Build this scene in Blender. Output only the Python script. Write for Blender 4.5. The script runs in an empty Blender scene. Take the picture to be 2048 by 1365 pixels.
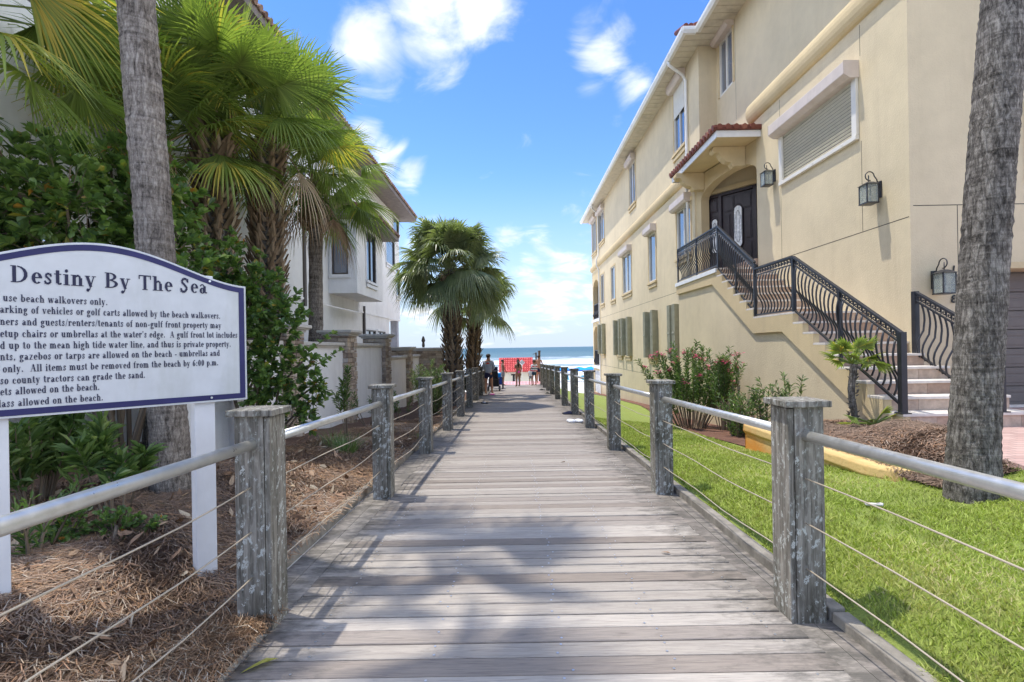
import bpy, bmesh, math, random
import numpy as np
from mathutils import Vector, Matrix, Quaternion

random.seed(7)
RNG = np.random.default_rng(11)
SC = bpy.context.scene
COL = SC.collection
PI = math.pi

# ------------------------------------------------------------------ camera
EYE = 1.5
ROLL = 0.0166
cd = bpy.data.cameras.new('camera')
cd.lens = 18.0
cd.sensor_width = 36.0
cd.shift_x = -4 / 2048
cd.shift_y = 13 / 2048
cd.clip_start = 0.05
cd.clip_end = 20000
cam = bpy.data.objects.new('camera', cd)
cam.location = (0, 0, EYE)
cam.rotation_euler = (math.radians(90), ROLL, 0)
COL.objects.link(cam)
SC.camera = cam

# ------------------------------------------------------------------ sun + sky
TO_SUN = Vector((-0.30, 0.13, 1.0)).normalized()
sd = bpy.data.lights.new('sun', 'SUN')
sd.energy = 2.05
sd.angle = math.radians(0.8)
sd.color = (1.0, 0.95, 0.86)
sun = bpy.data.objects.new('sun', sd)
sun.rotation_euler = (-TO_SUN).to_track_quat('-Z', 'Y').to_euler()
sun.location = TO_SUN * 60
COL.objects.link(sun)

SC.view_settings.view_transform = 'Standard'
SC.view_settings.look = 'None'
SC.view_settings.gamma = 1
SC.view_settings.exposure = 1.2

W = bpy.data.worlds.new('World')
SC.world = W
W.use_nodes = True
nt = W.node_tree
nt.nodes.clear()


def ray(u, v):
    xc = (u - 1028) / 1024
    yc = -(v - 695.5) / 1024
    c, s = math.cos(ROLL), math.sin(ROLL)
    return Vector((xc * c + yc * s, 1.0, -xc * s + yc * c))


def WN(t, **k):
    n = nt.nodes.new(t)
    for a, b in k.items():
        setattr(n, a, b)
    return n


def build_world():
    L = nt.links.new
    sky = WN('ShaderNodeTexSky', sky_type='NISHITA')
    sky.sun_disc = False
    sky.sun_elevation = math.asin(TO_SUN.z)
    sky.sun_rotation = math.atan2(TO_SUN.x, TO_SUN.y)
    sky.air_density = 1.0
    sky.dust_density = 0.0
    sky.ozone_density = 2.2
    hs = WN('ShaderNodeHueSaturation')
    hs.inputs['Saturation'].default_value = 1.25
    hs.inputs['Value'].default_value = 0.80
    hs.inputs['Hue'].default_value = 0.512
    L(sky.outputs[0], hs.inputs['Color'])
    tc = WN('ShaderNodeTexCoord')
    d = tc.outputs['Generated']
    # pale blue sea haze low over the horizon instead of the yellow band
    sp0 = WN('ShaderNodeSeparateXYZ'); L(d, sp0.inputs[0])
    hz = WN('ShaderNodeMapRange', interpolation_type='SMOOTHSTEP')
    hz.inputs['From Min'].default_value = -0.02; hz.inputs['From Max'].default_value = 0.34
    hz.inputs['To Min'].default_value = 0.96; hz.inputs['To Max'].default_value = 0.0
    L(sp0.outputs[2], hz.inputs['Value'])
    hm = WN('ShaderNodeMix', data_type='RGBA')
    L(hz.outputs[0], hm.inputs[0]); L(hs.outputs[0], hm.inputs[6]); hm.inputs[7].default_value = (1.95, 2.36, 3.02, 1)
    # flatten the direction on a cloud layer: p = d / (dz + .25)
    sep = WN('ShaderNodeSeparateXYZ'); L(d, sep.inputs[0])
    add = WN('ShaderNodeMath', operation='ADD'); L(sep.outputs[2], add.inputs[0]); add.inputs[1].default_value = 0.22
    mx = WN('ShaderNodeMath', operation='MAXIMUM'); L(add.outputs[0], mx.inputs[0]); mx.inputs[1].default_value = 0.05
    inv = WN('ShaderNodeMath', operation='DIVIDE'); inv.inputs[0].default_value = 1.0; L(mx.outputs[0], inv.inputs[1])
    sc = WN('ShaderNodeVectorMath', operation='SCALE'); L(d, sc.inputs[0]); L(inv.outputs[0], sc.inputs['Scale'])
    no = WN('ShaderNodeTexNoise'); no.inputs['Scale'].default_value = 4.2; no.inputs['Detail'].default_value = 9
    no.inputs['Roughness'].default_value = 0.56; no.inputs['Distortion'].default_value = 0.7
    L(sc.outputs[0], no.inputs['Vector'])
    no2 = WN('ShaderNodeTexNoise'); no2.inputs['Scale'].default_value = 9.0; no2.inputs['Detail'].default_value = 6
    L(sc.outputs[0], no2.inputs['Vector'])
    blobs = [(740, 70, 95, 1.0), (850, 30, 110, 1.0), (950, 20, 75, 1.0), (690, 95, 45, .6), (600, 10, 40, .5),
             (1170, 60, 45, .55), (1215, 110, 55, .8), (1265, 175, 45, .8), (1180, 170, 45, .6), (1245, 75, 45, .6),
             (735, 270, 45, .9), (775, 310, 55, 1.0), (815, 340, 40, .9), (845, 150, 60, .25),
             (1090, 500, 50, .5), (1150, 480, 45, .5), (1060, 540, 50, .7), (1140, 540, 65, .8), (1110, 600, 75, .8), (1180, 590, 60, .7),
             (1010, 480, 35, .8), (840, 600, 70, .8), (835, 500, 50, .7), (950, 640, 80, .5), (880, 660, 70, .4), (1150, 430, 30, .6), (1040, 640, 50, .5),
             (1500, 300, 300, .5), (200, -300, 300, .6), (1500, -500, 400, .6)]
    acc = None
    # unseen bright cloud behind and beside the viewer, added as white fill light
    fill_banks = [((-.1, -1, .9), .55, .75), ((1, -.25, .55), .75, 1.2), ((-1, -.5, .7), .75, 1.2), ((.35, -.3, 1), .55, 1.0), ((1, .15, .75), .75, 1.2), ((-1, .2, .35), .5, 1.0)]
    for (dv, rr, w) in fill_banks:
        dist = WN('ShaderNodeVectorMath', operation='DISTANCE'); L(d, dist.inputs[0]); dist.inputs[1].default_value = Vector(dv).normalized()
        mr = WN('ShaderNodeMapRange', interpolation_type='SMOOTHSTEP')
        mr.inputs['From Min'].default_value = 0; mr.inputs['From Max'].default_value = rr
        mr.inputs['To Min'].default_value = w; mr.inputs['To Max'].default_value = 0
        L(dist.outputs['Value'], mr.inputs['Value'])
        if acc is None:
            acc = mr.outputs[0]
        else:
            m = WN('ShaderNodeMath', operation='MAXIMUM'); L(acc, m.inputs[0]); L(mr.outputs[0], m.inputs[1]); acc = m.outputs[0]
    fill_out = acc
    for (u, v, r, w) in blobs:
        c = ray(u, v)
        rr = r / 1024 / c.length * 1.75
        c = c.normalized()
        dist = WN('ShaderNodeVectorMath', operation='DISTANCE'); L(d, dist.inputs[0]); dist.inputs[1].default_value = c
        mr = WN('ShaderNodeMapRange', interpolation_type='SMOOTHSTEP')
        mr.inputs['From Min'].default_value = 0; mr.inputs['From Max'].default_value = rr
        mr.inputs['To Min'].default_value = w; mr.inputs['To Max'].default_value = 0
        L(dist.outputs['Value'], mr.inputs['Value'])
        if acc is None:
            acc = mr.outputs[0]
        else:
            m = WN('ShaderNodeMath', operation='MAXIMUM'); L(acc, m.inputs[0]); L(mr.outputs[0], m.inputs[1]); acc = m.outputs[0]
    # density = blob*.55 + noise - threshold
    a1 = WN('ShaderNodeMath', operation='MULTIPLY'); L(acc, a1.inputs[0]); a1.inputs[1].default_value = 0.50
    n3 = WN('ShaderNodeMath', operation='MULTIPLY'); L(no.outputs[0], n3.inputs[0]); n3.inputs[1].default_value = 1.15
    a2 = WN('ShaderNodeMath', operation='ADD'); L(a1.outputs[0], a2.inputs[0]); L(n3.outputs[0], a2.inputs[1])
    dn = WN('ShaderNodeMapRange', interpolation_type='SMOOTHSTEP')
    dn.inputs['From Min'].default_value = 0.74; dn.inputs['From Max'].default_value = 1.16
    L(a2.outputs[0], dn.inputs['Value'])
    cr = WN('ShaderNodeValToRGB')
    cr.color_ramp.elements[0].position = 0.3; cr.color_ramp.elements[0].color = (0.58, 0.66, 0.78, 1)
    cr.color_ramp.elements[1].position = 0.62; cr.color_ramp.elements[1].color = (1.0, 1.0, 1.0, 1)
    L(no2.outputs[0], cr.inputs[0])
    sc2 = WN('ShaderNodeVectorMath', operation='SCALE'); L(cr.outputs[0], sc2.inputs[0]); sc2.inputs['Scale'].default_value = 4.3
    m2 = WN('ShaderNodeMath', operation='MULTIPLY'); L(dn.outputs[0], m2.inputs[0]); m2.inputs[1].default_value = 0.88
    mix = WN('ShaderNodeMix', data_type='RGBA')
    # the added fill cloud is boosted above the cloud in view to lift shade
    bs = WN('ShaderNodeMath', operation='MULTIPLY'); L(fill_out, bs.inputs[0]); bs.inputs[1].default_value = 10.0
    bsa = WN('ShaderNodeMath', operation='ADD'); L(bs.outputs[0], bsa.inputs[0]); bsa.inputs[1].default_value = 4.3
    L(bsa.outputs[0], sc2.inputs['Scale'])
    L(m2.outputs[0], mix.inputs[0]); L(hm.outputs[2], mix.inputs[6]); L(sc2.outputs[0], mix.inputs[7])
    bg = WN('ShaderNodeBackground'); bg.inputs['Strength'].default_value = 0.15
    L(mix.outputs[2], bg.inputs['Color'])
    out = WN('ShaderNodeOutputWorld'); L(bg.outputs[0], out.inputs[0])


build_world()

# ------------------------------------------------------------------ helpers: materials
def newmat(name):
    m = bpy.data.materials.new(name)
    m.use_nodes = True
    n = m.node_tree
    n.nodes.clear()
    out = n.nodes.new('ShaderNodeOutputMaterial')
    b = n.nodes.new('ShaderNodeBsdfPrincipled')
    n.links.new(b.outputs[0], out.inputs[0])
    return m, n, b, out


def c4(c):
    return (c[0], c[1], c[2], 1)


def coords(n, scale=(1, 1, 1), space='Object', rot=(0, 0, 0)):
    t = n.nodes.new('ShaderNodeTexCoord')
    mp = n.nodes.new('ShaderNodeMapping')
    mp.inputs['Scale'].default_value = scale
    mp.inputs['Rotation'].default_value = rot
    n.links.new(t.outputs[space], mp.inputs[0])
    return mp.outputs[0]


def noise(n, vec, scale, detail=5, rough=.55, dist=0):
    t = n.nodes.new('ShaderNodeTexNoise')
    t.inputs['Scale'].default_value = scale
    t.inputs['Detail'].default_value = detail
    t.inputs['Roughness'].default_value = rough
    t.inputs['Distortion'].default_value = dist
    n.links.new(vec, t.inputs['Vector'])
    return t.outputs[0]


def ramp(n, fac, stops, interp='LINEAR'):
    r = n.nodes.new('ShaderNodeValToRGB')
    r.color_ramp.interpolation = interp
    el = r.color_ramp.elements
    while len(el) < len(stops):
        el.new(0.5)
    for e, (p, c) in zip(el, stops):
        e.position = p
        e.color = c4(c) if not isinstance(c, (int, float)) else (c, c, c, 1)
    n.links.new(fac, r.inputs[0])
    return r.outputs[0]


def mixc(n, fac, a, b, mode='MIX'):
    m = n.nodes.new('ShaderNodeMix')
    m.data_type = 'RGBA'
    m.blend_type = mode
    for s, x in ((0, fac), (6, a), (7, b)):
        if isinstance(x, (int, float)):
            m.inputs[s].default_value = x
        elif isinstance(x, tuple):
            m.inputs[s].default_value = c4(x)
        else:
            n.links.new(x, m.inputs[s])
    return m.outputs[2]


def math_(n, op, a, b=0.0):
    m = n.nodes.new('ShaderNodeMath')
    m.operation = op
    for i, x in enumerate((a, b)):
        if isinstance(x, (int, float)):
            m.inputs[i].default_value = x
        else:
            n.links.new(x, m.inputs[i])
    return m.outputs[0]


def attr(n, name='rnd'):
    a = n.nodes.new('ShaderNodeAttribute')
    a.attribute_name = name
    return a.outputs['Fac']


def bump(n, b, h, strength=.3, dist=.02):
    bn = n.nodes.new('ShaderNodeBump')
    bn.inputs['Strength'].default_value = strength
    bn.inputs['Distance'].default_value = dist
    n.links.new(h, bn.inputs['Height'])
    n.links.new(bn.outputs[0], b.inputs['Normal'])


def simple(name, col, rough=.6, metal=0, var=.12, vscale=6, bstr=.15, bscale=60, space='Object', spec=.4, dirt=None):
    """plain surface with mottled colour and fine bump"""
    m, n, b, o = newmat(name)
    v = coords(n, space=space)
    f = noise(n, v, vscale, 6)
    lo = tuple(x * (1 - var) for x in col)
    hi = tuple(min(1, x * (1 + var)) for x in col)
    c = ramp(n, f, [(.3, lo), (.7, hi)])
    if dirt:
        g = noise(n, coords(n, (1, 1, .25), space), 2.2, 7, .65)
        c = mixc(n, ramp(n, g, [(.5, 0), (.75, dirt[1])]), c, dirt[0])
    n.links.new(c, b.inputs['Base Color'])
    b.inputs['Roughness'].default_value = rough
    b.inputs['Metallic'].default_value = metal
    b.inputs['Specular IOR Level'].default_value = spec
    if bstr:
        bump(n, b, noise(n, v, bscale, 4), bstr, .01)
    return m


def stucco(name, col, dirt, amt=.5, scale=38, stain=None):
    m, n, b, o = newmat(name)
    v = coords(n)
    f = noise(n, v, .7, 7, .6)
    c = ramp(n, f, [(.3, tuple(x * .9 for x in col)), (.7, tuple(min(1, x * 1.06) for x in col))])
    st = noise(n, coords(n, (2.2, 2.2, .22)), 1.5, 6, .6)
    c = mixc(n, ramp(n, st, [(.52, 0), (.8, amt)]), c, dirt)
    n.links.new(c, b.inputs['Base Color'])
    b.inputs['Roughness'].default_value = .9
    b.inputs['Specular IOR Level'].default_value = .15
    if stain:
        t = n.nodes.new('ShaderNodeTexCoord'); sp = n.nodes.new('ShaderNodeSeparateXYZ'); n.links.new(t.outputs['Object'], sp.inputs[0])
        k = math_(n, 'ADD', math_(n, 'MULTIPLY', sp.outputs[1], .5), math_(n, 'ADD', math_(n, 'MULTIPLY', sp.outputs[2], -1.6), math_(n, 'MULTIPLY', noise(n, v, 4, 6), .6)))
        c = mixc(n, ramp(n, k, [(.6, 0), (1.0, .85)]), c, stain)
        n.links.new(c, b.inputs['Base Color'])
    else:
        # grime washed down from ledges and splashed near the ground, hairline crazing
        g = noise(n, coords(n, (5, 5, .35)), 1.0, 8, .7)
        c = mixc(n, ramp(n, g, [(.58, 0), (.78, amt * .8)]), c, tuple(x * .8 for x in dirt))
        bl = noise(n, v, 3.2, 6, .7)
        c = mixc(n, .5, c, ramp(n, bl, [(.3, (.92, .91, .90)), (.7, (1.08, 1.08, 1.07))]), 'MULTIPLY')
        n.links.new(c, b.inputs['Base Color'])
    h = noise(n, v, scale, 5, .6, .4)
    bump(n, b, h, .55, .012)
    return m


def rndmat(name, stops, rough=.7, trans=0., bscale=0, bstr=.3, vary=.0, spec=.4, interp='LINEAR', tcol=None):
    """colour by the per-face random attribute; optional translucency for leaves"""
    m, n, b, o = newmat(name)
    c = ramp(n, attr(n), stops, interp)
    if vary:
        f = noise(n, coords(n), 14, 5)
        c = mixc(n, 1.0, c, ramp(n, f, [(.25, 1 - vary), (.75, 1.0)]), 'MULTIPLY')
    n.links.new(c, b.inputs['Base Color'])
    b.inputs['Roughness'].default_value = rough
    b.inputs['Specular IOR Level'].default_value = spec
    if bscale:
        bump(n, b, noise(n, coords(n), bscale, 5), bstr, .01)
    if trans:
        t = n.nodes.new('ShaderNodeBsdfTranslucent')
        tc_ = mixc(n, 1.0, c, tcol or (1.0, 1.15, .5), 'MULTIPLY')
        n.links.new(tc_, t.inputs[0])
        ad = n.nodes.new('ShaderNodeMixShader')
        ad.inputs[0].default_value = trans
        n.links.new(b.outputs[0], ad.inputs[1])
        n.links.new(t.outputs[0], ad.inputs[2])
        n.links.new(ad.outputs[0], o.inputs[0])
    return m


# ------------------------------------------------------------------ helpers: mesh
class MB:
    def __init__(s):
        s.v = []; s.f = []; s.m = []; s.r = []

    def face(s, pts, mi=0, r=None):
        k = len(s.v)
        s.v.extend([tuple(p) for p in pts])
        s.f.append(tuple(range(k, k + len(pts)))); s.m.append(mi)
        s.r.append(random.random() if r is None else r)
        return s

    def add(s, verts, faces, mi=0, r=None):
        k = len(s.v)
        r = random.random() if r is None else r
        s.v.extend([tuple(p) for p in verts])
        for f in faces:
            s.f.append(tuple(i + k for i in f)); s.m.append(mi); s.r.append(r)
        return s

    def box(s, lo, hi, mi=0, r=None, mat=None):
        x0, y0, z0 = lo; x1, y1, z1 = hi
        vs = [(x0, y0, z0), (x1, y0, z0), (x1, y1, z0), (x0, y1, z0), (x0, y0, z1), (x1, y0, z1), (x1, y1, z1), (x0, y1, z1)]
        if mat is not None:
            vs = [mat @ Vector(p) for p in vs]
        return s.add(vs, [(3, 2, 1, 0), (4, 5, 6, 7), (0, 1, 5, 4), (1, 2, 6, 5), (2, 3, 7, 6), (3, 0, 4, 7)], mi, r)

    def cbox(s, c, d, mi=0, r=None, rot=None):
        """box by centre, size, optional rotation matrix"""
        M = Matrix.Translation(Vector(c))
        if rot is not None:
            M = M @ rot.to_4x4()
        return s.box((-d[0] / 2, -d[1] / 2, -d[2] / 2), (d[0] / 2, d[1] / 2, d[2] / 2), mi, r, M)

    def bar(s, a, b, w, h, mi=0, r=None, up=(0, 0, 1)):
        """rectangular bar from a to b, width w (sideways), height h (along up)"""
        a = Vector(a); b = Vector(b); d = (b - a)
        L = d.length; d.normalize()
        up = Vector(up)
        sd_ = d.cross(up)
        if sd_.length < 1e-5:
            sd_ = d.cross(Vector((0, 1, 0)))
        sd_.normalize(); u2 = sd_.cross(d).normalized()
        vs = []
        for p in (a, b):
            for (i, j) in ((-1, -1), (1, -1), (1, 1), (-1, 1)):
                vs.append(p + sd_ * (i * w / 2) + u2 * (j * h / 2))
        return s.add(vs, [(0, 1, 2, 3), (7, 6, 5, 4), (0, 4, 5, 1), (1, 5, 6, 2), (2, 6, 7, 3), (3, 7, 4, 0)], mi, r)

    def tube(s, pts, rad, n=8, mi=0, r=None, cap=True):
        pts = [Vector(p) for p in pts]
        if not hasattr(rad, '__len__'):
            rad = [rad] * len(pts)
        vs = []; fs = []
        prev = None
        for i, p in enumerate(pts):
            d = (pts[min(i + 1, len(pts) - 1)] - pts[max(i - 1, 0)]).normalized()
            if prev is None:
                ref = Vector((0, 0, 1)) if abs(d.z) < .9 else Vector((1, 0, 0))
                x = d.cross(ref).normalized()
            else:
                x = (prev - d * prev.dot(d)).normalized()
            prev = x
            y = d.cross(x)
            for k in range(n):
                a = 2 * PI * k / n
                vs.append(p + (x * math.cos(a) + y * math.sin(a)) * rad[i])
        for i in range(len(pts) - 1):
            for k in range(n):
                fs.append((i * n + k, i * n + (k + 1) % n, (i + 1) * n + (k + 1) % n, (i + 1) * n + k))
        if cap:
            fs.append(tuple(range(n - 1, -1, -1)))
            fs.append(tuple(range((len(pts) - 1) * n, len(pts) * n)))
        return s.add(vs, fs, mi, r)

    def lathe(s, prof, c=(0, 0, 0), n=16, mi=0, r=None, sx=1, sy=1):
        vs = []; fs = []
        for (ra, z) in prof:
            for k in range(n):
                a = 2 * PI * k / n
                vs.append((c[0] + ra * math.cos(a) * sx, c[1] + ra * math.sin(a) * sy, c[2] + z))
        for i in range(len(prof) - 1):
            for k in range(n):
                fs.append((i * n + k, i * n + (k + 1) % n, (i + 1) * n + (k + 1) % n, (i + 1) * n + k))
        fs.append(tuple(range(n - 1, -1, -1)))
        fs.append(tuple(range((len(prof) - 1) * n, len(prof) * n)))
        return s.add(vs, fs, mi, r)

    def extrude(s, poly, o, ax, ay, an, t, mi=0, r=None):
        """polygon (a,b) in the frame o,ax,ay extruded by t along an"""
        o = Vector(o); ax = Vector(ax); ay = Vector(ay); an = Vector(an)
        n = len(poly)
        vs = [o + ax * a + ay * b for a, b in poly] + [o + ax * a + ay * b + an * t for a, b in poly]
        fs = [tuple(range(n - 1, -1, -1)), tuple(range(n, 2 * n))]
        for i in range(n):
            j = (i + 1) % n
            fs.append((i, j, n + j, n + i))
        return s.add(vs, fs, mi, r)

    def build(s, name, mats, parent=None, smooth=False, loc=None, bevel=0):
        me = bpy.data.meshes.new(name)
        off = Vector(loc) if loc is not None else None
        if off is not None:
            me.from_pydata([(p[0] - off.x, p[1] - off.y, p[2] - off.z) for p in s.v], [], s.f)
        else:
            me.from_pydata(s.v, [], s.f)
        if not isinstance(mats, (list, tuple)):
            mats = [mats]
        for m in mats:
            me.materials.append(m)
        if any(s.m):
            me.polygons.foreach_set('material_index', s.m)
        at = me.attributes.new('rnd', 'FLOAT', 'FACE')
        at.data.foreach_set('value', s.r)
        if smooth:
            me.polygons.foreach_set('use_smooth', [True] * len(s.f))
        me.update()
        o = bpy.data.objects.new(name, me)
        COL.objects.link(o)
        if parent is not None:
            o.parent = parent
        if off is not None:
            o.location = off
        if bevel:
            md = o.modifiers.new('bevel', 'BEVEL'); md.width = bevel; md.segments = 2; md.limit_method = 'ANGLE'
        return o


def tag(o, label=None, cat=None, group=None, kind=None):
    if label: o['label'] = label
    if cat: o['category'] = cat
    if group: o['group'] = group
    if kind: o['kind'] = kind
    return o


def empty(name, loc=(0, 0, 0), label=None, cat=None, group=None, kind=None):
    o = bpy.data.objects.new(name, None)
    COL.objects.link(o)
    o.location = loc
    o.empty_display_size = .1
    return tag(o, label, cat, group, kind)


def under(root, mb, name, mats, **k):
    L = root.location
    p = root.parent
    T = Vector(L)
    while p is not None:
        T = T + p.location; p = p.parent
    mb.v = [(a - T.x, b - T.y, c - T.z) for a, b, c in mb.v]
    return mb.build(name, mats, root, **k)


def bulk(name, V, F, mats, r, smooth=False):
    """numpy mesh: V (n,3), F (m,4 or 3) , r (m,)"""
    me = bpy.data.meshes.new(name)
    k = F.shape[1]
    me.vertices.add(len(V)); me.vertices.foreach_set('co', V.astype(np.float32).ravel())
    me.loops.add(F.size); me.loops.foreach_set('vertex_index', F.astype(np.int32).ravel())
    me.polygons.add(len(F)); me.polygons.foreach_set('loop_start', np.arange(0, F.size, k, dtype=np.int32))
    me.update(calc_edges=True)
    me.validate()
    for m in (mats if isinstance(mats, (list, tuple)) else [mats]):
        me.materials.append(m)
    at = me.attributes.new('rnd', 'FLOAT', 'FACE'); at.data.foreach_set('value', r.astype(np.float32))
    if smooth:
        me.polygons.foreach_set('use_smooth', np.ones(len(F), dtype=bool))
    o = bpy.data.objects.new(name, me)
    COL.objects.link(o)
    return o


def lerp_table(t, x):
    return float(np.interp(x, [a for a, _ in t], [b for _, b in t]))


# ------------------------------------------------------------------ the lie of the land
def deckz(y):
    return -0.025 * (min(y, 31) - 2.74)


LEFT_T = [(0, .28), (4.5, .26), (6, .16), (8, .0), (10, -.13), (13, -.36), (17.5, -.57), (20, -.7), (26, -.9), (31, -1.1), (38, -2.2), (45, -2.9), (60, -3.4), (100, -4.4), (132, -5.1), (200, -8)]
MID_T = [(0, .27), (3.6, .25), (5, .17), (7.7, -.10), (12, -.40), (17, -.66), (22, -.84), (30, -1.15), (34, -1.5), (38, -2.2), (45, -2.9), (60, -3.4), (100, -4.4), (132, -5.1), (200, -8)]
FAR_T = [(0, .41), (5, .40), (6.4, .36), (8, .02), (12, -.48), (17, -.82), (22, -1.05), (30, -1.45), (37, -1.8), (38, -2.2), (45, -2.9), (60, -3.4), (100, -4.4), (132, -5.1), (200, -8)]
BEACH_T = [(0, 0), (31, -.75), (33.5, -.8), (38, -2.2), (45, -2.9), (60, -3.4), (100, -4.4), (132, -5.1), (200, -8)]


def gz(x, y):
    base = deckz(y) if y < 31 else lerp_table(BEACH_T, y)
    if x < 0:
        t = min(1, max(0, (-x - 1.66) / 1.1)); t = t * t * (3 - 2 * t)
        return (1 - t) * (base + .03) + t * lerp_table(LEFT_T, y)
    m = lerp_table(MID_T, y)
    if x < 3.4:
        w = .55 + .9 * min(1, max(0, (y - 4) / 6))
        t = min(1, max(0, (x - 1.72) / w)); t = t * t * (3 - 2 * t)
        if y > 9:
            t = min(1, max(0, (x - 1.72) / 1.68))
        return (1 - t) * (base + .02) + t * m
    t = min(1, (x - 3.4) / (.95 + 1.05 * min(1, max(0, y - 6))))
    return (1 - t) * m + t * lerp_table(FAR_T, y)


def sheet(name, xs, ys, mat, dz=0, label=None, keep=None, kind='structure', zf=gz):
    V = np.array([(x, y, zf(x, y) + dz) for y in ys for x in xs])
    nx = len(xs)
    F = []
    for j in range(len(ys) - 1):
        for i in range(nx - 1):
            if keep is None or keep((xs[i] + xs[i + 1]) / 2, (ys[j] + ys[j + 1]) / 2):
                F.append((j * nx + i, j * nx + i + 1, (j + 1) * nx + i + 1, (j + 1) * nx + i))
    F = np.array(F)
    o = bulk(name, V, F, mat, np.full(len(F), .5), smooth=True)
    tag(o, label, None, None, kind)
    return o
# ------------------------------------------------------------------ materials
def mat_deck():
    m, n, b, o = newmat('weathered_deck_boards')
    base = ramp(n, attr(n), [(0, (.255, .215, .18)), (.35, (.315, .275, .24)), (.7, (.375, .335, .29)), (1, (.44, .395, .345))])
    v = coords(n, (1.6, 40, 10))
    g = noise(n, v, 2.2, 8, .65, 1.6)
    c = mixc(n, .78, base, ramp(n, g, [(.28, (.42, .40, .39)), (.5, (.9, .9, .9)), (.74, (1.25, 1.22, 1.16))]), 'MULTIPLY')
    # brown heartwood figure
    w = noise(n, coords(n, (1.1, 9, 1)), 1.4, 4, .5, 2.5)
    c = mixc(n, ramp(n, w, [(.55, 0), (.8, .4)]), c, (.23, .185, .16))
    # black mildew, heavier towards both edges of the walk
    t = n.nodes.new('ShaderNodeTexCoord')
    sp = n.nodes.new('ShaderNodeSeparateXYZ'); n.links.new(t.outputs['Object'], sp.inputs[0])
    e = math_(n, 'ABSOLUTE', math_(n, 'SUBTRACT', sp.outputs[0], .07))
    ed = ramp(n, e, [(.62, .0), (1.0, .25)])   # ramp input is clamped to 1 m from the middle
    e2 = math_(n, 'MULTIPLY', e, .66)
    ed = ramp(n, e2, [(.5, 0), (.95, .30)])
    f = noise(n, coords(n, (2.5, 6, 2)), 2.0, 9, .72)
    k = math_(n, 'ADD', f, ed)
    c = mixc(n, ramp(n, k, [(.62, 0), (.86, .8)]), c, (.075, .07, .06))
    n.links.new(c, b.inputs['Base Color'])
    b.inputs['Roughness'].default_value = .78
    b.inputs['Specular IOR Level'].default_value = .25
    bump(n, b, g, .5, .004)
    return m


def mat_post():
    m, n, b, o = newmat('lichened_post_wood')
    v = coords(n, (26, 26, 1.6))
    g = noise(n, v, 1.7, 8, .65, .8)
    c = ramp(n, g, [(.28, (.05, .046, .038)), (.48, (.18, .165, .14)), (.72, (.36, .335, .29))])
    c = mixc(n, .35, c, ramp(n, attr(n), [(0, (.5, .5, .48)), (1, (1.2, 1.15, 1.1))]), 'MULTIPLY')
    d = noise(n, coords(n, (5, 5, 1.1)), 1.3, 6, .6)
    c = mixc(n, ramp(n, d, [(.46, 0), (.66, .8)]), c, (.055, .052, .036))
    # pale lichen blotches
    l = n.nodes.new('ShaderNodeTexVoronoi'); l.inputs['Scale'].default_value = 19
    mp = coords(n, (1.3, 1.3, .8))
    wob = noise(n, mp, 14, 6, .7)
    va = n.nodes.new('ShaderNodeVectorMath'); va.operation = 'ADD'
    n.links.new(mp, va.inputs[0])
    vs = n.nodes.new('ShaderNodeVectorMath'); vs.operation = 'SCALE'; vs.inputs['Scale'].default_value = .30
    n.links.new(wob, vs.inputs[0]); n.links.new(vs.outputs[0], va.inputs[1])
    n.links.new(va.outputs[0], l.inputs['Vector'])
    big = noise(n, coords(n), 3.2, 3)
    li = math_(n, 'ADD', l.outputs['Distance'], math_(n, 'MULTIPLY', big, 1.1))
    fine = noise(n, coords(n, (1, 1, .5)), 42, 5, .7)
    sp = ramp(n, fine, [(.52, 0), (.62, .75)])
    c = mixc(n, ramp(n, li, [(.74, .85), (.82, 0)]), c, (.50, .51, .47))
    c = mixc(n, math_(n, 'MULTIPLY', sp, ramp(n, big, [(.4, 0), (.65, 1)])), c, (.40, .41, .36))
    n.links.new(c, b.inputs['Base Color'])
    b.inputs['Roughness'].default_value = .88
    b.inputs['Specular IOR Level'].default_value = .2
    bump(n, b, g, .7, .006)
    return m


def mat_metal(name, col, rough, metal=1.0, rust=None):
    m, n, b, o = newmat(name)
    f = noise(n, coords(n, (1, 1, 1)), 18, 6, .6)
    c = ramp(n, f, [(.3, tuple(x * .82 for x in col)), (.7, col)])
    if rust:
        c = mixc(n, ramp(n, noise(n, coords(n), 7, 7, .7), [(.58, 0), (.75, .5)]), c, rust)
    n.links.new(c, b.inputs['Base Color'])
    b.inputs['Metallic'].default_value = metal
    r = ramp(n, f, [(.3, rough * .8), (.7, min(1, rough * 1.3))])
    n.links.new(r, b.inputs['Roughness'])
    return m


def mat_glass(name, col=(.03, .05, .085), rough=.04):
    m, n, b, o = newmat(name)
    f = noise(n, coords(n, (1, 1, .35)), 1.3, 4)
    c = ramp(n, f, [(.35, tuple(x * .6 for x in col)), (.65, tuple(x * 1.6 for x in col))])
    n.links.new(c, b.inputs['Base Color'])
    b.inputs['Roughness'].default_value = rough
    b.inputs['Specular IOR Level'].default_value = 1.0
    b.inputs['IOR'].default_value = 1.6
    b.inputs['Coat Weight'].default_value = .6
    b.inputs['Coat Roughness'].default_value = .03
    bump(n, b, noise(n, coords(n), 2.2, 2), .05, .02)
    return m


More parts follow.
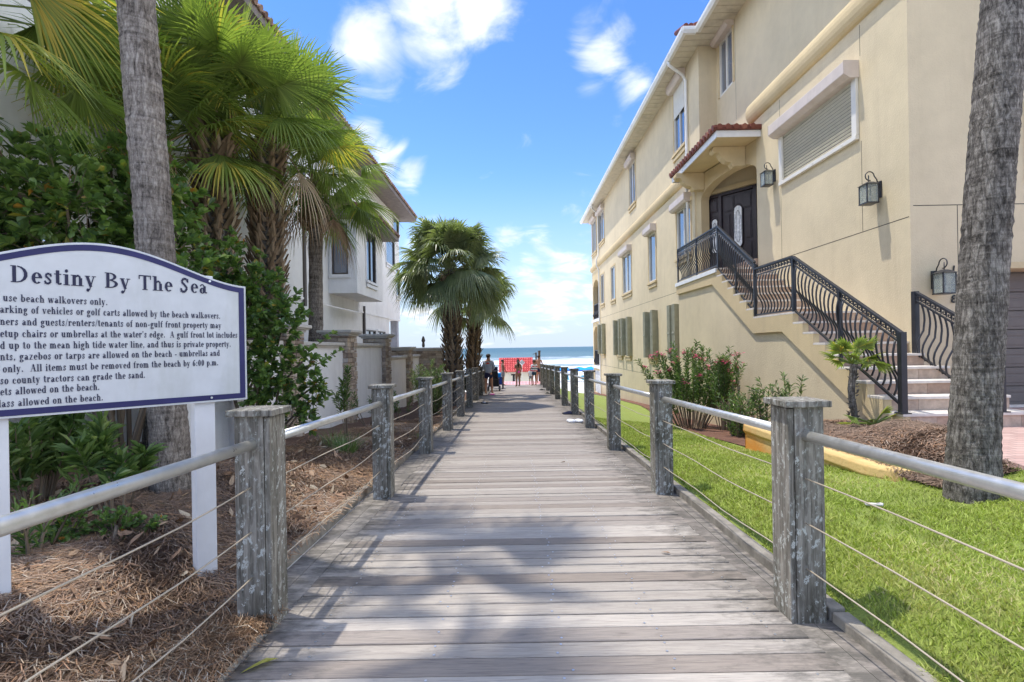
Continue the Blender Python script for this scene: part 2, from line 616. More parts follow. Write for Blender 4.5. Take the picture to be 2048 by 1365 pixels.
def mat_lawn(blades=False):
    m, n, b, o = newmat('lawn_blades' if blades else 'lawn_turf')
    v = coords(n)
    big = noise(n, v, .9, 5, .6)
    if blades:
        c = ramp(n, attr(n), [(0, (.20, .20, .07)), (.3, (.30, .37, .075)), (.7, (.41, .50, .11)), (.9, (.50, .55, .17)), (1, (.54, .48, .26))])
        c = mixc(n, .6, c, ramp(n, big, [(.3, (.8, .85, .7)), (.7, (1.2, 1.1, 1.1))]), 'MULTIPLY')
        dryp = noise(n, v, 2.6, 7, .7)
        c = mixc(n, ramp(n, dryp, [(.54, 0), (.70, .6)]), c, (.48, .40, .19))
        wet = noise(n, v, 1.3, 3)
        c = mixc(n, ramp(n, wet, [(.55, 0), (.7, .4)]), c, (.13, .21, .05))
        t = n.nodes.new('ShaderNodeBsdfTranslucent')
        n.links.new(mixc(n, 1.0, c, (1.1, 1.2, .5), 'MULTIPLY'), t.inputs[0])
        mx = n.nodes.new('ShaderNodeMixShader'); mx.inputs[0].default_value = .3
        n.links.new(b.outputs[0], mx.inputs[1]); n.links.new(t.outputs[0], mx.inputs[2]); n.links.new(mx.outputs[0], o.inputs[0])
    else:
        f = noise(n, v, 60, 6, .75)
        c = ramp(n, f, [(.25, (.11, .13, .035)), (.5, (.28, .345, .075)), (.75, (.41, .475, .12))])
        c = mixc(n, ramp(n, big, [(.56, 0), (.78, .55)]), c, (.27, .25, .09))
        s = noise(n, v, 5, 7, .7)
        c = mixc(n, ramp(n, s, [(.6, 0), (.72, .65)]), c, (.16, .13, .075))
        bump(n, b, f, .9, .03)
    n.links.new(c, b.inputs['Base Color'])
    b.inputs['Roughness'].default_value = .7
    b.inputs['Specular IOR Level'].default_value = .2
    return m


def mat_pavers():
    m, n, b, o = newmat('brick_pavers')
    v = coords(n)
    t = n.nodes.new('ShaderNodeTexBrick')
    t.inputs['Scale'].default_value = 1
    t.inputs['Brick Width'].default_value = .21
    t.inputs['Row Height'].default_value = .105
    t.inputs['Mortar Size'].default_value = .006
    t.inputs['Color1'].default_value = (.42, .27, .235, 1)
    t.inputs['Color2'].default_value = (.52, .36, .315, 1)
    t.inputs['Mortar'].default_value = (.24, .19, .165, 1)
    n.links.new(v, t.inputs['Vector'])
    c = mixc(n, .5, t.outputs[0], ramp(n, noise(n, v, 1.2, 6), [(.3, (.72, .7, .7)), (.7, (1.2, 1.15, 1.1))]), 'MULTIPLY')
    n.links.new(c, b.inputs['Base Color'])
    b.inputs['Roughness'].default_value = .85
    bump(n, b, t.outputs[1], -.4, .004)
    return m


def mat_sea():
    m, n, b, o = newmat('gulf_water')
    t = n.nodes.new('ShaderNodeTexCoord')
    sp = n.nodes.new('ShaderNodeSeparateXYZ'); n.links.new(t.outputs['Object'], sp.inputs[0])
    y = sp.outputs[1]
    yn = math_(n, 'DIVIDE', math_(n, 'SUBTRACT', y, 125), 700)
    c = ramp(n, yn, [(0, (.30, .36, .33)), (.06, (.20, .27, .26)), (.25, (.11, .18, .195)), (1, (.06, .125, .15))])
    # darker/lighter swell streaks
    sw = noise(n, coords(n, (.004, .03, 1)), 3.2, 6, .6, .5)
    c = mixc(n, .8, c, ramp(n, sw, [(.35, (.62, .68, .72)), (.65, (1.3, 1.25, 1.2))]), 'MULTIPLY')
    # foam: several breaker bands running along x, broken by noise
    wob = noise(n, coords(n, (.02, .02, 1)), 1.2, 5, .6)
    yy = math_(n, 'ADD', y, math_(n, 'MULTIPLY', math_(n, 'SUBTRACT', wob, .5), 26))
    near = ramp(n, math_(n, 'DIVIDE', math_(n, 'SUBTRACT', yy, 125), 450), [(0, .62), (.06, .55), (.10, .16), (.13, .22), (.18, .44), (.24, .36), (.30, .24), (.42, .22), (.55, .04), (1, 0)])
    fn = noise(n, coords(n, (.035, .10, 1)), 2.0, 9, .7, .3)
    fo = ramp(n, math_(n, 'ADD', fn, near), [(.70, 0), (.82, 1)])
    c = mixc(n, fo, c, (.80, .83, .84))
    n.links.new(c, b.inputs['Base Color'])
    b.inputs['Roughness'].default_value = .45
    b.inputs['Specular IOR Level'].default_value = .15
    bump(n, b, noise(n, coords(n, (.10, .35, 1)), 1.0, 8, .65), 1.0, 1.0)
    return m


def mat_sand():
    m, n, b, o = newmat('beach_sand')
    f = noise(n, coords(n), 1.3, 8, .65)
    c = ramp(n, f, [(.3, (.62, .58, .50)), (.7, (.76, .73, .67))])
    n.links.new(c, b.inputs['Base Color'])
    b.inputs['Roughness'].default_value = .95
    bump(n, b, f, .6, .08)
    return m


def mat_mulch(name, lo, mid, hi):
    m, n, b, o = newmat(name)
    v = coords(n)
    f = noise(n, v, 26, 9, .8, 1.5)
    c = ramp(n, f, [(.3, lo), (.5, mid), (.72, hi)])
    c = mixc(n, ramp(n, noise(n, v, 1.6, 5), [(.4, 0), (.65, .7)]), c, tuple(x * .55 for x in mid))
    n.links.new(c, b.inputs['Base Color'])
    b.inputs['Roughness'].default_value = .95
    bump(n, b, f, 1.0, .03)
    return m


def mat_bark(name, lo, mid, hi, crack=0):
    m, n, b, o = newmat(name)
    fis = noise(n, coords(n, (11, 11, 2.4)), 2.2, 9, .72, .9)
    rin = noise(n, coords(n, (1.5, 1.5, 16)), 1.0, 6, .65, 1.2)
    fine = noise(n, coords(n, (46, 46, 24)), 1.0, 7, .8)
    h = math_(n, 'ADD', math_(n, 'MULTIPLY', fis, .8), math_(n, 'ADD', math_(n, 'MULTIPLY', rin, .45), math_(n, 'MULTIPLY', fine, .6)))
    c = ramp(n, math_(n, 'DIVIDE', h, 1.85), [(.41, lo), (.5, mid), (.59, hi)])
    if crack:
        vo = n.nodes.new('ShaderNodeTexVoronoi'); vo.feature = 'DISTANCE_TO_EDGE'; vo.inputs['Scale'].default_value = 1
        mpv = coords(n, (24, 24, 5.5))
        ad = n.nodes.new('ShaderNodeVectorMath'); ad.operation = 'MULTIPLY_ADD'
        wn = n.nodes.new('ShaderNodeTexNoise'); wn.inputs['Scale'].default_value = 1.4; wn.inputs['Detail'].default_value = 5
        n.links.new(mpv, wn.inputs['Vector']); n.links.new(wn.outputs['Color'], ad.inputs[0]); ad.inputs[1].default_value = (1.6, 1.6, 1.6); n.links.new(mpv, ad.inputs[2])
        n.links.new(ad.outputs[0], vo.inputs['Vector'])
        cf = ramp(n, vo.outputs['Distance'], [(.0, 1), (.14, 0)])
        c = mixc(n, math_(n, 'MULTIPLY', cf, crack), c, tuple(x * .5 for x in lo))
        h = math_(n, 'SUBTRACT', h, math_(n, 'MULTIPLY', cf, .5 * crack))
    big = noise(n, coords(n, (2, 2, .5)), 1.2, 4)
    c = mixc(n, .6, c, ramp(n, big, [(.35, (.72, .70, .68)), (.65, (1.15, 1.13, 1.1))]), 'MULTIPLY')
    n.links.new(c, b.inputs['Base Color'])
    b.inputs['Roughness'].default_value = .92
    b.inputs['Specular IOR Level'].default_value = .15
    bump(n, b, h, .9, .02)
    return m


M = {}
M['deck'] = mat_deck()
M['post'] = mat_post()
M['galv'] = mat_metal('galvanised_pipe', (.66, .65, .61), .34, .65, (.56, .49, .36))
M['wire'] = simple('tan_rope_wire', (.40, .34, .26), .7, bscale=400)
M['screw'] = simple('screw_steel', (.62, .64, .66), .35, .8, bstr=0)
M['black'] = simple('black_rubber', (.02, .02, .022), .6, bstr=.1)
M['lawn'] = mat_lawn()
M['blade'] = mat_lawn(True)
M['pavers'] = mat_pavers()
M['sea'] = mat_sea()
M['sand'] = mat_sand()
M['mulch'] = mat_mulch('pine_straw_litter', (.06, .034, .022), (.18, .10, .062), (.33, .215, .14))
M['mulch_red'] = mat_mulch('red_bark_mulch', (.10, .045, .026), (.22, .105, .065), (.34, .19, .12))
M['straw'] = rndmat('pine_needles', [(0, (.12, .075, .045)), (.35, (.27, .16, .09)), (.6, (.36, .205, .10)), (.8, (.42, .33, .23)), (1, (.48, .43, .36))], .85)
M['straw_grey'] = rndmat('grey_pine_needles', [(0, (.09, .07, .05)), (.4, (.19, .12, .08)), (.75, (.30, .21, .15)), (.88, (.38, .20, .10)), (1, (.43, .36, .29))], .85)
M['deadleaf'] = rndmat('dead_leaves', [(0, (.19, .11, .06)), (.5, (.33, .20, .12)), (.8, (.45, .34, .22)), (1, (.5, .42, .30))], .75)
M['bark'] = mat_bark('palm_bark', (.04, .035, .03), (.19, .17, .15), (.40, .37, .33), .5)
M['bark_pale'] = mat_bark('pale_palm_bark', (.07, .06, .052), (.27, .235, .205), (.46, .42, .375), .35)
M['boot'] = rndmat('palm_boots', [(0, (.10, .065, .035)), (.4, (.25, .17, .10)), (.75, (.37, .27, .175)), (1, (.46, .37, .26))], .85, bscale=60, vary=.4)
M['frond'] = rndmat('palm_leaf', [(0, (.065, .09, .032)), (.3, (.13, .18, .05)), (.65, (.225, .295, .075)), (.88, (.35, .42, .11)), (1, (.62, .49, .10))], .38, .46, spec=.5)
M['frond_dark'] = rndmat('dark_palm_leaf', [(0, (.11, .135, .075)), (.4, (.23, .27, .13)), (.75, (.34, .37, .20)), (1, (.48, .48, .30))], .33, .40, spec=.6)
M['frond_dead'] = rndmat('dead_palm_leaf', [(0, (.14, .08, .045)), (.6, (.29, .185, .11)), (1, (.45, .36, .25))], .8, .15)
M['leaf'] = rndmat('glossy_shrub_leaf', [(0, (.06, .11, .045)), (.35, (.135, .225, .062)), (.7, (.235, .355, .09)), (.9, (.37, .47, .11)), (.965, (.40, .36, .06)), (1, (.48, .17, .04))], .30, .38, spec=.6)
M['oleander'] = rndmat('oleander_leaf', [(0, (.045, .085, .028)), (.4, (.11, .185, .055)), (.8, (.20, .29, .09)), (1, (.33, .39, .15))], .42, .34)
M['oleander_pale'] = rndmat('pale_oleander_leaf', [(0, (.06, .10, .035)), (.4, (.15, .215, .08)), (.8, (.27, .34, .14)), (1, (.38, .42, .21))], .42, .25)
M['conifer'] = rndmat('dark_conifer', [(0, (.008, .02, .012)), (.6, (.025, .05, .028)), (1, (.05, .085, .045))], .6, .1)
M['pink'] = rndmat('pink_petal', [(0, (.62, .05, .16)), (1, (.85, .22, .34))], .6, .25, tcol=(1, .8, .9))
M['twig'] = rndmat('twig_bark', [(0, (.10, .075, .05)), (1, (.26, .20, .145))], .85)
M['cream'] = stucco('cream_stucco', (.66, .555, .375), (.47, .37, .24), .30)
M['cream_trim'] = stucco('cream_trim_stucco', (.63, .50, .30), (.5, .40, .26), .3, 60)
M['peach'] = stucco('ochre_planter_stucco', (.66, .46, .20), (.62, .27, .06), .9, 26, (.66, .25, .035))
M['white_stucco'] = stucco('white_stucco', (.87, .86, .84), (.56, .53, .50), .32)
M['white_trim'] = simple('white_painted_trim', (.78, .77, .75), .5, var=.06, bstr=.05)
M['soffit'] = simple('cream_soffit_vinyl', (.62, .56, .45), .55, var=.08, bstr=.05, dirt=((.22, .19, .15), .4))
M['gutter'] = simple('white_gutter_metal', (.78, .77, .74), .38, var=.05, bstr=.03, dirt=((.45, .42, .36), .35))
M['tile'] = rndmat('red_clay_roof_tile', [(0, (.17, .05, .035)), (.6, (.26, .08, .05)), (1, (.36, .14, .09))], .6, bscale=40, vary=.3)
M['tile_brown'] = rndmat('weathered_roof_tile', [(0, (.20, .11, .075)), (.6, (.32, .19, .13)), (1, (.42, .29, .22))], .75, bscale=40, vary=.3)
M['tile_red'] = rndmat('bright_red_roof_tile', [(0, (.55, .06, .06)), (1, (.72, .15, .13))], .5, vary=.2)
M['eave_brown'] = simple('brown_eave_soffit', (.19, .155, .135), .7, var=.2)
M['iron'] = simple('black_wrought_iron', (.018, .019, .024), .42, .0, var=.3, bstr=.1, spec=.6)
M['door'] = simple('dark_mahogany_door', (.026, .017, .022), .35, var=.35, vscale=9, bstr=.2, spec=.5)
M['frosted'] = simple('leaded_frosted_glass', (.80, .84, .90), .18, var=.3, vscale=16, bstr=.3, bscale=30, spec=.7)
M['glass'] = mat_glass('window_glass', (.06, .085, .13))
M['glass_dark'] = mat_glass('tinted_window_glass', (.015, .022, .035))
M['frame'] = simple('cream_window_frame', (.72, .68, .60), .5, var=.05, bstr=.03)
M['frame_dark'] = simple('bronze_window_frame', (.085, .072, .062), .5, var=.1, bstr=.03)
M['shutter'] = simple('ivory_rolling_shutter', (.70, .67, .58), .45, var=.05, bstr=.03)
M['shutter_box'] = simple('shutter_housing', (.62, .53, .46), .5, var=.07, bstr=.05, dirt=((.36, .28, .22), .35))
M['olive'] = simple('olive_accordion_shutter', (.36, .34, .235), .5, var=.12, bstr=.03, dirt=((.19, .18, .11), .5))
M['travertine'] = rndmat('travertine_riser', [(0, (.42, .28, .20)), (.5, (.52, .37, .27)), (1, (.60, .47, .36))], .6, bscale=25, vary=.35)
M['tread'] = simple('pale_tread_stone', (.68, .62, .55), .65, var=.12, vscale=10, dirt=((.42, .35, .28), .5))
M['garage'] = simple('taupe_garage_door', (.155, .132, .115), .5, var=.06, bstr=.05)
M['numeral'] = simple('black_numeral', (.02, .02, .02), .5, bstr=0)
M['lamp_glass'] = mat_glass('lantern_glass', (.42, .40, .34), .25)
M['lamp_metal'] = simple('aged_lantern_metal', (.055, .055, .06), .4, .5, var=.4, bstr=.1)
M['stone'] = rndmat('ledger_stone', [(0, (.30, .23, .18)), (.3, (.48, .38, .29)), (.6, (.60, .48, .37)), (.85, (.66, .55, .43)), (1, (.54, .49, .44))], .9, bscale=35, bstr=.6, vary=.4)
M['cap'] = simple('cast_stone_cap', (.60, .575, .53), .8, var=.08, bscale=50, dirt=((.38, .35, .31), .4))
M['sign_white'] = simple('weathered_sign_board', (.58, .59, .60), .6, var=.05, vscale=10, bstr=.05, dirt=((.40, .41, .35), .8))
M['navy'] = simple('navy_paint', (.018, .017, .095), .5, var=.2, bstr=.03)
M['ink'] = simple('navy_lettering', (.016, .016, .05), .55, bstr=0)
M['white_post'] = simple('white_painted_post', (.66, .66, .67), .5, var=.05, bstr=.05, dirt=((.50, .46, .40), .3))
M['curb'] = simple('weathered_timber_curb', (.24, .215, .18), .85, var=.35, vscale=9, bstr=.5, dirt=((.08, .07, .05), .8))
M['edging'] = simple('dark_plastic_edging', (.03, .028, .025), .7)

# ------------------------------------------------------------------ ground, sea, lawn, drive
def frange(a, b, n):
    return [a + (b - a) * i / n for i in range(n + 1)]


def build_ground():
    xs = [-400, -150, -60, -30, -15] + frange(-9, -1.9, 14) + [-1.72, -1.5, 1.5, 1.74] + frange(1.9, 9, 16) + [15, 30, 60, 150, 400]
    ys = [-30, -8, -3] + frange(-1, 14, 40) + frange(15, 40, 30) + [45, 52, 60, 75, 100, 116, 132, 150, 200]
    sheet('ground', xs, ys, M['sand'], dz=-.05)
    # the sea
    sx = [-9000, -2000, -600, -200, 0, 200, 600, 2000, 9000]
    sy = [122, 140, 170, 220, 300, 420, 600, 1000, 2500, 14000]
    sheet('sea', sx, sy, M['sea'], zf=lambda x, y: -4.85)
    # lawn on the right of the walk
    def border(y):
        return lerp_table([(-3, 4.34), (2, 4.34), (4.2, 4.36), (4.7, 4.1), (5.0, 3.62), (7.75, 3.55), (8.0, 3.6), (11, 3.62), (13, 4.0), (17, 4.6), (21, 5.2), (37, 5.2)], y)
    xs = frange(1.72, 5.4, 40)
    ys = frange(-2, 30.5, 160)
    sheet('lawn', xs, ys, M['lawn'], dz=.0, keep=lambda x, y: x < border(y) and not (x > 3.46 and 4.75 < y < 7.8))
    # driveway of brick pavers
    dv = MB()
    P = [(4.3, -2), (4.32, 2.5), (4.38, 4.3), (4.62, 5.3), (4.86, 6.1), (4.86, 6.46), (6.2, 6.46), (6.2, 8.9), (26, 8.9), (26, -2)]
    dv.face([(x, y, .398) for x, y in P])
    for i in range(len(P)):
        a, c = P[i], P[(i + 1) % len(P)]
        dv.face([(a[0], a[1], .398), (a[0], a[1], .0), (c[0], c[1], .0), (c[0], c[1], .398)])
    tag(dv.build('driveway', M['pavers']), kind='structure')
    # paved landing at the seaward end of the walk
    m, n, b, o = newmat('red_mat_pavers')
    t = n.nodes.new('ShaderNodeTexBrick'); t.inputs['Scale'].default_value = 1
    t.inputs['Brick Width'].default_value = .4; t.inputs['Row Height'].default_value = .4; t.inputs['Mortar Size'].default_value = .02
    t.inputs['Color1'].default_value = (.62, .22, .20, 1); t.inputs['Color2'].default_value = (.72, .34, .32, 1); t.inputs['Mortar'].default_value = (.7, .6, .58, 1)
    n.links.new(coords(n), t.inputs['Vector']); n.links.new(t.outputs[0], b.inputs['Base Color'])
    b.inputs['Roughness'].default_value = .6
    pv = MB(); pv.box((-1.6, 30.1, -.95), (1.75, 33.2, -.70))
    tag(pv.build('pavement', m), kind='structure')
    # mulch beds
    xs = frange(-6.4, -1.66, 44)
    ys = frange(-1.5, 30, 150)
    def zl(x, y):
        return gz(x, y) + .012 + .035 * math.sin(x * 3.1 + y * 1.7) * math.sin(y * 2.3 - x) * min(1, max(0, (-x - 1.7) / .5))
    sheet('mulch_bed', xs, ys, M['mulch'], zf=zl)
    sheet('mulch_bed', frange(-1.72, -1.345, 6), frange(-1.5, 2.84, 30), M['mulch'], zf=lambda x, y: max(deckz(y), gz(x, y)) + .004 + .02 * min(1, max(0, (-x - 1.37) / .2)))
    def zr(x, y):
        t = max(0, 1 - ((y - 6.3) / 1.9) ** 2) * max(0, min(1, (x - 3.5) / .5))
        z = max(gz(x, y), .24 if 4.75 < y < 7.65 and x > 3.55 else -9) + .02
        return z + (.11 * t if y < 7.7 else 0) * (1 if x < 4.95 else 0)
    sheet('planter_mulch', frange(3.56, 4.92, 24), frange(4.3, 7.66, 40), M['mulch'], zf=zr, keep=lambda x, y: not (y < 4.9 and x > 4.3) and (x < 4.2 + .42 * (y - 4.3) or y > 6.0))
    xs = frange(3.56, 5.75, 22)
    sheet('mulch_strip', xs, frange(7.66, 37, 100), M['mulch_red'], dz=.015, keep=lambda x, y: x > border(y) - .03)
    return border


lawn_border = build_ground()


def build_grass():
    """short turf blades as real faces, dense near the camera"""
    pts = []
    n_try = 230000
    u = RNG.random((n_try, 3))
    y = .9 + 11.5 * u[:, 0] ** 1.9
    x = 1.76 + 2.9 * u[:, 1]
    bx = np.interp(y, [.9, 4.6, 5.0, 7.75, 11, 12.5], [4.36, 4.3, 3.5, 3.45, 3.6, 3.9])
    ok = (x < bx)
    # keep what a walker could see, thin out bare spots
    patch = np.sin(x * 5.3 + 1) * np.sin(y * 4.1 + x) + .6 * np.sin(x * 13 + y * 9) + .5 * np.sin(x * 31 - y * 23)
    ok &= (patch > -.85 + .8 * u[:, 2]) | (u[:, 2] > .72) | (x < 2.3)
    ok &= ~((x < 1.86) & (np.sin(y * 7) + np.sin(y * 17 + 2) < u[:, 2] * 1.6 - .6))
    worn = (x > 3.0) & (y > 3.9) & (y < 5.3) & (u[:, 2] < .7)
    ok &= ~worn
    x = x[ok]; y = y[ok]
    N = len(x)
    z = np.array([gz(a, b) for a, b in zip(x, y)])
    ang = RNG.random(N) * 2 * PI
    h = (.012 + .026 * RNG.random(N)) * (1 + .25 * np.clip((y - 4) / 6, 0, 1))
    w = (.0022 + .0016 * RNG.random(N)) * (1 + .55 * np.clip((y - 2.5) / 4, 0, 2))
    lean = (.25 + 1.5 * RNG.random(N) ** 1.4) * h * 1.15
    la = RNG.random(N) * 2 * PI
    dx, dy = np.cos(ang), np.sin(ang)
    lx, ly = np.cos(la) * lean, np.sin(la) * lean
    V = np.zeros((N, 5, 3))
    V[:, 0] = np.stack([x - dx * w, y - dy * w, z - .004], 1)
    V[:, 1] = np.stack([x + dx * w, y + dy * w, z - .004], 1)
    V[:, 2] = np.stack([x + dx * w * .8 + lx * .45, y + dy * w * .8 + ly * .45, z + h * .65], 1)
    V[:, 3] = np.stack([x - dx * w * .8 + lx * .45, y - dy * w * .8 + ly * .45, z + h * .65], 1)
    V[:, 4] = np.stack([x + lx, y + ly, z + h], 1)
    base = (np.arange(N) * 5)[:, None]
    F = np.concatenate([base + np.array([[0, 1, 2, 3]]), base + np.array([[3, 2, 4, 4]])], 0)
    # triangles only keep it simple: split
    T = np.concatenate([base + np.array([[0, 1, 2]]), base + np.array([[0, 2, 3]]), base + np.array([[3, 2, 4]])], 0)
    r = RNG.random(N)
    dry = np.clip((np.sin(x * 2.1 + y) * np.sin(y * 1.3 - x * .7)) * .3, 0, .3)
    r = np.clip(r * .9 + dry, 0, 1)
    o = bulk('grass_blades', V.reshape(-1, 3), T, M['blade'], np.concatenate([r, r, r]))
    tag(o, 'short bright green turf blades on the lawn beside the boardwalk', 'grass', kind='stuff')


build_grass()


def needles(name, label, N, xr, yr, zf, mat, lo=.06, hi=.16, keep=None, wid=.0016, up=.02, ypow=1.0):
    x = xr[0] + (xr[1] - xr[0]) * RNG.random(N)
    y = yr[0] + (yr[1] - yr[0]) * RNG.random(N) ** ypow
    if keep is not None:
        k = np.array([keep(a, b) for a, b in zip(x, y)]); x = x[k]; y = y[k]; N = len(x)
    z = np.array([zf(a, b) for a, b in zip(x, y)]) + up * RNG.random(N) ** 2 + .004
    # needles lie in swept tufts: heading follows a smooth field
    a = 2.2 * np.sin(x * 2.1 + 1.3 * np.sin(y * 1.7)) + 1.6 * np.sin(y * 2.6 + x) + RNG.normal(0, .75, N)
    L = lo + (hi - lo) * RNG.random(N)
    bend = RNG.normal(0, .35, N)
    w = wid * (.7 + .6 * RNG.random(N)) * (1 + .25 * np.clip(y - 3, 0, 8))
    V = np.zeros((N, 3, 2, 3))
    for k, t in enumerate((0, .5, 1)):
        aa = a + bend * t
        px = x + np.cos(aa) * L * (t - .5); py = y + np.sin(aa) * L * (t - .5)
        pz = z + .012 * np.sin(PI * t) + (RNG.random(N) - .3) * .022
        V[:, k, 0] = np.stack([px - np.sin(aa) * w, py + np.cos(aa) * w, pz], 1)
        V[:, k, 1] = np.stack([px + np.sin(aa) * w, py - np.cos(aa) * w, pz + .001], 1)
    b = (np.arange(N) * 6)[:, None]
    F = np.concatenate([b + np.array([[0, 1, 3, 2]]), b + np.array([[2, 3, 5, 4]])], 0)
    r = np.clip(RNG.random(N) * .75 + .25 * (np.sin(x * 1.9 + y * 2.3) * .5 + .5), 0, 1)
    o = bulk(name, V.reshape(-1, 3), F, mat, np.concatenate([r, r]))
    return tag(o, label, 'pine straw', kind='stuff')


def zleft(x, y):
    return gz(x, y) + .02 + .035 * math.sin(x * 3.1 + y * 1.7) * math.sin(y * 2.3 - x) * min(1, max(0, (-x - 1.7) / .5))


needles('pine_straw', 'tangled grey-brown pine straw under the sign, left of the boardwalk', 52000, (-4.4, -1.66), (1.0, 6.0), zleft, M['straw_grey'],
        keep=lambda x, y: x < -1.72 - .0 * y, ypow=1.2)
needles('pine_straw', 'rust-orange pine straw along the left boardwalk edge', 26000, (-3.4, -1.62), (2.2, 13.0), zleft, M['straw'], lo=.07, hi=.17, ypow=1.5,
        keep=lambda x, y: random.random() < .35 + .65 * (1 if (x > -2.35 or y > 6) else 0))


def zplant(x, y):
    t = max(0, 1 - ((y - 6.3) / 1.9) ** 2) * max(0, min(1, (x - 3.5) / .5))
    z = max(gz(x, y), .24 if 4.75 < y < 7.65 and x > 3.55 else -9) + .02
    return z + (.11 * t if y < 7.7 else 0)


needles('pine_straw', 'grey-brown pine straw heaped in the ochre planter by the stairs', 16000, (3.55, 4.9), (4.3, 7.6), zplant, M['straw_grey'],
        keep=lambda x, y: not (y < 4.9 and x > 4.3) and (x < 4.25 + .42 * (y - 4.3) or y > 6.0), wid=.0018)


needles('pine_straw', 'rust-brown pine straw spilling against the board ends in front of the near left post', 9000, (-1.80, -1.325), (1.2, 2.9), lambda x, y: max(deckz(y), gz(x, y)) + .012, M['straw'], up=.035)


def dead_leaves():
    mb = MB()
    for i in range(430):
        x = random.uniform(-4.0, -1.62); y = random.uniform(1.6, 9)
        if x > -1.75 and random.random() < .6: continue
        z = zleft(x, y) + .03 + random.random() * .02
        L = random.uniform(.03, .075); w = L * random.uniform(.2, .42)
        q = Quaternion((random.gauss(0, 1), random.gauss(0, 1), random.gauss(0, 1) + 2.5, random.gauss(0, 1))).normalized()
        a = random.random() * 2 * PI
        q = Quaternion((0, 0, 1), a) @ Quaternion((1, 0, 0), random.gauss(0, .5)) @ Quaternion((0, 1, 0), random.gauss(0, .5))
        P = [q @ Vector(p) + Vector((x, y, z)) for p in ((-L, 0, 0), (-L * .2, -w, .006), (L * .6, -w * .6, .004), (L, 0, .012), (L * .6, w * .6, .004), (-L * .2, w, .006))]
        mb.face([P[0], P[1], P[2], P[3]], 0, r=random.random()); mb.face([P[0], P[3], P[4], P[5]], 0, r=mb.r[-1])
    tag(mb.build('leaf_litter', M['deadleaf']), 'curled brown and tan dead leaves scattered on the left mulch', 'leaves', kind='stuff')


dead_leaves()

# ------------------------------------------------------------------ boardwalk
def build_boardwalk():
    mb = MB()
    y = .55
    while y < 30.0:
        w = .137 + random.uniform(-.003, .003)
        rr = min(1, max(0, random.gauss(.5, .26)))
        dz = random.gauss(0, .0012)
        tl = random.gauss(0, .0015)
        w_ = w
        xl, xr = -1.333 + random.gauss(0, .003), 1.472 + random.gauss(0, .004)
        y0, y1 = y, y + w - random.uniform(.010, .018)
        z0, z1 = deckz(y0), deckz(y1)
        sk = random.gauss(0, .002)
        e = .0035
        vs = []
        for (yy, zz, ins) in ((y0, z0 - .035, 0), (y0, z0 - e + dz, 0), (y0 + e, z0 + dz + tl, 0), (y1 - e, z1 + dz - tl, 0), (y1, z1 - e + dz, 0), (y1, z1 - .035, 0)):
            vs.append((xl, yy + sk, zz)); vs.append((xr, yy - sk, zz))
        mb.add(vs, [(0, 1, 3, 2), (2, 3, 5, 4), (4, 5, 7, 6), (6, 7, 9, 8), (8, 9, 11, 10), (0, 2, 4, 6, 8, 10), (1, 11, 9, 7, 5, 3)], 0, rr)
        if y < 7.5:
            for sx in (-1.05, -.42, .22, .72, 1.32):
                for q in (.025, .1):
                    if random.random() < .75:
                        px = sx + random.gauss(0, .02); py = y + q
                        zz = deckz(py) + dz + .0022
                        ra = .0068
                        mb.face([(px + ra * math.cos(a * PI / 3), py + ra * math.sin(a * PI / 3), zz) for a in range(6)], 1)
        y += w
    # edge planks running along the walk on both sides
    for (xa, xb) in ((-1.62, -1.341), (1.48, 1.70)):
        yy = .4 if xa > 0 else 2.86
        while yy < 30:
            L = random.uniform(2.2, 3.4)
            nb = 2
            for k in range(nb):
                x0 = xa + (xb - xa) * k / nb + .002; x1 = xa + (xb - xa) * (k + 1) / nb - .002
                za, zb = deckz(yy) - .012 + random.gauss(0, .002), deckz(yy + L) - .012
                mb.add([(x0, yy, za - .03), (x1, yy, za - .03), (x1, yy + L - .006, zb - .03), (x0, yy + L - .006, zb - .03),
                        (x0, yy, za), (x1, yy, za), (x1, yy + L - .006, zb), (x0, yy + L - .006, zb)],
                       [(4, 5, 6, 7), (0, 1, 5, 4), (1, 2, 6, 5), (2, 3, 7, 6), (3, 0, 4, 7)], 0, random.uniform(.3, .9))
            yy += L
    # bearers and dark void below
    for x in (-1.2, -.4, .5, 1.3):
        mb.bar((x, .4, deckz(.4) - .12), (x, 30, deckz(30) - .12), .08, .15, 2)
    o = mb.build('boardwalk', [M['deck'], M['screw'], M['curb']])
    tag(o, kind='structure')
    # timber kerbs
    for side, xa, xb in ((-1, -1.74, -1.63), (1, 1.70, 1.79)):
        k = MB()
        yy = .3 if side > 0 else 2.95
        while yy < 30:
            L = random.uniform(2.4, 3.2)
            za, zb = deckz(yy) + .055 + random.gauss(0, .008), deckz(yy + L) + .055 + random.gauss(0, .008)
            if side > 0: za -= .01; zb -= .01
            k.bar(((xa + xb) / 2 + random.gauss(0, .006), yy, za - .07), ((xa + xb) / 2 + random.gauss(0, .006), yy + L - .01, zb - .07), xb - xa, .15)
            yy += L
        ko = k.build('timber_kerb', M['curb'], bevel=.008)
        tag(ko, ('grey timber kerb holding back pine straw on the left' if side < 0 else 'grey timber kerb between boardwalk and lawn on the right'), 'kerb')


build_boardwalk()


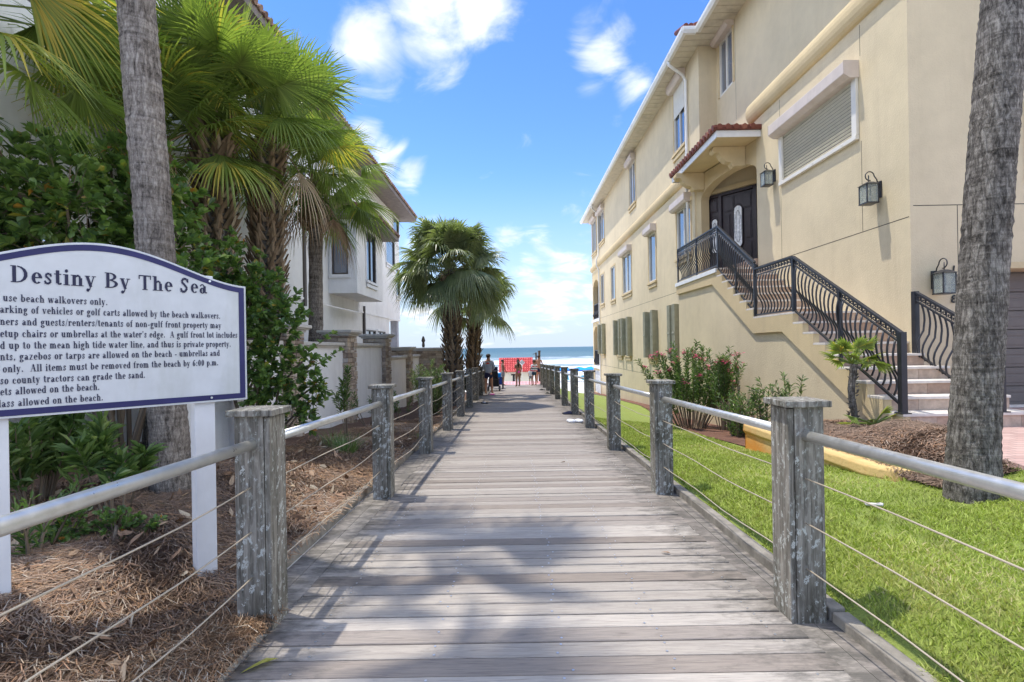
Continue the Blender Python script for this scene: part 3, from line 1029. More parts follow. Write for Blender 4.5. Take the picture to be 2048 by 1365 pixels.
def rail_fence(side):
    xs = -1.42 if side < 0 else 1.565
    root = empty('rail_fence', (xs, 2.8, 0), ('weathered post fence with pipe rail on the left of the boardwalk, beside the sign' if side < 0 else
                                               'weathered post fence with pipe rail on the right of the boardwalk, along the lawn'), 'fence')
    D1 = 2.85
    S = 2.645
    n = 9 if side < 0 else 11
    posts = [D1 + S * i for i in range(n)]
    allp = [D1 - S] + posts
    hw = .095
    for i, y in enumerate(allp):
        if i == 0: continue
        z = deckz(y)
        mb = MB()
        top = z + 1.155 + random.gauss(0, .004)
        k = random.random()
        tw = random.gauss(0, .012)
        Mx = Matrix.Translation((xs, y, 0)) @ Matrix.Rotation(tw, 4, 'Z') @ Matrix.Rotation(random.gauss(0, .004), 4, 'X')
        mb.box((-hw, -hw, z - .35), (hw - .034, hw, top), 0, k, Mx) if side < 0 else mb.box((-hw + .034, -hw, z - .35), (hw, hw, top), 0, k, Mx)
        # cladding board with a shadow gap on the walk side
        if side < 0:
            mb.box((hw - .030, -hw + .002, z - .03), (hw, hw + .004, top - .006), 0, min(1, k + .3), Mx)
        else:
            mb.box((-hw, -hw + .002, z - .03), (-hw + .030, hw + .004, top - .006), 0, min(1, k + .3), Mx)
        p = under(root, mb, 'post', M['post'], bevel=.004)
        c = MB()
        c.box((-.125, -.125, top + .001), (.125, .125, top + .036), 0, random.uniform(.5, 1), Mx)
        cm = c.v
        o = under(p, c, 'post_cap', M['post'], bevel=.005)
    # pipe rails and wires span post to post
    for i in range(len(allp) - 1):
        y0, y1 = allp[i] + (hw - .02), allp[i + 1] - hw + .02
        rb = MB()
        rb.tube([(xs, y0, deckz(y0) + 1.0), (xs, (y0 + y1) / 2, deckz((y0 + y1) / 2) + .998), (xs, y1, deckz(y1) + 1.0)], .0285, 16)
        under(root, rb, 'rail', M['galv'], smooth=True)
        for h in (.77, .53, .285):
            wb = MB()
            sag = random.uniform(.006, .02) if i < 2 else random.uniform(.015, .05)
            pts = []
            for k in range(9):
                t = k / 8
                yy = y0 + .005 + (y1 - y0 - .01) * t
                pts.append((xs + .012 * math.sin(k * 1.3 + i), yy, deckz(yy) + h - sag * 4 * t * (1 - t)))
            wb.tube(pts, .0038, 6)
            under(root, wb, 'wire', M['wire'], smooth=True)
    return root


rail_fence(-1)
rail_fence(1)
# ------------------------------------------------------------------ the cream house on the right
def onx(u, v, X):
    d = ray(u, v)
    t = X / d.x
    return t, EYE + d.z * t


XN, XF = 6.20, 5.67          # near and far (projecting) parts of the side wall
YC = 7.97                    # near corner
YR = 15.36                   # where the projecting part starts upstairs
YB = 15.86                   # ... and downstairs
YL = 33.4                    # loggia starts
YE = 36.6                    # seaward end
ZS = 10.45                   # soffit


def wall_x(mb, X, ya, yb, za, zb, holes, depth=.12, mi=0, sgn=1):
    """wall in the plane x=X looking to -x (sgn=1), with rectangular openings and their reveals"""
    ys = sorted(set([ya, yb] + [h[0] for h in holes] + [h[1] for h in holes]))
    zs = sorted(set([za, zb] + [h[2] for h in holes] + [h[3] for h in holes]))
    for i in range(len(ys) - 1):
        for j in range(len(zs) - 1):
            cy, cz = (ys[i] + ys[i + 1]) / 2, (zs[j] + zs[j + 1]) / 2
            if any(h[0] < cy < h[1] and h[2] < cz < h[3] for h in holes):
                continue
            q = [(X, ys[i + 1], zs[j]), (X, ys[i], zs[j]), (X, ys[i], zs[j + 1]), (X, ys[i + 1], zs[j + 1])]
            mb.face(q if sgn > 0 else q[::-1], mi)
    for (a, b, c, d) in holes:
        E = X + depth * sgn
        mb.face([(X, a, c), (E, a, c), (E, a, d), (X, a, d)], mi)
        mb.face([(X, b, c), (X, b, d), (E, b, d), (E, b, c)], mi)
        mb.face([(X, a, c), (X, b, c), (E, b, c), (E, a, c)], mi)
        mb.face([(X, a, d), (E, a, d), (E, b, d), (X, b, d)], mi)
    return mb


def window_x(house, X, y0, y1, z0, z1, mull=1, sgn=1, fmat='frame', gmat='glass', sill=True, trim=True, box=False, label=None, half_shutter=0, rail=False):
    """a window in a wall x=X: frame with mullions > pane, sill, shutter housing"""
    def bx(mb, xa, xb, ya, yb, za, zb):
        x0, x1 = X + sgn * xa, X + sgn * xb
        mb.box((min(x0, x1), ya, za), (max(x0, x1), yb, zb))
    t = .055
    f = MB()
    bx(f, .0, .09, y0 + .002, y0 + t, z0 + .002, z1 - .002); bx(f, .0, .09, y1 - t, y1 - .002, z0 + .002, z1 - .002)
    bx(f, .002, .088, y0 + t, y1 - t, z0 + .002, z0 + t); bx(f, .002, .088, y0 + t, y1 - t, z1 - t, z1 - .002)
    for k in range(1, mull + 1):
        yy = y0 + (y1 - y0) * k / (mull + 1)
        bx(f, .012, .085, yy - .032, yy + .032, z0 + t, z1 - t)
    if rail:
        zz = (z0 + z1) / 2
        bx(f, .016, .083, y0 + t, y1 - t, zz - .025, zz + .025)
    fo = under(house, f, 'window', M[fmat])
    g = MB()
    bx(g, .05, .058, y0 + t * .6, y1 - t * .6, z0 + t * .6, z1 - t * .6)
    under(fo, g, 'pane', M[gmat])
    if label: fo['label'] = label
    if trim:
        tm = MB()
        w = .085
        bx(tm, -.028, -.001, y0 - w, y0 - .001, z0, z1 + w); bx(tm, -.028, -.001, y1 + .001, y1 + w, z0, z1 + w)
        bx(tm, -.026, -.001, y0, y1, z1 + .001, z1 + w)
        under(fo, tm, 'surround', M['cream_trim'] if fmat == 'frame' else M['white_trim'], bevel=.006)
    if sill:
        sm = MB()
        bx(sm, -.085, -.001, y0 - .11, y1 + .11, z0 - .10, z0 - .002)
        bx(sm, -.055, -.001, y0 - .07, y1 + .07, z0 - .25, z0 - .12)
        under(fo, sm, 'sill', M['cream_trim'] if fmat == 'frame' else M['white_trim'], bevel=.01)
    if box:
        b = MB()
        h = .25
        d = .24
        prof = [(0, 0), (d, .05), (d, h), (0, h)]
        # housing of a rolled up storm shutter: square-backed box with chamfered lower front
        P = [(0.001, z1 - .02), (.16, z1 - .02), (d, z1 + .05), (d, z1 + h), (.001, z1 + h)]
        vs = [(X - sgn * a, y0 - .09, z) for a, z in P] + [(X - sgn * a, y1 + .09, z) for a, z in P]
        b.add(vs, [(0, 1, 2, 3, 4), (9, 8, 7, 6, 5)] + [(i, (i + 1) % 5 + 0, (i + 1) % 5 + 5, i + 5) for i in range(5)])
        under(fo, b, 'shutter_housing', M['shutter_box'], bevel=.008)
    if half_shutter:
        s = MB()
        n = int((z1 - z0) * half_shutter / .055)
        for k in range(n):
            zz = z1 - .055 * (k + 1)
            bx(s, -.018, -.002, y0 + .01, y1 - .01, zz + .003, zz + .052)
        under(fo, s, 'rolling_shutter', M['shutter'], bevel=.006)
    return fo


def holes_from(px, X):
    r = []
    for (ua, ub, vt, vb) in px:
        um = (ua + ub) / 2
        y1 = onx(ua, (vt + vb) / 2, X)[0]; y0 = onx(ub, (vt + vb) / 2, X)[0]
        z1 = onx(um, vt, X)[1]; z0 = onx(um, vb, X)[1]
        r.append((y0, y1, z0, z1))
    return r


def cream_house():
    H = empty('house', (XN, YC, .4), 'cream stucco house on the right with iron-railed entrance stairs', 'house')
    # openings, measured on the photograph and set in the planes of the wall
    mid = holes_from([(1202, 1208.6, 549, 608), (1222.5, 1230.6, 533, 600), (1246, 1263, 507, 586), (1298, 1312, 466, 564), (1354, 1382, 413, 512)], XF)
    top = holes_from([(1198, 1208.6, 424, 484), (1259, 1271, 326, 410), (1348, 1370, 170, 300)], XF)
    gnd = holes_from([(1203.5, 1210, 656, 708), (1236, 1245, 644, 700), (1252, 1262, 640, 711), (1300, 1313, 630, 714), (1351, 1358, 620, 700)], XF)
    # level the rows
    def level(r, z0, z1): return [(a, b, z0 if z0 else c, z1 if z1 else d) for a, b, c, d in r]
    gnd = level(gnd, 1.02, 2.86)
    w = MB()
    wall_x(w, XF, YB, YL, -2.3, 7.0, mid + gnd)
    wall_x(w, XF, YR, YL, 7.0, ZS, top)
    # seaward loggia: piers and arches on two storeys, solid above
    top_l = holes_from([(1184.5, 1193, 441, 506)], XF)
    wall_x(w, XF, YL, YE, 6.6, ZS, top_l)
    # near part of the side wall
    shut = (9.2, 11.66, 5.2, 6.22)
    t5 = holes_from([(1439, 1466, 70, 182)], XN)[0]
    wall_x(w, XN, YC, 12.93, .2, 6.66, [shut], depth=.06)
    wall_x(w, XN, YC, YR, 6.66, ZS, [t5])
    # returns
    w.face([(XF, YR, 6.66), (XN, YR, 6.66), (XN, YR, ZS), (XF, YR, ZS)])
    w.face([(XF, YB, -2), (XN + .9, YB, -2), (XN + .9, YB, 6.66), (XF, YB, 6.66)])
    w.face([(XF, YR, 6.66), (XF, YB, 6.66), (XN, YB, 6.66), (XN, YR, 6.66)])
    w.face([(XF, YR, 6.66), (XF, YR, 7.0), (XF, YB, 7.0), (XF, YB, 6.66)])
    # alcove side (faces away) and ceiling
    w.face([(XN, 12.93, .2), (XN, 12.93, 6.66), (XN + 1.1, 12.93, 6.66), (XN + 1.1, 12.93, .2)])
    w.face([(XN + 1.1, 12.93, 2), (XN + 1.1, 12.93, 6.66), (XN + 1.1, 14.35, 6.66), (XN + 1.1, 14.35, 2)])
    w.face([(XN, 12.93, 6.655), (XF, YB, 6.655), (XN + 1.1, YB, 6.655), (XN + 1.1, 12.93, 6.655)])
    # angled door wall
    D0 = Vector((7.30, 14.05, 0)); D1 = Vector((5.74, 16.05, 0))
    # seaward end wall and back
    w.face([(XF, YE, -2.3), (18, YE, -2.3), (18, YE, ZS), (XF, YE, ZS)])
    w.face([(18, YC, -2.3), (18, YC, ZS), (18, YE, ZS), (18, YE, -2.3)])
    # front wall with the garage opening
    gx0, gx1, gz1 = 7.28, 10.2, 2.60
    zs = [(.2, gz1), (gz1, ZS)]
    w.face([(XN, YC, .2), (gx0, YC, .2), (gx0, YC, gz1), (XN, YC, gz1)])
    w.face([(gx1, YC, .2), (18, YC, .2), (18, YC, gz1), (gx1, YC, gz1)])
    w.face([(XN, YC, gz1), (18, YC, gz1), (18, YC, ZS), (XN, YC, ZS)])
    for (a, b) in ((gx0, gx0), (gx1, gx1)):
        w.face([(a, YC, .2), (a, YC + .42, .2), (a, YC + .42, gz1), (a, YC, gz1)])
    w.face([(gx0, YC, gz1), (gx0, YC + .42, gz1), (gx1, YC + .42, gz1), (gx1, YC, gz1)])
    under(H, w, 'wall', M['cream'])
    # loggia walls with arches
    lg = MB()
    a0, a1 = YL + .55, YE - .35
    def arch(zf, zspring, ztop, zbot):
        pts = [(YL, zf), (a0, zf), (a0, zspring)]
        n = 10
        for k in range(1, n):
            a = PI - PI * k / n
            pts.append(((a0 + a1) / 2 + (a1 - a0) / 2 * math.cos(a), zspring + (ztop - zspring) * math.sin(a)))
        pts += [(a1, zspring), (a1, zf), (YE, zf), (YE, zbot), (YL, zbot)]
        return pts
    for (zf, sp, tp, zb) in ((3.32, 5.35, 6.05, 6.6), (.15, 2.3, 2.85, 3.3)):
        poly = arch(zf, sp, tp, zb)
        lg.extrude(poly, (XF, 0, 0), (0, 1, 0), (0, 0, 1), (1, 0, 0), .3)
    lg.box((XF, YL, -2.3), (XF + .3, YE, -1.7)); lg.box((XF, YL, -.15), (XF + .3, YE, .146))
    lg.box((XF, YL, -1.7), (XF + .3, a0, -.15)); lg.box((XF, a1, -1.7), (XF + .3, YE, -.15))
    lg.box((XF + .3, YL - .02, -2.3), (17.9, YL + .1, ZS - .01))
    under(H, lg, 'loggia', M['cream_trim'])
    for zf in (3.32, .15):
        sl = MB(); sl.box((XF - .09, YL + .1, zf - .16), (XF + .36, YE + .06, zf + .02))
        under(H, sl, 'balcony_slab', M['white_trim'], bevel=.01)
        rl = MB()
        rl.bar((XF + .05, a0, zf + 1.05), (XF + .05, a1, zf + 1.05), .05, .05); rl.bar((XF + .05, a0, zf + .1), (XF + .05, a1, zf + .1), .035, .03)
        for k in range(22):
            yy = a0 + .05 + (a1 - a0 - .1) * k / 21
            rl.tube([(XF + .05, yy, zf + 1.03), (XF + .05, yy, zf + .6), (XF - .05, yy, zf + .32), (XF + .05, yy, zf + .1)], .011, 5)
        under(H, rl, 'balcony_railing', M['iron'])
    lv = MB()
    for k in range(18):
        z = -1.68 + k * .085
        lv.box((XF + .05, a0 + .02, z), (XF + .11, a1 - .02, z + .05), mat=None)
    under(H, lv, 'louvre', M['white_trim'])
    # windows
    for i, h in enumerate(mid):
        window_x(H, XF, *h, mull=1 if i in (2,) else (0 if i < 2 else (1 if i == 4 else 0)), box=(i >= 2))
    for i, h in enumerate(top):
        window_x(H, XF, *h, mull=1, box=True, half_shutter=.46 if i == 2 else 0)
    for h in top_l:
        window_x(H, XF, *h, mull=2, box=True)
    window_x(H, XN, *t5, mull=1, sill=False, box=True, label='small window tucked under the eave above the entrance canopy')
    for i, h in enumerate(gnd):
        fo = window_x(H, XF, *h, mull=0, trim=False, sill=True)
        for (ya, yb) in ((h[0] - .24, h[0] + .06), (h[1] - .06, h[1] + .24)):
            sb = MB()
            n = 5
            for k in range(n):
                y0 = ya + (yb - ya) * k / n; y1 = ya + (yb - ya) * (k + 1) / n - .008
                sb.box((XF - .23 + (.012 if k % 2 else 0), y0, h[2] - .03), (XF - .10, y1, h[3] + .03))
            sb.box((XF - .245, ya + .01, (h[2] + h[3]) / 2 - .05), (XF - .232, yb - .01, (h[2] + h[3]) / 2 - .0))
            sb.box((XF - .10, ya + .02, h[2] - .02), (XF - .002, yb - .02, h[3] + .02))
            under(fo, sb, 'folded_shutter', M['olive'])
    # wide rolling shutter on the near wall
    s = MB()
    y0, y1, z0, z1 = shut
    n = 15
    for k in range(n):
        za = z0 + (z1 - z0) * k / n + .013; zb = z0 + (z1 - z0) * (k + 1) / n - .016
        mid_ = (za + zb) / 2
        s.add([(XN + .02, y0, za), (XN + .02, y1, za), (XN - .022, y0, mid_ + .010), (XN - .022, y1, mid_ + .010), (XN + .02, y0, zb), (XN + .02, y1, zb)], [(1, 0, 2, 3), (3, 2, 4, 5)])
    s.box((XN + .022, y0, z0), (XN + .03, y1, z1), 1)
    so = under(H, s, 'rolling_shutter', [M['shutter'], M['frame_dark']])
    g = MB()
    g.box((XN - .055, y0 - .10, z0 - .02), (XN - .002, y0 + .03, z1)); g.box((XN - .055, y1 - .03, z0 - .02), (XN - .002, y1 + .10, z1))
    g.box((XN - .07, y0 - .10, z0 - .10), (XN - .002, y1 + .10, z0 - .022))
    for k in (.12, .5, .85):
        g.box((XN - .085, y0 + (y1 - y0) * k - .03, z0 - .07), (XN - .071, y0 + (y1 - y0) * k - .01, z0 - .05))
    under(so, g, 'guide_rail', M['frame'], bevel=.006)
    b = MB()
    P = [(-.001, z1 - .02), (-.16, z1 - .02), (-.27, z1 + .05), (-.27, z1 + .27), (-.001, z1 + .27)]
    vs = [(XN + a, y0 - .12, z) for a, z in P] + [(XN + a, y1 + .12, z) for a, z in P]
    b.add(vs, [(0, 1, 2, 3, 4), (9, 8, 7, 6, 5)] + [(i, (i + 1) % 5, (i + 1) % 5 + 5, i + 5) for i in range(5)])
    under(so, b, 'shutter_housing', M['shutter_box'], bevel=.01)
    # half-round string mouldings
    for (X, ya, yb, zb, zt) in ((XN, YC, 13.2, 7.14, 7.64), (XF, YR - .05, YE + .1, 6.74, 7.16)):
        mo = MB()
        n = 9
        vs = []
        rz = (zt - zb) / 2; zc = (zt + zb) / 2
        for yy in (ya, yb):
            for k in range(n + 1):
                a = -PI / 2 + PI * k / n
                vs.append((X - .135 * math.cos(a) - .001, yy, zc + rz * math.sin(a)))
        m_ = n + 1
        mo.add(vs, [(k, k + m_, k + 1 + m_, k + 1) for k in range(n)] + [tuple(range(m_)), tuple(range(2 * m_ - 1, m_ - 1, -1))])
        under(H, mo, 'string_moulding', M['cream_trim'], smooth=False)
    # control joints in the render
    j = MB()
    def jz(X, ya, yb, z): j.box((X - .0015, ya, z - .006), (X + .004, yb, z + .006))
    def jy(X, y, za, zb): j.box((X - .0015, y - .005, za), (X + .004, y + .005, zb))
    jz(XN, YC + .02, 12.9, 3.44); jy(XN, 9.05, 3.45, 5.05); jy(XN, 9.05, 6.55, 7.1); jy(XN, 11.78, 3.45, 5.05); jy(XN, 11.78, 6.55, 7.1); jy(XN, 14.04, 7.66, 10.4)
    jz(XF, YB + .1, YL, 3.32); jz(XF, YB + .1, YL, .28)
    j.box((XN + .05, YC - .0015, 3.60), (17.9, YC + .004, 3.612)); j.box((6.93, YC - .0015, 2.0), (6.94, YC + .004, 3.6)); j.box((6.93, YC - .0015, .45), (6.94, YC + .004, 2.0))
    under(H, j, 'render_joint', M['edging'])
    # eaves: soffit boards, fascia, gutter, tile edge, roof
    xe_n, xe_f = 5.36, 4.98
    ye_n = YR - .72          # near end of the projecting eave
    so_ = MB()
    def soff(xa, xb, ya, yb):
        yy = ya
        while yy < yb - 1e-3:
            y2 = min(yb, yy + .30)
            so_.box((xa, yy + .014, ZS - .012 + .002), (xb, y2 - .014, ZS + .03))
            so_.box((xa, yy - .014, ZS + .022), (xb, yy + .014, ZS + .03))
            yy = y2
    soff(xe_n + .12, XN + .05, YC - .75, ye_n + .1)
    soff(xe_f + .12, XN + .05, ye_n + .1, YE + .7)
    # front eave over the garage wall
    xx = XN + .05
    while xx < 18:
        so_.box((xx + .006, YC - .75, ZS - .01), (xx + .294, YC + .05, ZS + .03)); xx += .30
    under(H, so_, 'soffit', M['soffit'])
    gt = MB()
    def gutter(path):
        prof = [(.10, -.02), (.02, -.03), (-.03, .05), (-.035, .13), (-.02, .15), (.10, .15)]
        for (a, b2) in zip(path[:-1], path[1:]):
            a = Vector(a); b2 = Vector(b2)
            d = (b2 - a).normalized(); nrm = Vector((d.y, -d.x, 0))
            if nrm.x + nrm.y > 0 and abs(d.y) > .5: nrm = -nrm
            if abs(d.x) > .5: nrm = Vector((0, 1, 0))
            vs = [a + nrm * p + Vector((0, 0, q)) for p, q in prof] + [b2 + nrm * p + Vector((0, 0, q)) for p, q in prof]
            gt.add(vs, [tuple(range(5, -1, -1)), tuple(range(6, 12))] + [(i, (i + 1) % 6, (i + 1) % 6 + 6, i + 6) for i in range(6)])
    def gut_y(x, ya, yb):
        prof = [(.115, -.03), (.02, -.035), (-.035, .05), (-.04, .13), (-.02, .15), (.115, .15)]
        vs = [(x + p, yy, ZS + q) for yy in (ya, yb) for p, q in prof]
        gt.add(vs, [tuple(range(5, -1, -1)), tuple(range(6, 12))] + [(i, (i + 1) % 6, (i + 1) % 6 + 6, i + 6) for i in range(6)])
    def gut_x(y, xa, xb):
        prof = [(.115, -.03), (.02, -.035), (-.035, .05), (-.04, .13), (-.02, .15), (.115, .15)]
        vs = [(xx_, y + p, ZS + q) for xx_ in (xa, xb) for p, q in prof]
        gt.add(vs, [tuple(range(5, -1, -1)), tuple(range(6, 12))] + [(i, (i + 1) % 6, (i + 1) % 6 + 6, i + 6) for i in range(6)])
    gut_y(xe_n, YC - .8, ye_n); gut_y(xe_f, ye_n, YE + .75); gut_x(ye_n, xe_f + .005, xe_n + .005); gut_x(YC - .8, xe_n + .005, 18)
    under(H, gt, 'gutter', M['gutter'])
    rf = MB()
    ridge = [(12, YC + 5.6, 13.2), (12, YE - 6, 13.2)]
    e = [(xe_n, YC - .8, ZS + .16), (18.8, YC - .8, ZS + .16), (18.8, YE + .75, ZS + .16), (xe_f, YE + .75, ZS + .16), (xe_f, ye_n, ZS + .16), (xe_n, ye_n, ZS + .16)]
    rf.face([e[0], e[1], ridge[0]]); rf.face([e[1], e[2], ridge[1], ridge[0]]); rf.face([e[2], e[3], ridge[1]]); rf.face([e[3], e[4], e[5], e[0], ridge[0], ridge[1]])
    yy = YC - .7
    while yy < YE + .7:
        x0 = xe_n if yy < ye_n else xe_f
        rf.tube([(x0 + .05, yy, ZS + .165), (x0 + 1.4, yy, ZS + .165 + 1.35 * .41)], .06, 8)
        yy += .27
    for k in range(3):
        rf.tube([(xe_f + .1 + k * .14, ye_n + .02, ZS + .19), (xe_f + .1 + k * .14, ye_n + .9, ZS + .5)], .07, 8)
    under(H, rf, 'roof', M['tile'])
    # downspouts
    def spout(pts, r=.045):
        d = MB()
        d.tube(pts, r, 10)
        under(H, d, 'downspout', M['gutter'], smooth=True)
    ya = onx(1376, 200, XF)[0]
    spout([(xe_f + .05, ya - .15, ZS - .02), (xe_f + .05, ya - .15, ZS - .12), (xe_f + .2, ya - .12, ZS - .22), (XF - .16, ya, ZS - .36), (XF - .07, ya, ZS - .55), (XF - .07, ya, 7.5), (XF - .09, ya, 7.3), (XF - .22, ya, 7.18), (XF - .22, ya, 6.72), (XF - .08, ya, 6.5), (XF - .07, ya, 3.4)])
    spout([(xe_f + .05, YL - 1.2, ZS - .02), (xe_f + .1, YL - .9, ZS - .2), (XF - .2, YL - .3, ZS - .32), (XF - .08, YL - .1, ZS - .5), (XF - .08, YL - .1, 7.4), (XF - .22, YL - .1, 7.15), (XF - .22, YL - .1, 6.75), (XF - .08, YL - .1, 6.45), (XF - .08, YL - .1, -1.6), (XF - .25, YL - .1, -1.75)])
    # entrance: arched header, transom wall, angled door set
    A = Vector((XN, 12.93, 0)); B = Vector((XF + .04, YB, 0))
    ax = (B - A); Lh = ax.length; ax.normalize()
    nrm = Vector((ax.y, -ax.x, 0))
    hd = MB()
    pil = .30
    poly = [(0, 6.65), (0, 6.02)]
    n = 14
    for k in range(n + 1):
        a = PI - PI * k / n
        poly.append((Lh / 2 - .02 + (Lh / 2 - .02) * math.cos(a) * 1.0 * (1) if k in (0,) else (Lh - pil) / 2 + (Lh - pil) / 2 * math.cos(a), 5.86 + .42 * math.sin(a)))
    poly = [(0, 6.65)] + [((Lh - pil) / 2 + (Lh - pil) / 2 * math.cos(PI - PI * k / n), 5.88 + .40 * math.sin(PI * k / n)) for k in range(n + 1)] + [(Lh - pil, 3.3), (Lh, 3.3), (Lh, 6.65)]
    hd.extrude(poly, A, ax, (0, 0, 1), nrm, .26)
    ho = under(H, hd, 'entrance_arch', M['cream_trim'])
    dw = MB()
    dx = (D1 - D0).normalized(); dn = Vector((-dx.y, dx.x, 0))
    if dn.y > 0: dn = -dn
    # door wall: panels around the opening
    E0, E1 = Vector((6.95, 14.5, 0)), Vector((5.97, 15.755, 0))
    zf, zt = 3.66, 6.02
    def on(d, z): return (d.x, d.y, z)
    F0 = E0 - dx * .6; F1 = E1 + dx * .3
    dw.face([on(E0 - dx * .5, 2.0), on(E0, 2.0), on(E0, 6.65), on(E0 - dx * .5, 6.65)])
    dw.face([on(E1, 2.0), on(F1, 2.0), on(F1, 6.65), on(E1, 6.65)])
    dw.face([on(E0, zt), on(E1, zt), on(E1, 6.65), on(E0, 6.65)])
    dw.face([on(E0, 2.0), on(E1, 2.0), on(E1, zf), on(E0, zf)])
    bm_ = MB()
    bm_.extrude([(-.35, 0), (2.1, 0), (2.1, .13), (-.35, .13)], E0 + Vector((0, 0, zt + .02)), dx, (0, 0, 1), dn, .06)
    under(H, dw, 'door_wall', M['cream'])
    under(H, bm_, 'lintel', M['cream_trim'])
    Wd = (E1 - E0).length
    dm = MB()
    def dbox(mb, a0_, a1_, z0_, z1_, t0, t1):
        mb.extrude([(a0_, z0_), (a1_, z0_), (a1_, z1_), (a0_, z1_)], E0 + dn * t0, dx, (0, 0, 1), dn, t1 - t0)
    dd = .03
    dbox(dm, 0, Wd, zf, zt, -.06, -.02)                       # leaf slab
    for (a0_, a1_) in ((0, .09), (1.06, 1.16), (Wd - .07, Wd)):  # jambs
        dbox(dm, a0_, a1_, zf, zt, -.019, .04)
    dbox(dm, .09, 1.06, zt - .09, zt, -.019, .038); dbox(dm, 1.16, Wd - .07, zt - .09, zt, -.019, .038)
    # raised mouldings of the panels
    def panel(a0_, a1_, z0_, z1_):
        dbox(dm, a0_, a1_, z0_, z1_, -.019, -.004)
        dbox(dm, a0_ + .03, a1_ - .03, z0_ + .03, z1_ - .03, -.0035, .012)
    panel(.16, .46, 5.42, 5.86); panel(.68, .99, 5.42, 5.86)
    panel(.16, .36, 4.55, 5.34); panel(.80, .99, 4.55, 5.34)
    panel(.16, .36, 3.80, 4.45); panel(.80, .99, 3.80, 4.45); panel(.42, .74, 3.80, 4.30)
    panel(1.21, Wd - .12, 5.5, 5.86); panel(1.21, Wd - .12, 3.8, 4.2)
    do = under(H, dm, 'door', M['door'], bevel=.006)
    do['label'] = 'dark panelled front door with tall oval leaded glass and sidelight'
    gl = MB(); rg = MB()
    for (cx, hw_, z0_, z1_) in ((.575, .145, 4.45, 5.42), (1.31, .11, 4.35, 5.2)):
        pts = []
        for k in range(9):
            a = PI * k / 8
            pts.append((cx + hw_ * math.cos(a), z1_ + hw_ * math.sin(a)))
        for k in range(9):
            a = PI + PI * k / 8
            pts.append((cx + hw_ * math.cos(a), z0_ + hw_ * math.sin(a)))
        gl.extrude(pts, E0 - dn * .018, dx, (0, 0, 1), dn, .008)
        loop = [E0 + dn * .0 + dx * a + Vector((0, 0, z)) for a, z in pts]
        rg.tube(loop + [loop[0]], .026, 6, cap=False)
        for f_ in (.35, .7):
            lp = [E0 - dn * .006 + dx * (cx + hw_ * f_ * math.sin(2 * PI * t / 16)) + Vector((0, 0, (z0_ + z1_) / 2 + (z1_ - z0_) * .48 * math.cos(2 * PI * t / 16))) for t in range(17)]
            rg.tube(lp, .004, 4, cap=False)
    under(do, gl, 'door_glass', M['frosted'])
    under(do, rg, 'glass_moulding', M['door'], smooth=True)
    kn = MB()
    kp = E0 + dx * 1.0 + dn * .04 + Vector((0, 0, 4.65))
    kn.tube([kp - Vector((0, 0, .12)), kp, kp + Vector((0, 0, .1))], .014, 6)
    under(do, kn, 'handle', M['lamp_metal'])
    # canopy on two scrolled brackets
    cy0, cy1, cxo = 12.68, 16.25, 5.10
    cn = MB()
    cn.face([(cxo + .03, cy0 + .02, 6.655), (XN + .06, cy0 + .02, 6.655), (XN + .06, cy1, 6.655), (cxo + .03, cy1, 6.655)][::-1])
    cb = under(H, cn, 'canopy', M['cream_trim'])
    fs = MB()
    fs.box((cxo, cy0, 6.63), (cxo + .03, cy1, 6.79)); fs.box((cxo + .03, cy0, 6.63), (XN - .002, cy0 + .03, 6.79)); fs.box((cxo + .03, cy1 - .03, 6.63), (XF, cy1, 6.79))
    under(cb, fs, 'fascia', M['white_trim'])
    ct = MB()
    ct.box((cxo - .05, cy0 - .05, 6.80), (XN - .002, cy1 + .05, 6.84), r=.2)
    ct.box((cxo - .06, cy0 - .055, 6.842), (XN - .002, cy0 - .02, 6.91), r=.4)
    slope = .30
    yy = cy0 + .02
    while yy < cy1:
        x1 = XN - .005 if yy < YR else XF - .005
        x1 = min(x1, cxo + .05 + (yy - cy0) * 1.0)
        k = 0
        xx = cxo - .09
        while xx < x1 - .1:
            xb = min(xx + .36, x1)
            za = 6.865 + (xx - cxo) * slope
            ct.tube([(xx, yy, za + .02), (xb, yy, za + (xb - xx) * slope + .0)], [.068, .056], 8)
            xx += .32; k += 1
        yy += .205
    ct.face([(cxo - .06, cy0 - .05, 6.85), (XN - .004, cy0 + 1.1, 6.85 + 1.1 * slope), (XN - .004, cy1, 6.85 + 1.1 * slope), (cxo - .06, cy1, 6.85)])
    ct.face([(cxo - .06, cy0 - .05, 6.845), (XN - .004, cy0 - .05, 6.845), (XN - .004, cy0 + 1.1, 6.85 + 1.1 * slope)])
    xx = cxo + .05
    while xx < XN - .03:
        ye_ = cy0 + (xx - cxo)
        y_ = cy0 - .09
        while y_ < ye_:
            yb_ = min(y_ + .36, ye_ + .05)
            za = 6.865 + (y_ - cy0) * slope
            ct.tube([(xx, y_, za + .02), (xx, yb_, za + (yb_ - y_) * slope + .0)], [.068, .056], 8)
            y_ += .32
        xx += .205
    under(cb, ct, 'roof_tiles', M['tile'])
    for yy in (13.35, 15.35):
        xw = XN + (XF + .04 - XN) * (yy - 12.93) / (YB - 12.93) - .27
        bk = MB()
        pts = []
        prof = [(.26, 6.65), (-.56, 6.65), (-.60, 6.60), (-.60, 6.53), (-.54, 6.48), (-.46, 6.50), (-.42, 6.47), (-.36, 6.36), (-.24, 6.26), (-.12, 6.23), (-.10, 6.18), (-.04, 6.12), (.02, 6.14), (.26, 6.14)]
        bk.extrude([(a, z) for a, z in prof], (xw + .0, yy, 0), (1, 0, 0), (0, 0, 1), (0, 1, 0), .24)
        under(cb, bk, 'bracket', M['cream_trim'], bevel=.012)
    # garage door
    gd = MB()
    npan = 7
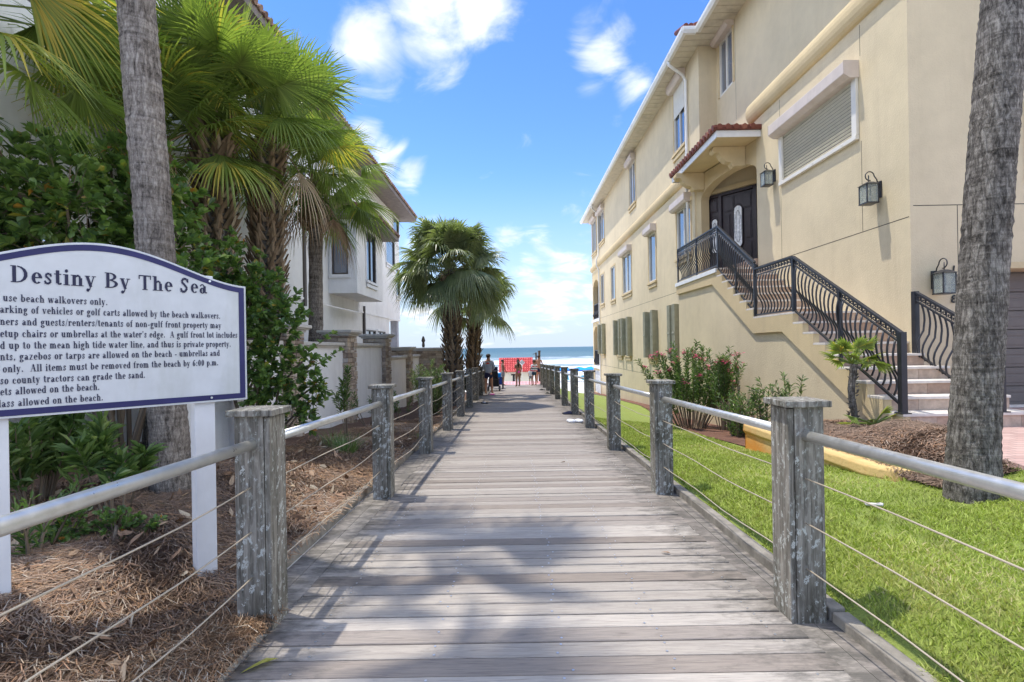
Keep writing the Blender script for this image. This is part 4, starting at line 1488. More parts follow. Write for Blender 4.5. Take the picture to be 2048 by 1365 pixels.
    for k in range(npan):
        za = .44 + (gz1 - .02 - .44) * k / npan; zb = .44 + (gz1 - .02 - .44) * (k + 1) / npan - .014
        gd.box((gx0 + .01, YC + .36, za), (gx1 - .01, YC + .40, zb))
        nrib = 2
        gd.box((gx0 + .03, YC + .352, za + .05), (gx1 - .03, YC + .361, za + .17))
        gd.box((gx0 + .03, YC + .352, za + .20), (gx1 - .03, YC + .361, zb - .04))
    gd.box((gx0, YC + .41, .2), (gx1, YC + .45, gz1))
    under(H, gd, 'garage_door', M['garage'], bevel=.006)
    th = MB(); th.box((gx0 - .05, YC + .25, .404), (gx1, YC + .45, .438)); under(H, th, 'threshold', M['tread'])
    tr = MB()
    tr.box((gx0 - .03, YC - .03, gz1 + .002), (gx1 + .1, YC - .002, gz1 + .10)); tr.box((gx0 - .12, YC - .028, .41), (gx0 - .002, YC - .002, gz1))
    under(H, tr, 'garage_trim', M['cream_trim'])
    ws = MB(); ws.box((8.0, YC - .05, 3.95), (9.4, YC - .002, 4.03)); ws.box((8.0, YC - .04, 4.032), (8.04, YC - .002, 5.2))
    under(H, ws, 'sill', M['cream_trim'])
    # house numerals beside the wall lantern
    for i, (ch, z) in enumerate((('1', 2.60), ('7', 2.46), ('2', 2.32), ('8', 2.145))):
        cu = bpy.data.curves.new('numeral', 'FONT'); cu.body = ch; cu.size = .17; cu.extrude = .004; cu.shear = .15; cu.offset = .004
        tmp = bpy.data.objects.new('numeral', cu); COL.objects.link(tmp)
        me = bpy.data.meshes.new_from_object(tmp.evaluated_get(bpy.context.evaluated_depsgraph_get()))
        bpy.data.objects.remove(tmp)
        me.materials.clear(); me.materials.append(M['numeral'])
        nu = bpy.data.objects.new('house_numeral', me); COL.objects.link(nu)
        nu.parent = H
        nu.rotation_euler = (PI / 2, 0, 0)
        nu.location = (6.80 - H.location.x, YC - .012 - H.location.y, z - .06 - H.location.z)
    return H


cream_house()


# ------------------------------------------------------------------ wall lanterns
def lantern(name, base, out, label):
    """base: point on the wall at the middle of the back plate; out: unit vector away from the wall"""
    root = empty(name, base, label, 'wall lantern', 'lanterns on the cream house')
    o = Vector(out); s = Vector((-o.y, o.x, 0)); up = Vector((0, 0, 1))
    def P(a, b, c): return o * a + s * b + up * c
    def box(mb, a0, a1, b0, b1, c0, c1, mi=0):
        vs = [P(a, b, c) for c in (c0, c1) for (a, b) in ((a0, b0), (a1, b0), (a1, b1), (a0, b1))]
        mb.add(vs, [(3, 2, 1, 0), (4, 5, 6, 7), (0, 1, 5, 4), (1, 2, 6, 5), (2, 3, 7, 6), (3, 0, 4, 7)], mi)
    b = MB(); box(b, .002, .025, -.06, .06, -.12, .16); box(b, .025, .04, -.02, .02, .05, .16)
    b.build('back_plate', M['lamp_metal'], root, bevel=.004)
    a = MB()
    c0, rr = .185, .075
    pts = [P(.03, 0, .13), P(.05, 0, .20)]
    for k in range(15):
        t = math.radians(-150 + 300 * k / 14 * 1.0)
        pts.append(P(c0 - .02 - rr * math.cos(math.radians(20 * k)), 0, .255 + rr * math.sin(math.radians(20 * k))))
    a.tube(pts, .009, 6)
    a.tube([P(c0, 0, .27), P(c0, 0, .12)], .008, 6); a.tube([P(.03, 0, .13), P(c0 * .6, 0, .15), P(c0, 0, .16)], .008, 6)
    a.build('scroll_arm', M['lamp_metal'], root, smooth=True)
    h, w = .30, .095
    z1, z0 = .10, .10 - h
    f = MB()
    for (i, j) in ((-1, -1), (1, -1), (1, 1), (-1, 1)):
        box(f, c0 + i * w - .008, c0 + i * w + .008, j * w - .008, j * w + .008, z0, z1)
    box(f, c0 - w - .01, c0 + w + .01, -w - .01, w + .01, z0 - .018, z0)
    # pyramid roof
    r0, r1 = w + .025, .035
    vs = [P(c0 + i * r0, j * r0, z1) for (i, j) in ((-1, -1), (1, -1), (1, 1), (-1, 1))] + [P(c0 + i * r1, j * r1, z1 + .055) for (i, j) in ((-1, -1), (1, -1), (1, 1), (-1, 1))]
    f.add(vs, [(3, 2, 1, 0), (4, 5, 6, 7), (0, 1, 5, 4), (1, 2, 6, 5), (2, 3, 7, 6), (3, 0, 4, 7)])
    f.build('cage', M['lamp_metal'], root)
    g = MB()
    for (ii, jj) in ((1, 0), (-1, 0), (0, 1), (0, -1)):
        if ii: box(g, c0 + ii * w - .002, c0 + ii * w + .002, -w + .008, w - .008, z0, z1)
        else: box(g, c0 - w + .008, c0 + w - .008, jj * w - .002, jj * w + .002, z0, z1)
    gm = M['lamp_pane']
    g.build('lantern_pane', gm, root)
    cn = MB()
    for q in (-.03, .03):
        cn.tube([P(c0, q, z0), P(c0, q, z0 + .11)], .012, 8)
    cn.build('candle', M['frame'], root)
    return root


m_, n_, b_, o_ = newmat('thin_lantern_glass')
b_.inputs['Base Color'].default_value = (.85, .88, .86, 1); b_.inputs['Roughness'].default_value = .12; b_.inputs['Base Color'].default_value = (.5, .53, .5, 1)
t_ = n_.nodes.new('ShaderNodeBsdfTransparent'); t_.inputs[0].default_value = (.92, .94, .92, 1)
x_ = n_.nodes.new('ShaderNodeMixShader'); x_.inputs[0].default_value = .30
n_.links.new(t_.outputs[0], x_.inputs[1]); n_.links.new(b_.outputs[0], x_.inputs[2]); n_.links.new(x_.outputs[0], o_.inputs[0])
M['lamp_pane'] = m_
lantern('wall_lantern', (XN, 12.05, 5.42), (-1, 0, 0), 'wall lantern nearest the front door, right of the canopy')
lantern('wall_lantern', (XN, 8.62, 4.03), (-1, 0, 0), 'wall lantern below the near end of the wide rolling shutter')
lantern('wall_lantern', (6.56, YC, 2.42), (0, -1, 0), 'black wall lantern over the house numerals, beside the palm trunk')

# ------------------------------------------------------------------ entrance stairs
XS = 4.88
RISE = .183
TREAD = [.58 + RISE * i for i in range(16)]
FRONT = [6.45, 6.77, 7.09, 7.41, 7.73, 8.04, 8.35, 8.65, 8.95] + [10.43 + .307 * k for k in range(7)]
ZL = TREAD[-1]


def stairs():
    R = empty('staircase', (XS, 6.45, .4), 'travertine entrance stairs with cream stringer wall climbing to the front door', 'staircase')
    xr = [6.55, 6.55, 6.50, 6.30] + [XN - .004] * 12
    st = MB(); tr = MB()
    for i in range(16):
        y0 = FRONT[i]
        y1 = FRONT[i + 1] if i < 15 else 15.30
        za = (TREAD[i - 1] if i else .40)
        zb = TREAD[i]
        x1 = xr[i] if i < 15 else XN
        # riser tiles
        x = XS + .02
        while x < x1 - .01:
            x2 = min(x1, x + random.uniform(.40, .62))
            st.box((x + .002, y0 + .012, za - .02 if i else .2), (x2 - .002, y0 + .05, zb - .036))
            x = x2
        st.box((XS + .20, y0 + .05, min(za, .4) - .3), (x1 - .003, min(y1 + .02, y0 + 6), zb - .037), r=.4)
        # tread slab
        tr.box((XS + .0, y0 - .012, zb - .035), (x1, y1 + .012 - .0, zb))
    under(R, st, 'riser', M['travertine'])
    under(R, tr, 'tread', M['tread'], bevel=.004)
    # two steps up to the threshold in the alcove
    up = MB()
    for (x0, z) in ((5.55, ZL + .165), (5.85, ZL + .33)):
        yb = 15.84
        xs0 = x0
        up.add([(xs0 + .3, 12.95, ZL), (xs0 - .1, yb, ZL), (7.2, yb, ZL), (7.2, 12.95, ZL), (xs0 + .3, 12.95, z), (xs0 - .1, yb, z), (7.2, yb, z), (7.2, 12.95, z)],
               [(4, 7, 6, 5), (0, 4, 5, 1), (0, 3, 7, 4), (1, 5, 6, 2)], r=.4)
    under(R, up, 'threshold_step', M['travertine'])
    # stringer wall: recessed lower face, proud band that follows the flight
    def step_profile():
        p = []
        for i in range(16):
            za = TREAD[i - 1] if i else .2
            p += [(FRONT[i], (za if i else .2) - (.036 if i else 0)), (FRONT[i], TREAD[i] - .036)]
        return p
    top = step_profile()
    ye = 15.30
    band_low = [(ye, 3.0), (12.57, 2.97), (10.45, 1.71), (9.33, 1.71), (7.02, .40), (6.45, .40)]
    sw = MB()
    poly = [(a, b) for a, b in top] + [(ye, ZL - .036)] + band_low[:-1]
    sw.extrude(poly, (XS, 0, 0), (0, 1, 0), (0, 0, 1), (1, 0, 0), .10)
    under(R, sw, 'stringer_band', M['cream_trim'])
    lw = MB()
    poly = [(6.5, -.6), (6.5, .5), (7.02, .5), (9.33, 1.8), (10.45, 1.8), (12.57, 3.05), (ye - .03, 3.1), (ye - .03, -1.2)]
    lw.extrude(poly, (XS + .055, 0, 0), (0, 1, 0), (0, 0, 1), (1, 0, 0), .12)
    lw.box((XS + .06, ye - .15, -1.2), (XF + .5, ye - .035, ZL - .04))
    under(R, lw, 'stringer_wall', M['cream'])
    ls = MB(); ls.box((XS - .03, FRONT[15] - .01, ZL - .10), (XS - .001, ye + .02, ZL + .002)); ls.box((XS - .028, ye + .001, ZL - .10), (XF - .002, ye + .03, ZL))
    under(R, ls, 'landing_edge', M['white_trim'])
    return R


stairs()


def railing(name, label, runs, belly, posts, feet):
    """runs: list of ((x,y,z_top),(x,y,z_top), drop to the bottom rail)"""
    R = empty(name, runs[0][0], label, 'railing')
    hr = MB(); br = MB(); bl = []; fzs = []
    for (a, b, drop) in runs:
        fz = MB(); fzs.append(fz)
        a = Vector(a); b = Vector(b)
        hr.bar(a, b, .055, .035); hr.bar(a - Vector((0, 0, .13)), b - Vector((0, 0, .13)), .03, .025)
        br.bar(a - Vector((0, 0, drop)), b - Vector((0, 0, drop)), .035, .025)
        L = (b - a).length
        n = max(2, round(L / .118))
        side = Vector(belly)
        for k in range(1, n):
            p = a + (b - a) * (k / n)
            H_ = drop - .13
            m = MB()
            pts = []
            for q in range(11):
                t = q / 10
                off = .055 * math.sin(2 * PI * (t * .92)) * (-.75 if t < .5 else -1.55) * (1 if True else 0)
                pts.append(p - Vector((0, 0, .13 + H_ * t)) + side * off)
            m.tube(pts, .0135, 6)
            bl.append(m)
        # running scroll frieze between the two upper rails
        nf = max(2, round(L / .105))
        for k in range(nf):
            p0 = a + (b - a) * ((k + .08) / nf) - Vector((0, 0, .065)); p1 = a + (b - a) * ((k + .92) / nf) - Vector((0, 0, .065))
            d = p1 - p0
            u = Vector((0, 0, .04))
            key = [p0 - u, p0 + u, p1 + u, p1 - u * .5, p0 + d * .4 - u * .5, p0 + d * .4 + u * .3, p0 + d * .7 + u * .3]
            for q in range(len(key) - 1):
                fz.bar(key[q], key[q + 1], .012, .012, up=(0, .3, 1) if abs((key[q + 1] - key[q]).z) < .02 else (0, 1, 0))
    under(R, hr, 'handrail', M['iron'], bevel=.004)
    under(R, br, 'bottom_rail', M['iron'])
    for fz in fzs:
        under(R, fz, 'frieze', M['iron'])
    for m in bl:
        under(R, m, 'baluster', M['iron'], smooth=True)
    for (x, y, z0, z1, w) in posts:
        p = MB(); p.box((x - w / 2, y - w / 2, z0), (x + w / 2, y + w / 2, z1))
        po = under(R, p, 'newel_post', M['iron'], bevel=.003)
        if (x, y) in feet:
            q = MB(); q.box((x - w * .85, y - w * .85, z0), (x + w * .85, y + w * .85, z0 + .012)); under(po, q, 'foot_plate', M['iron'])
    return R


xr_ = XS + .045
railing('iron_railing', 'long black belly-baluster railing stepping down the outer side of the entrance stairs',
        [((xr_, 15.26, ZL + 1.0), (xr_, 12.26, ZL + 1.0), .93),
         ((xr_, 12.26, ZL + 1.0), (xr_, 10.42, 3.15), 1.02),
         ((xr_, 10.40, 3.01), (xr_, 8.98, 3.01), .93),
         ((xr_, 8.98, 3.01), (xr_, 6.50, 1.60), .93)], (1, 0, 0),
        [(xr_, 15.26, ZL, ZL + .98, .04), (xr_, 13.7, ZL, ZL + .98, .04), (xr_, 12.26, ZL, ZL + .98, .05), (xr_, 11.3, 2.6, 3.66, .035), (xr_, 10.42, TREAD[8], 3.12, .055), (xr_, 8.98, TREAD[8], 2.99, .06), (xr_, 7.72, TREAD[4] - .1, 2.27, .05), (xr_, 6.50, TREAD[0], 1.615, .075)],
        [(xr_, 6.50)])
xq = 6.17
railing('iron_railing', 'short black belly-baluster railing at the right of the stairs, by the house corner',
        [((xq, 7.84, 2.24), (xq, 6.50, 1.49), .93)], (-1, 0, 0),
        [(xq, 7.86, TREAD[3], 2.26, .075), (xq, 6.50, TREAD[0], 1.50, .075)], [(xq, 6.50), (xq, 7.86)])


# ------------------------------------------------------------------ ochre planter kerb wall
def planter():
    mb = MB()
    n = 26
    def ring(off, z):
        pts = []
        return pts
    # plan centre line: along x=3.55 then curving round towards the drive at the near end
    path = [(3.56, 7.72 - 2.62 * k / 14) for k in range(15)]
    for k in range(1, 9):
        a = PI / 2 * k / 8
        path.append((3.56 + .42 * (1 - math.cos(a)), 5.10 - .38 * math.sin(a)))
    path += [(4.15, 4.705), (4.30, 4.70)]
    prev = None
    prof = [(-.105, -.45), (-.085, -.02), (-.12, .015), (-.115, .10), (-.09, .125), (.13, .125), (.13, -.3)]
    rings = []
    for i, (x, y) in enumerate(path):
        x2, y2 = path[min(i + 1, len(path) - 1)]; x1, y1 = path[max(i - 1, 0)]
        d = Vector((x2 - x1, y2 - y1)).normalized()
        nrm = Vector((-d.y, d.x))      # to the right of travel (towards -y): inside is +x
        if i < 15: nrm = Vector((1, 0))
        else: nrm = Vector((-d.y, d.x)) if (-d.y) * 1 + d.x * 1 > 0 else Vector((d.y, -d.x))
        rings.append([(x + nrm.x * p, y + nrm.y * p, .175 + q + random.gauss(0, .003)) for p, q in prof])
    m = len(prof)
    vs = [p for r in rings for p in r]
    fs = []
    for i in range(len(rings) - 1):
        for k in range(m - 1):
            fs.append((i * m + k, (i + 1) * m + k, (i + 1) * m + k + 1, i * m + k + 1))
    fs += [tuple(range(m - 1, -1, -1)), tuple((len(rings) - 1) * m + k for k in range(m))]
    mb.add(vs, fs)
    o = mb.build('planter_wall', M['peach'], loc=(3.56, 6.3, .1), bevel=.01)
    tag(o, 'low ochre stucco planter wall with a stained orange end, beside the lawn', 'planter wall')


planter()
# ------------------------------------------------------------------ the white house on the left
XW = -6.5


def white_house():
    H = empty('house', (XW, 10, 0), 'white stucco three-storey house on the left behind the palms', 'house')
    yb0, yb1, xb = 18.05, 21.6, -5.49
    ye = 29.3
    w = MB()
    px = [(786, 797, 438, 465), (792, 799, 540, 592)]
    hl = []
    for (ua, ub, vt, vb) in px:
        ya = onx(ua, (vt + vb) / 2, XW)[0]; yb = onx(ub, (vt + vb) / 2, XW)[0]
        hl.append((ya, yb, onx((ua + ub) / 2, vb, XW)[1], onx((ua + ub) / 2, vt, XW)[1]))
    hl.append((26.3, 28.2, 6.0, 7.4))
    up = [(6.2, 7.6, 6.3, 8.0), (10.5, 12.2, 6.0, 7.8)]
    wall_x(w, XW, 3.0, ye, 3.10, 8.95, hl + up, sgn=-1)
    lowh = [(22.6, 24.2, 1.0, 2.4), (24.5, 26.0, 1.0, 2.4)]
    wall_x(w, XW - .03, 3.0, 26.9, -1.5, 3.10, lowh, sgn=-1)
    w.face([(XW, 26.9, 3.1), (XW, ye, 3.1), (-14, ye, 3.1), (-14, 26.9, 3.1)][::-1])
    w.face([(XW, ye, 3.1), (-16, ye, 3.1), (-16, ye, 8.95), (XW, ye, 8.95)][::-1])
    w.face([(XW - .03, 26.9, -1.5), (-16, 26.9, -1.5), (-16, 26.9, 3.1), (XW - .03, 26.9, 3.1)][::-1])
    w.face([(XW, 3.0, -1), (XW, 3.0, 8.95), (-16, 3.0, 8.95), (-16, 3.0, -1)][::-1])
    w.box((XW + .001, 8.0, 3.10), (XW + .03, ye, 3.16))
    under(H, w, 'wall', M['white_stucco'])
    for i, h in enumerate(hl + up):
        window_x(H, XW, *h, mull=0 if i < 3 else 1, sgn=-1, fmat='frame_dark', gmat='glass', sill=i < 3)
    for h in lowh:
        window_x(H, XW - .03, *h, mull=1, sgn=-1, fmat='frame_dark', gmat='glass', sill=False, rail=True)
    # bay window
    b = MB()
    bz0, bz1 = 3.52, 6.12
    wall_x(b, xb, yb0, yb1, bz0, bz1, [(19.2, 20.5, 4.12, 6.0)], sgn=-1)
    # near face, facing the camera, as four strips round its window
    wx0, wx1, wz0, wz1 = -6.38, -5.80, 4.18, 5.98
    for (x0, x1, z0, z1) in ((XW, wx0, bz0, bz1), (wx1, xb, bz0, bz1), (wx0, wx1, bz0, wz0), (wx0, wx1, wz1, bz1)):
        b.face([(x0, yb0, z0), (x1, yb0, z0), (x1, yb0, z1), (x0, yb0, z1)])
    for (p, q) in (((wx0, wz0), (wx1, wz0)), ((wx1, wz0), (wx1, wz1)), ((wx1, wz1), (wx0, wz1)), ((wx0, wz1), (wx0, wz0))):
        b.face([(p[0], yb0, p[1]), (p[0], yb0 + .12, p[1]), (q[0], yb0 + .12, q[1]), (q[0], yb0, q[1])])
    b.face([(XW, yb0, bz0), (XW, yb1, bz0), (xb, yb1, bz0), (xb, yb0, bz0)])
    b.face([(xb, yb1, bz0), (XW, yb1, bz0), (XW, yb1, bz1), (xb, yb1, bz1)])
    bo = under(H, b, 'bay', M['white_stucco'])
    window_x(bo, xb, 19.2, 20.5, 4.12, 6.0, mull=1, sgn=-1, fmat='frame_dark', gmat='glass_dark', sill=True)
    f = MB()
    f.box((wx0, yb0 + .03, wz0), (wx0 + .06, yb0 + .10, wz1)); f.box((wx1 - .06, yb0 + .03, wz0), (wx1, yb0 + .10, wz1))
    f.box((wx0 + .06, yb0 + .032, wz0), (wx1 - .06, yb0 + .098, wz0 + .06)); f.box((wx0 + .06, yb0 + .032, wz1 - .06), (wx1 - .06, yb0 + .098, wz1))
    fo = under(bo, f, 'window', M['frame_dark'])
    g = MB(); g.box((wx0 + .04, yb0 + .06, wz0 + .04), (wx1 - .04, yb0 + .07, wz1 - .04)); under(fo, g, 'pane', M['glass'])
    s = MB(); s.box((wx0 - .10, yb0 - .05, wz0 - .13), (wx1 + .10, yb0 - .001, wz0 - .002)); s.box((wx0 - .09, yb0 - .03, wz0), (wx0 - .002, yb0 - .001, wz1)); s.box((wx1 + .002, yb0 - .03, wz0), (wx1 + .09, yb0 - .001, wz1))
    under(fo, s, 'surround', M['white_trim'], bevel=.008)
    # bay roof: tiled, brown soffit
    r = MB()
    x1, y0, y1 = -4.88, yb0 - .55, yb1 + .45
    r.face([(XW, y0, 6.13), (x1, y0, 6.13), (x1, y1, 6.13), (XW, y1, 6.13)])
    r.box((x1 - .03, y0, 6.131), (x1, y1, 6.30)); r.box((XW, y0, 6.131), (x1 - .03, y0 + .03, 6.30)); r.box((XW, y1 - .03, 6.131), (x1 - .03, y1, 6.30))
    ro = under(bo, r, 'bay_eave', M['eave_brown'])
    t = MB()
    t.face([(x1 + .03, y0 - .03, 6.31), (x1 + .03, y1 + .03, 6.31), (XW, y1 - .9, 7.0), (XW, y0 + .9, 7.0)])
    t.face([(x1 + .03, y1 + .03, 6.31), (XW, y1 + .03, 6.31), (XW, y1 - .9, 7.0)]); t.face([(x1 + .03, y0 - .03, 6.31), (XW, y0 + .9, 7.0), (XW, y0 - .03, 6.31)])
    yy = y0
    while yy < y1:
        t.tube([(x1 + .06, yy, 6.34), (XW + .1, min(max(yy, y0 + .9), y1 - .9), 7.0)], .07, 8); yy += .21
    under(bo, t, 'bay_roof', M['tile_brown'])
    # main eave and roof
    e = MB()
    xe, yf = -5.58, 29.95
    for k in range(60):
        ya, yb = 2.4 + k * .46, 2.4 + (k + 1) * .46
        e.box((XW - .05, ya + .004, 8.94), (xe - .02, min(yb, yf), 8.97))
    e.box((xe - .02, 2.4, 8.93), (xe, yf, 9.13)); e.box((-16, yf - .02, 8.93), (xe - .02, yf, 9.13)); e.face([(-16, ye, 8.94), (XW, ye, 8.94), (XW, yf, 8.94), (-16, yf, 8.94)])
    under(H, e, 'eave', M['eave_brown'])
    t = MB()
    t.face([(xe + .04, 2.4, 9.14), (xe + .04, yf + .03, 9.14), (-11, yf - 5.4, 11.3), (-11, 2.4, 11.3)])
    t.face([(xe + .04, yf + .03, 9.14), (-16.5, yf + .03, 9.14), (-11, yf - 5.4, 11.3)])
    yy = 2.5
    while yy < yf:
        t.tube([(xe + .07, yy, 9.17), (xe - .9, yy, 9.17 + .97 * .39)], .075, 8); yy += .235
    under(H, t, 'roof', M['tile_brown'])
    # downpipe, column, vent hood, lamp
    d = MB(); d.tube([(XW + .03, 22.2, 3.4), (XW + .03, 22.2, -.9)], .06, 8); under(H, d, 'downspout', M['frame_dark'], smooth=True)
    d = MB(); d.box((XW + .0, 15.85, 2.9), (XW + .06, 16.0, 7.2)); under(H, d, 'downspout', M['frame_dark'])
    c = MB(); c.box((XW - .42, ye - .55, -.6), (XW - .06, ye - .1, 3.1)); under(H, c, 'column', simple('grey_painted_column', (.34, .34, .37), .6))
    v = MB()
    for (y, z) in ((12.9, 4.35), (13.9, 3.22)):
        v.add([(XW, y - .3, z), (XW, y + .3, z), (XW + .22, y + .3, z - .16), (XW + .22, y - .3, z - .16), (XW, y - .3, z - .16), (XW, y + .3, z - .16)],
              [(0, 1, 2, 3), (3, 2, 5, 4), (0, 3, 4), (1, 5, 2)])
    under(H, v, 'vent_hood', M['white_trim'])


white_house()


# ------------------------------------------------------------------ garden wall with stone piers
def garden_wall():
    R = empty('garden_wall', (-4.2, 13, -.4), 'white stucco garden wall with stacked-stone piers on the left', 'garden wall')
    piers = [(9.55, 2.0), (12.9, 2.0), (16.6, 2.0), (20.2, 1.60)]
    tops = [1.69, 1.69, 1.26, 1.26]
    xw = -4.2
    hw = .36
    def stone_box(mb, x0, x1, y0, y1, z0, z1):
        """courses of rough ledger stones on the four sides of a pier"""
        mb.box((x0 + .05, y0 + .05, z0), (x1 - .05, y1 - .05, z1 - .002), 0, .1)
        z = z0
        while z < z1 - .02:
            h = min(random.uniform(.06, .13), z1 - z)
            for side in range(4):
                a = 0.0
                L = (y1 - y0) if side in (0, 1) else (x1 - x0)
                while a < L - .005:
                    l = min(random.uniform(.12, .34), L - a)
                    if L - a - l < .08: l = L - a
                    pr = random.uniform(-.022, .02)
                    g = .005
                    if side == 0: mb.box((x1 - .06, y0 + a + g, z + g), (x1 + pr, y0 + a + l - g, z + h - g), 0)
                    elif side == 1: mb.box((x0 - pr, y0 + a + g, z + g), (x0 + .06, y0 + a + l - g, z + h - g), 0)
                    elif side == 2: mb.box((x0 + a + g, y0 - pr, z + g), (x0 + a + l - g, y0 + .06, z + h - g), 0)
                    else: mb.box((x0 + a + g, y1 - .06, z + g), (x0 + a + l - g, y1 + pr, z + h - g), 0)
                    a += l
            z += h
    def cap(mb, x0, x1, y0, y1, z):
        for (o, a, b) in ((.04, 0, .045), (.09, .045, .075), (.125, .075, .14)):
            mb.box((x0 - o, y0 - o, z + a + .001), (x1 + o, y1 + o, z + b))
    for i, (y, zt) in enumerate(piers):
        s = MB(); stone_box(s, xw - hw - .24, xw + .13, y - hw, y + hw, gz(xw, y) - .3, zt - .14)
        p = under(R, s, 'stone_pier', M['stone'], bevel=.007)
        c = MB(); cap(c, xw - hw - .24, xw + .13, y - hw, y + hw, zt - .14)
        under(p, c, 'pier_cap', M['cap'], bevel=.012)
        # panel running on to the next pier
        ya = y + hw + .0
        yb = piers[i + 1][0] - hw if i + 1 < len(piers) else 22.6
        zt2 = tops[i]
        w = MB(); w.box((xw - .2, ya - .05, -1.4), (xw, yb + .05, zt2 - .13))
        pn = under(R, w, 'wall_panel', M['white_stucco'])
        c = MB()
        for (o, a, b) in ((.03, 0, .05), (.07, .05, .13)):
            c.box((xw - .2 - o, ya - .001, zt2 - .13 + a + .001), (xw + o, yb + .001, zt2 - .13 + b))
        under(pn, c, 'coping', M['cap'], bevel=.012)
    w = MB(); w.box((xw - .2, 6.3, -1.4), (xw, 9.55 - hw + .05, 1.56)); pn = under(R, w, 'wall_panel', M['white_stucco'])
    c = MB(); c.box((xw - .27, 6.3, 1.561), (xw + .07, 9.55 - hw, 1.69)); under(pn, c, 'coping', M['cap'], bevel=.012)
    # cross wall at the seaward end
    s = MB(); stone_box(s, -4.9, -3.15, 22.7, 23.1, -1.4, 1.42); p = under(R, s, 'stone_return', M['stone'])
    c = MB(); cap(c, -4.9, -3.15, 22.7, 23.1, 1.42); under(p, c, 'coping', M['cap'], bevel=.012)
    # dark iron pickets seen behind the planting
    R2 = empty('picket_fence', (-2.9, 23.3, -1), 'dark picket fence behind the leafy bush, beside the palm trunk', 'fence')
    k = MB()
    for i in range(13):
        x = -3.05 + i * .11
        k.box((x, 23.3, -1.2), (x + .02, 23.32, 1.08))
    k.box((-3.1, 23.285, .9), (-1.65, 23.30, .95)); k.box((-3.1, 23.285, -.3), (-1.65, 23.30, -.25))
    under(R2, k, 'pickets', M['iron'])
    f = MB(); f.lathe([(.05, 0), (.07, .1), (.05, .22), (.09, .3), (.06, .42), (.03, .5)], (-4.05, 22.9, 1.57), 10)
    tag(f.build('finial', M['frame_dark'], loc=(-4.05, 22.9, 1.57)), 'small dark finial standing on the far stone coping', 'finial')


garden_wall()

# ------------------------------------------------------------------ the notice board
# a small bold roman alphabet drawn as strokes: s = stem, a = bowl arc, l = diagonal
TK, TH = .15, .045


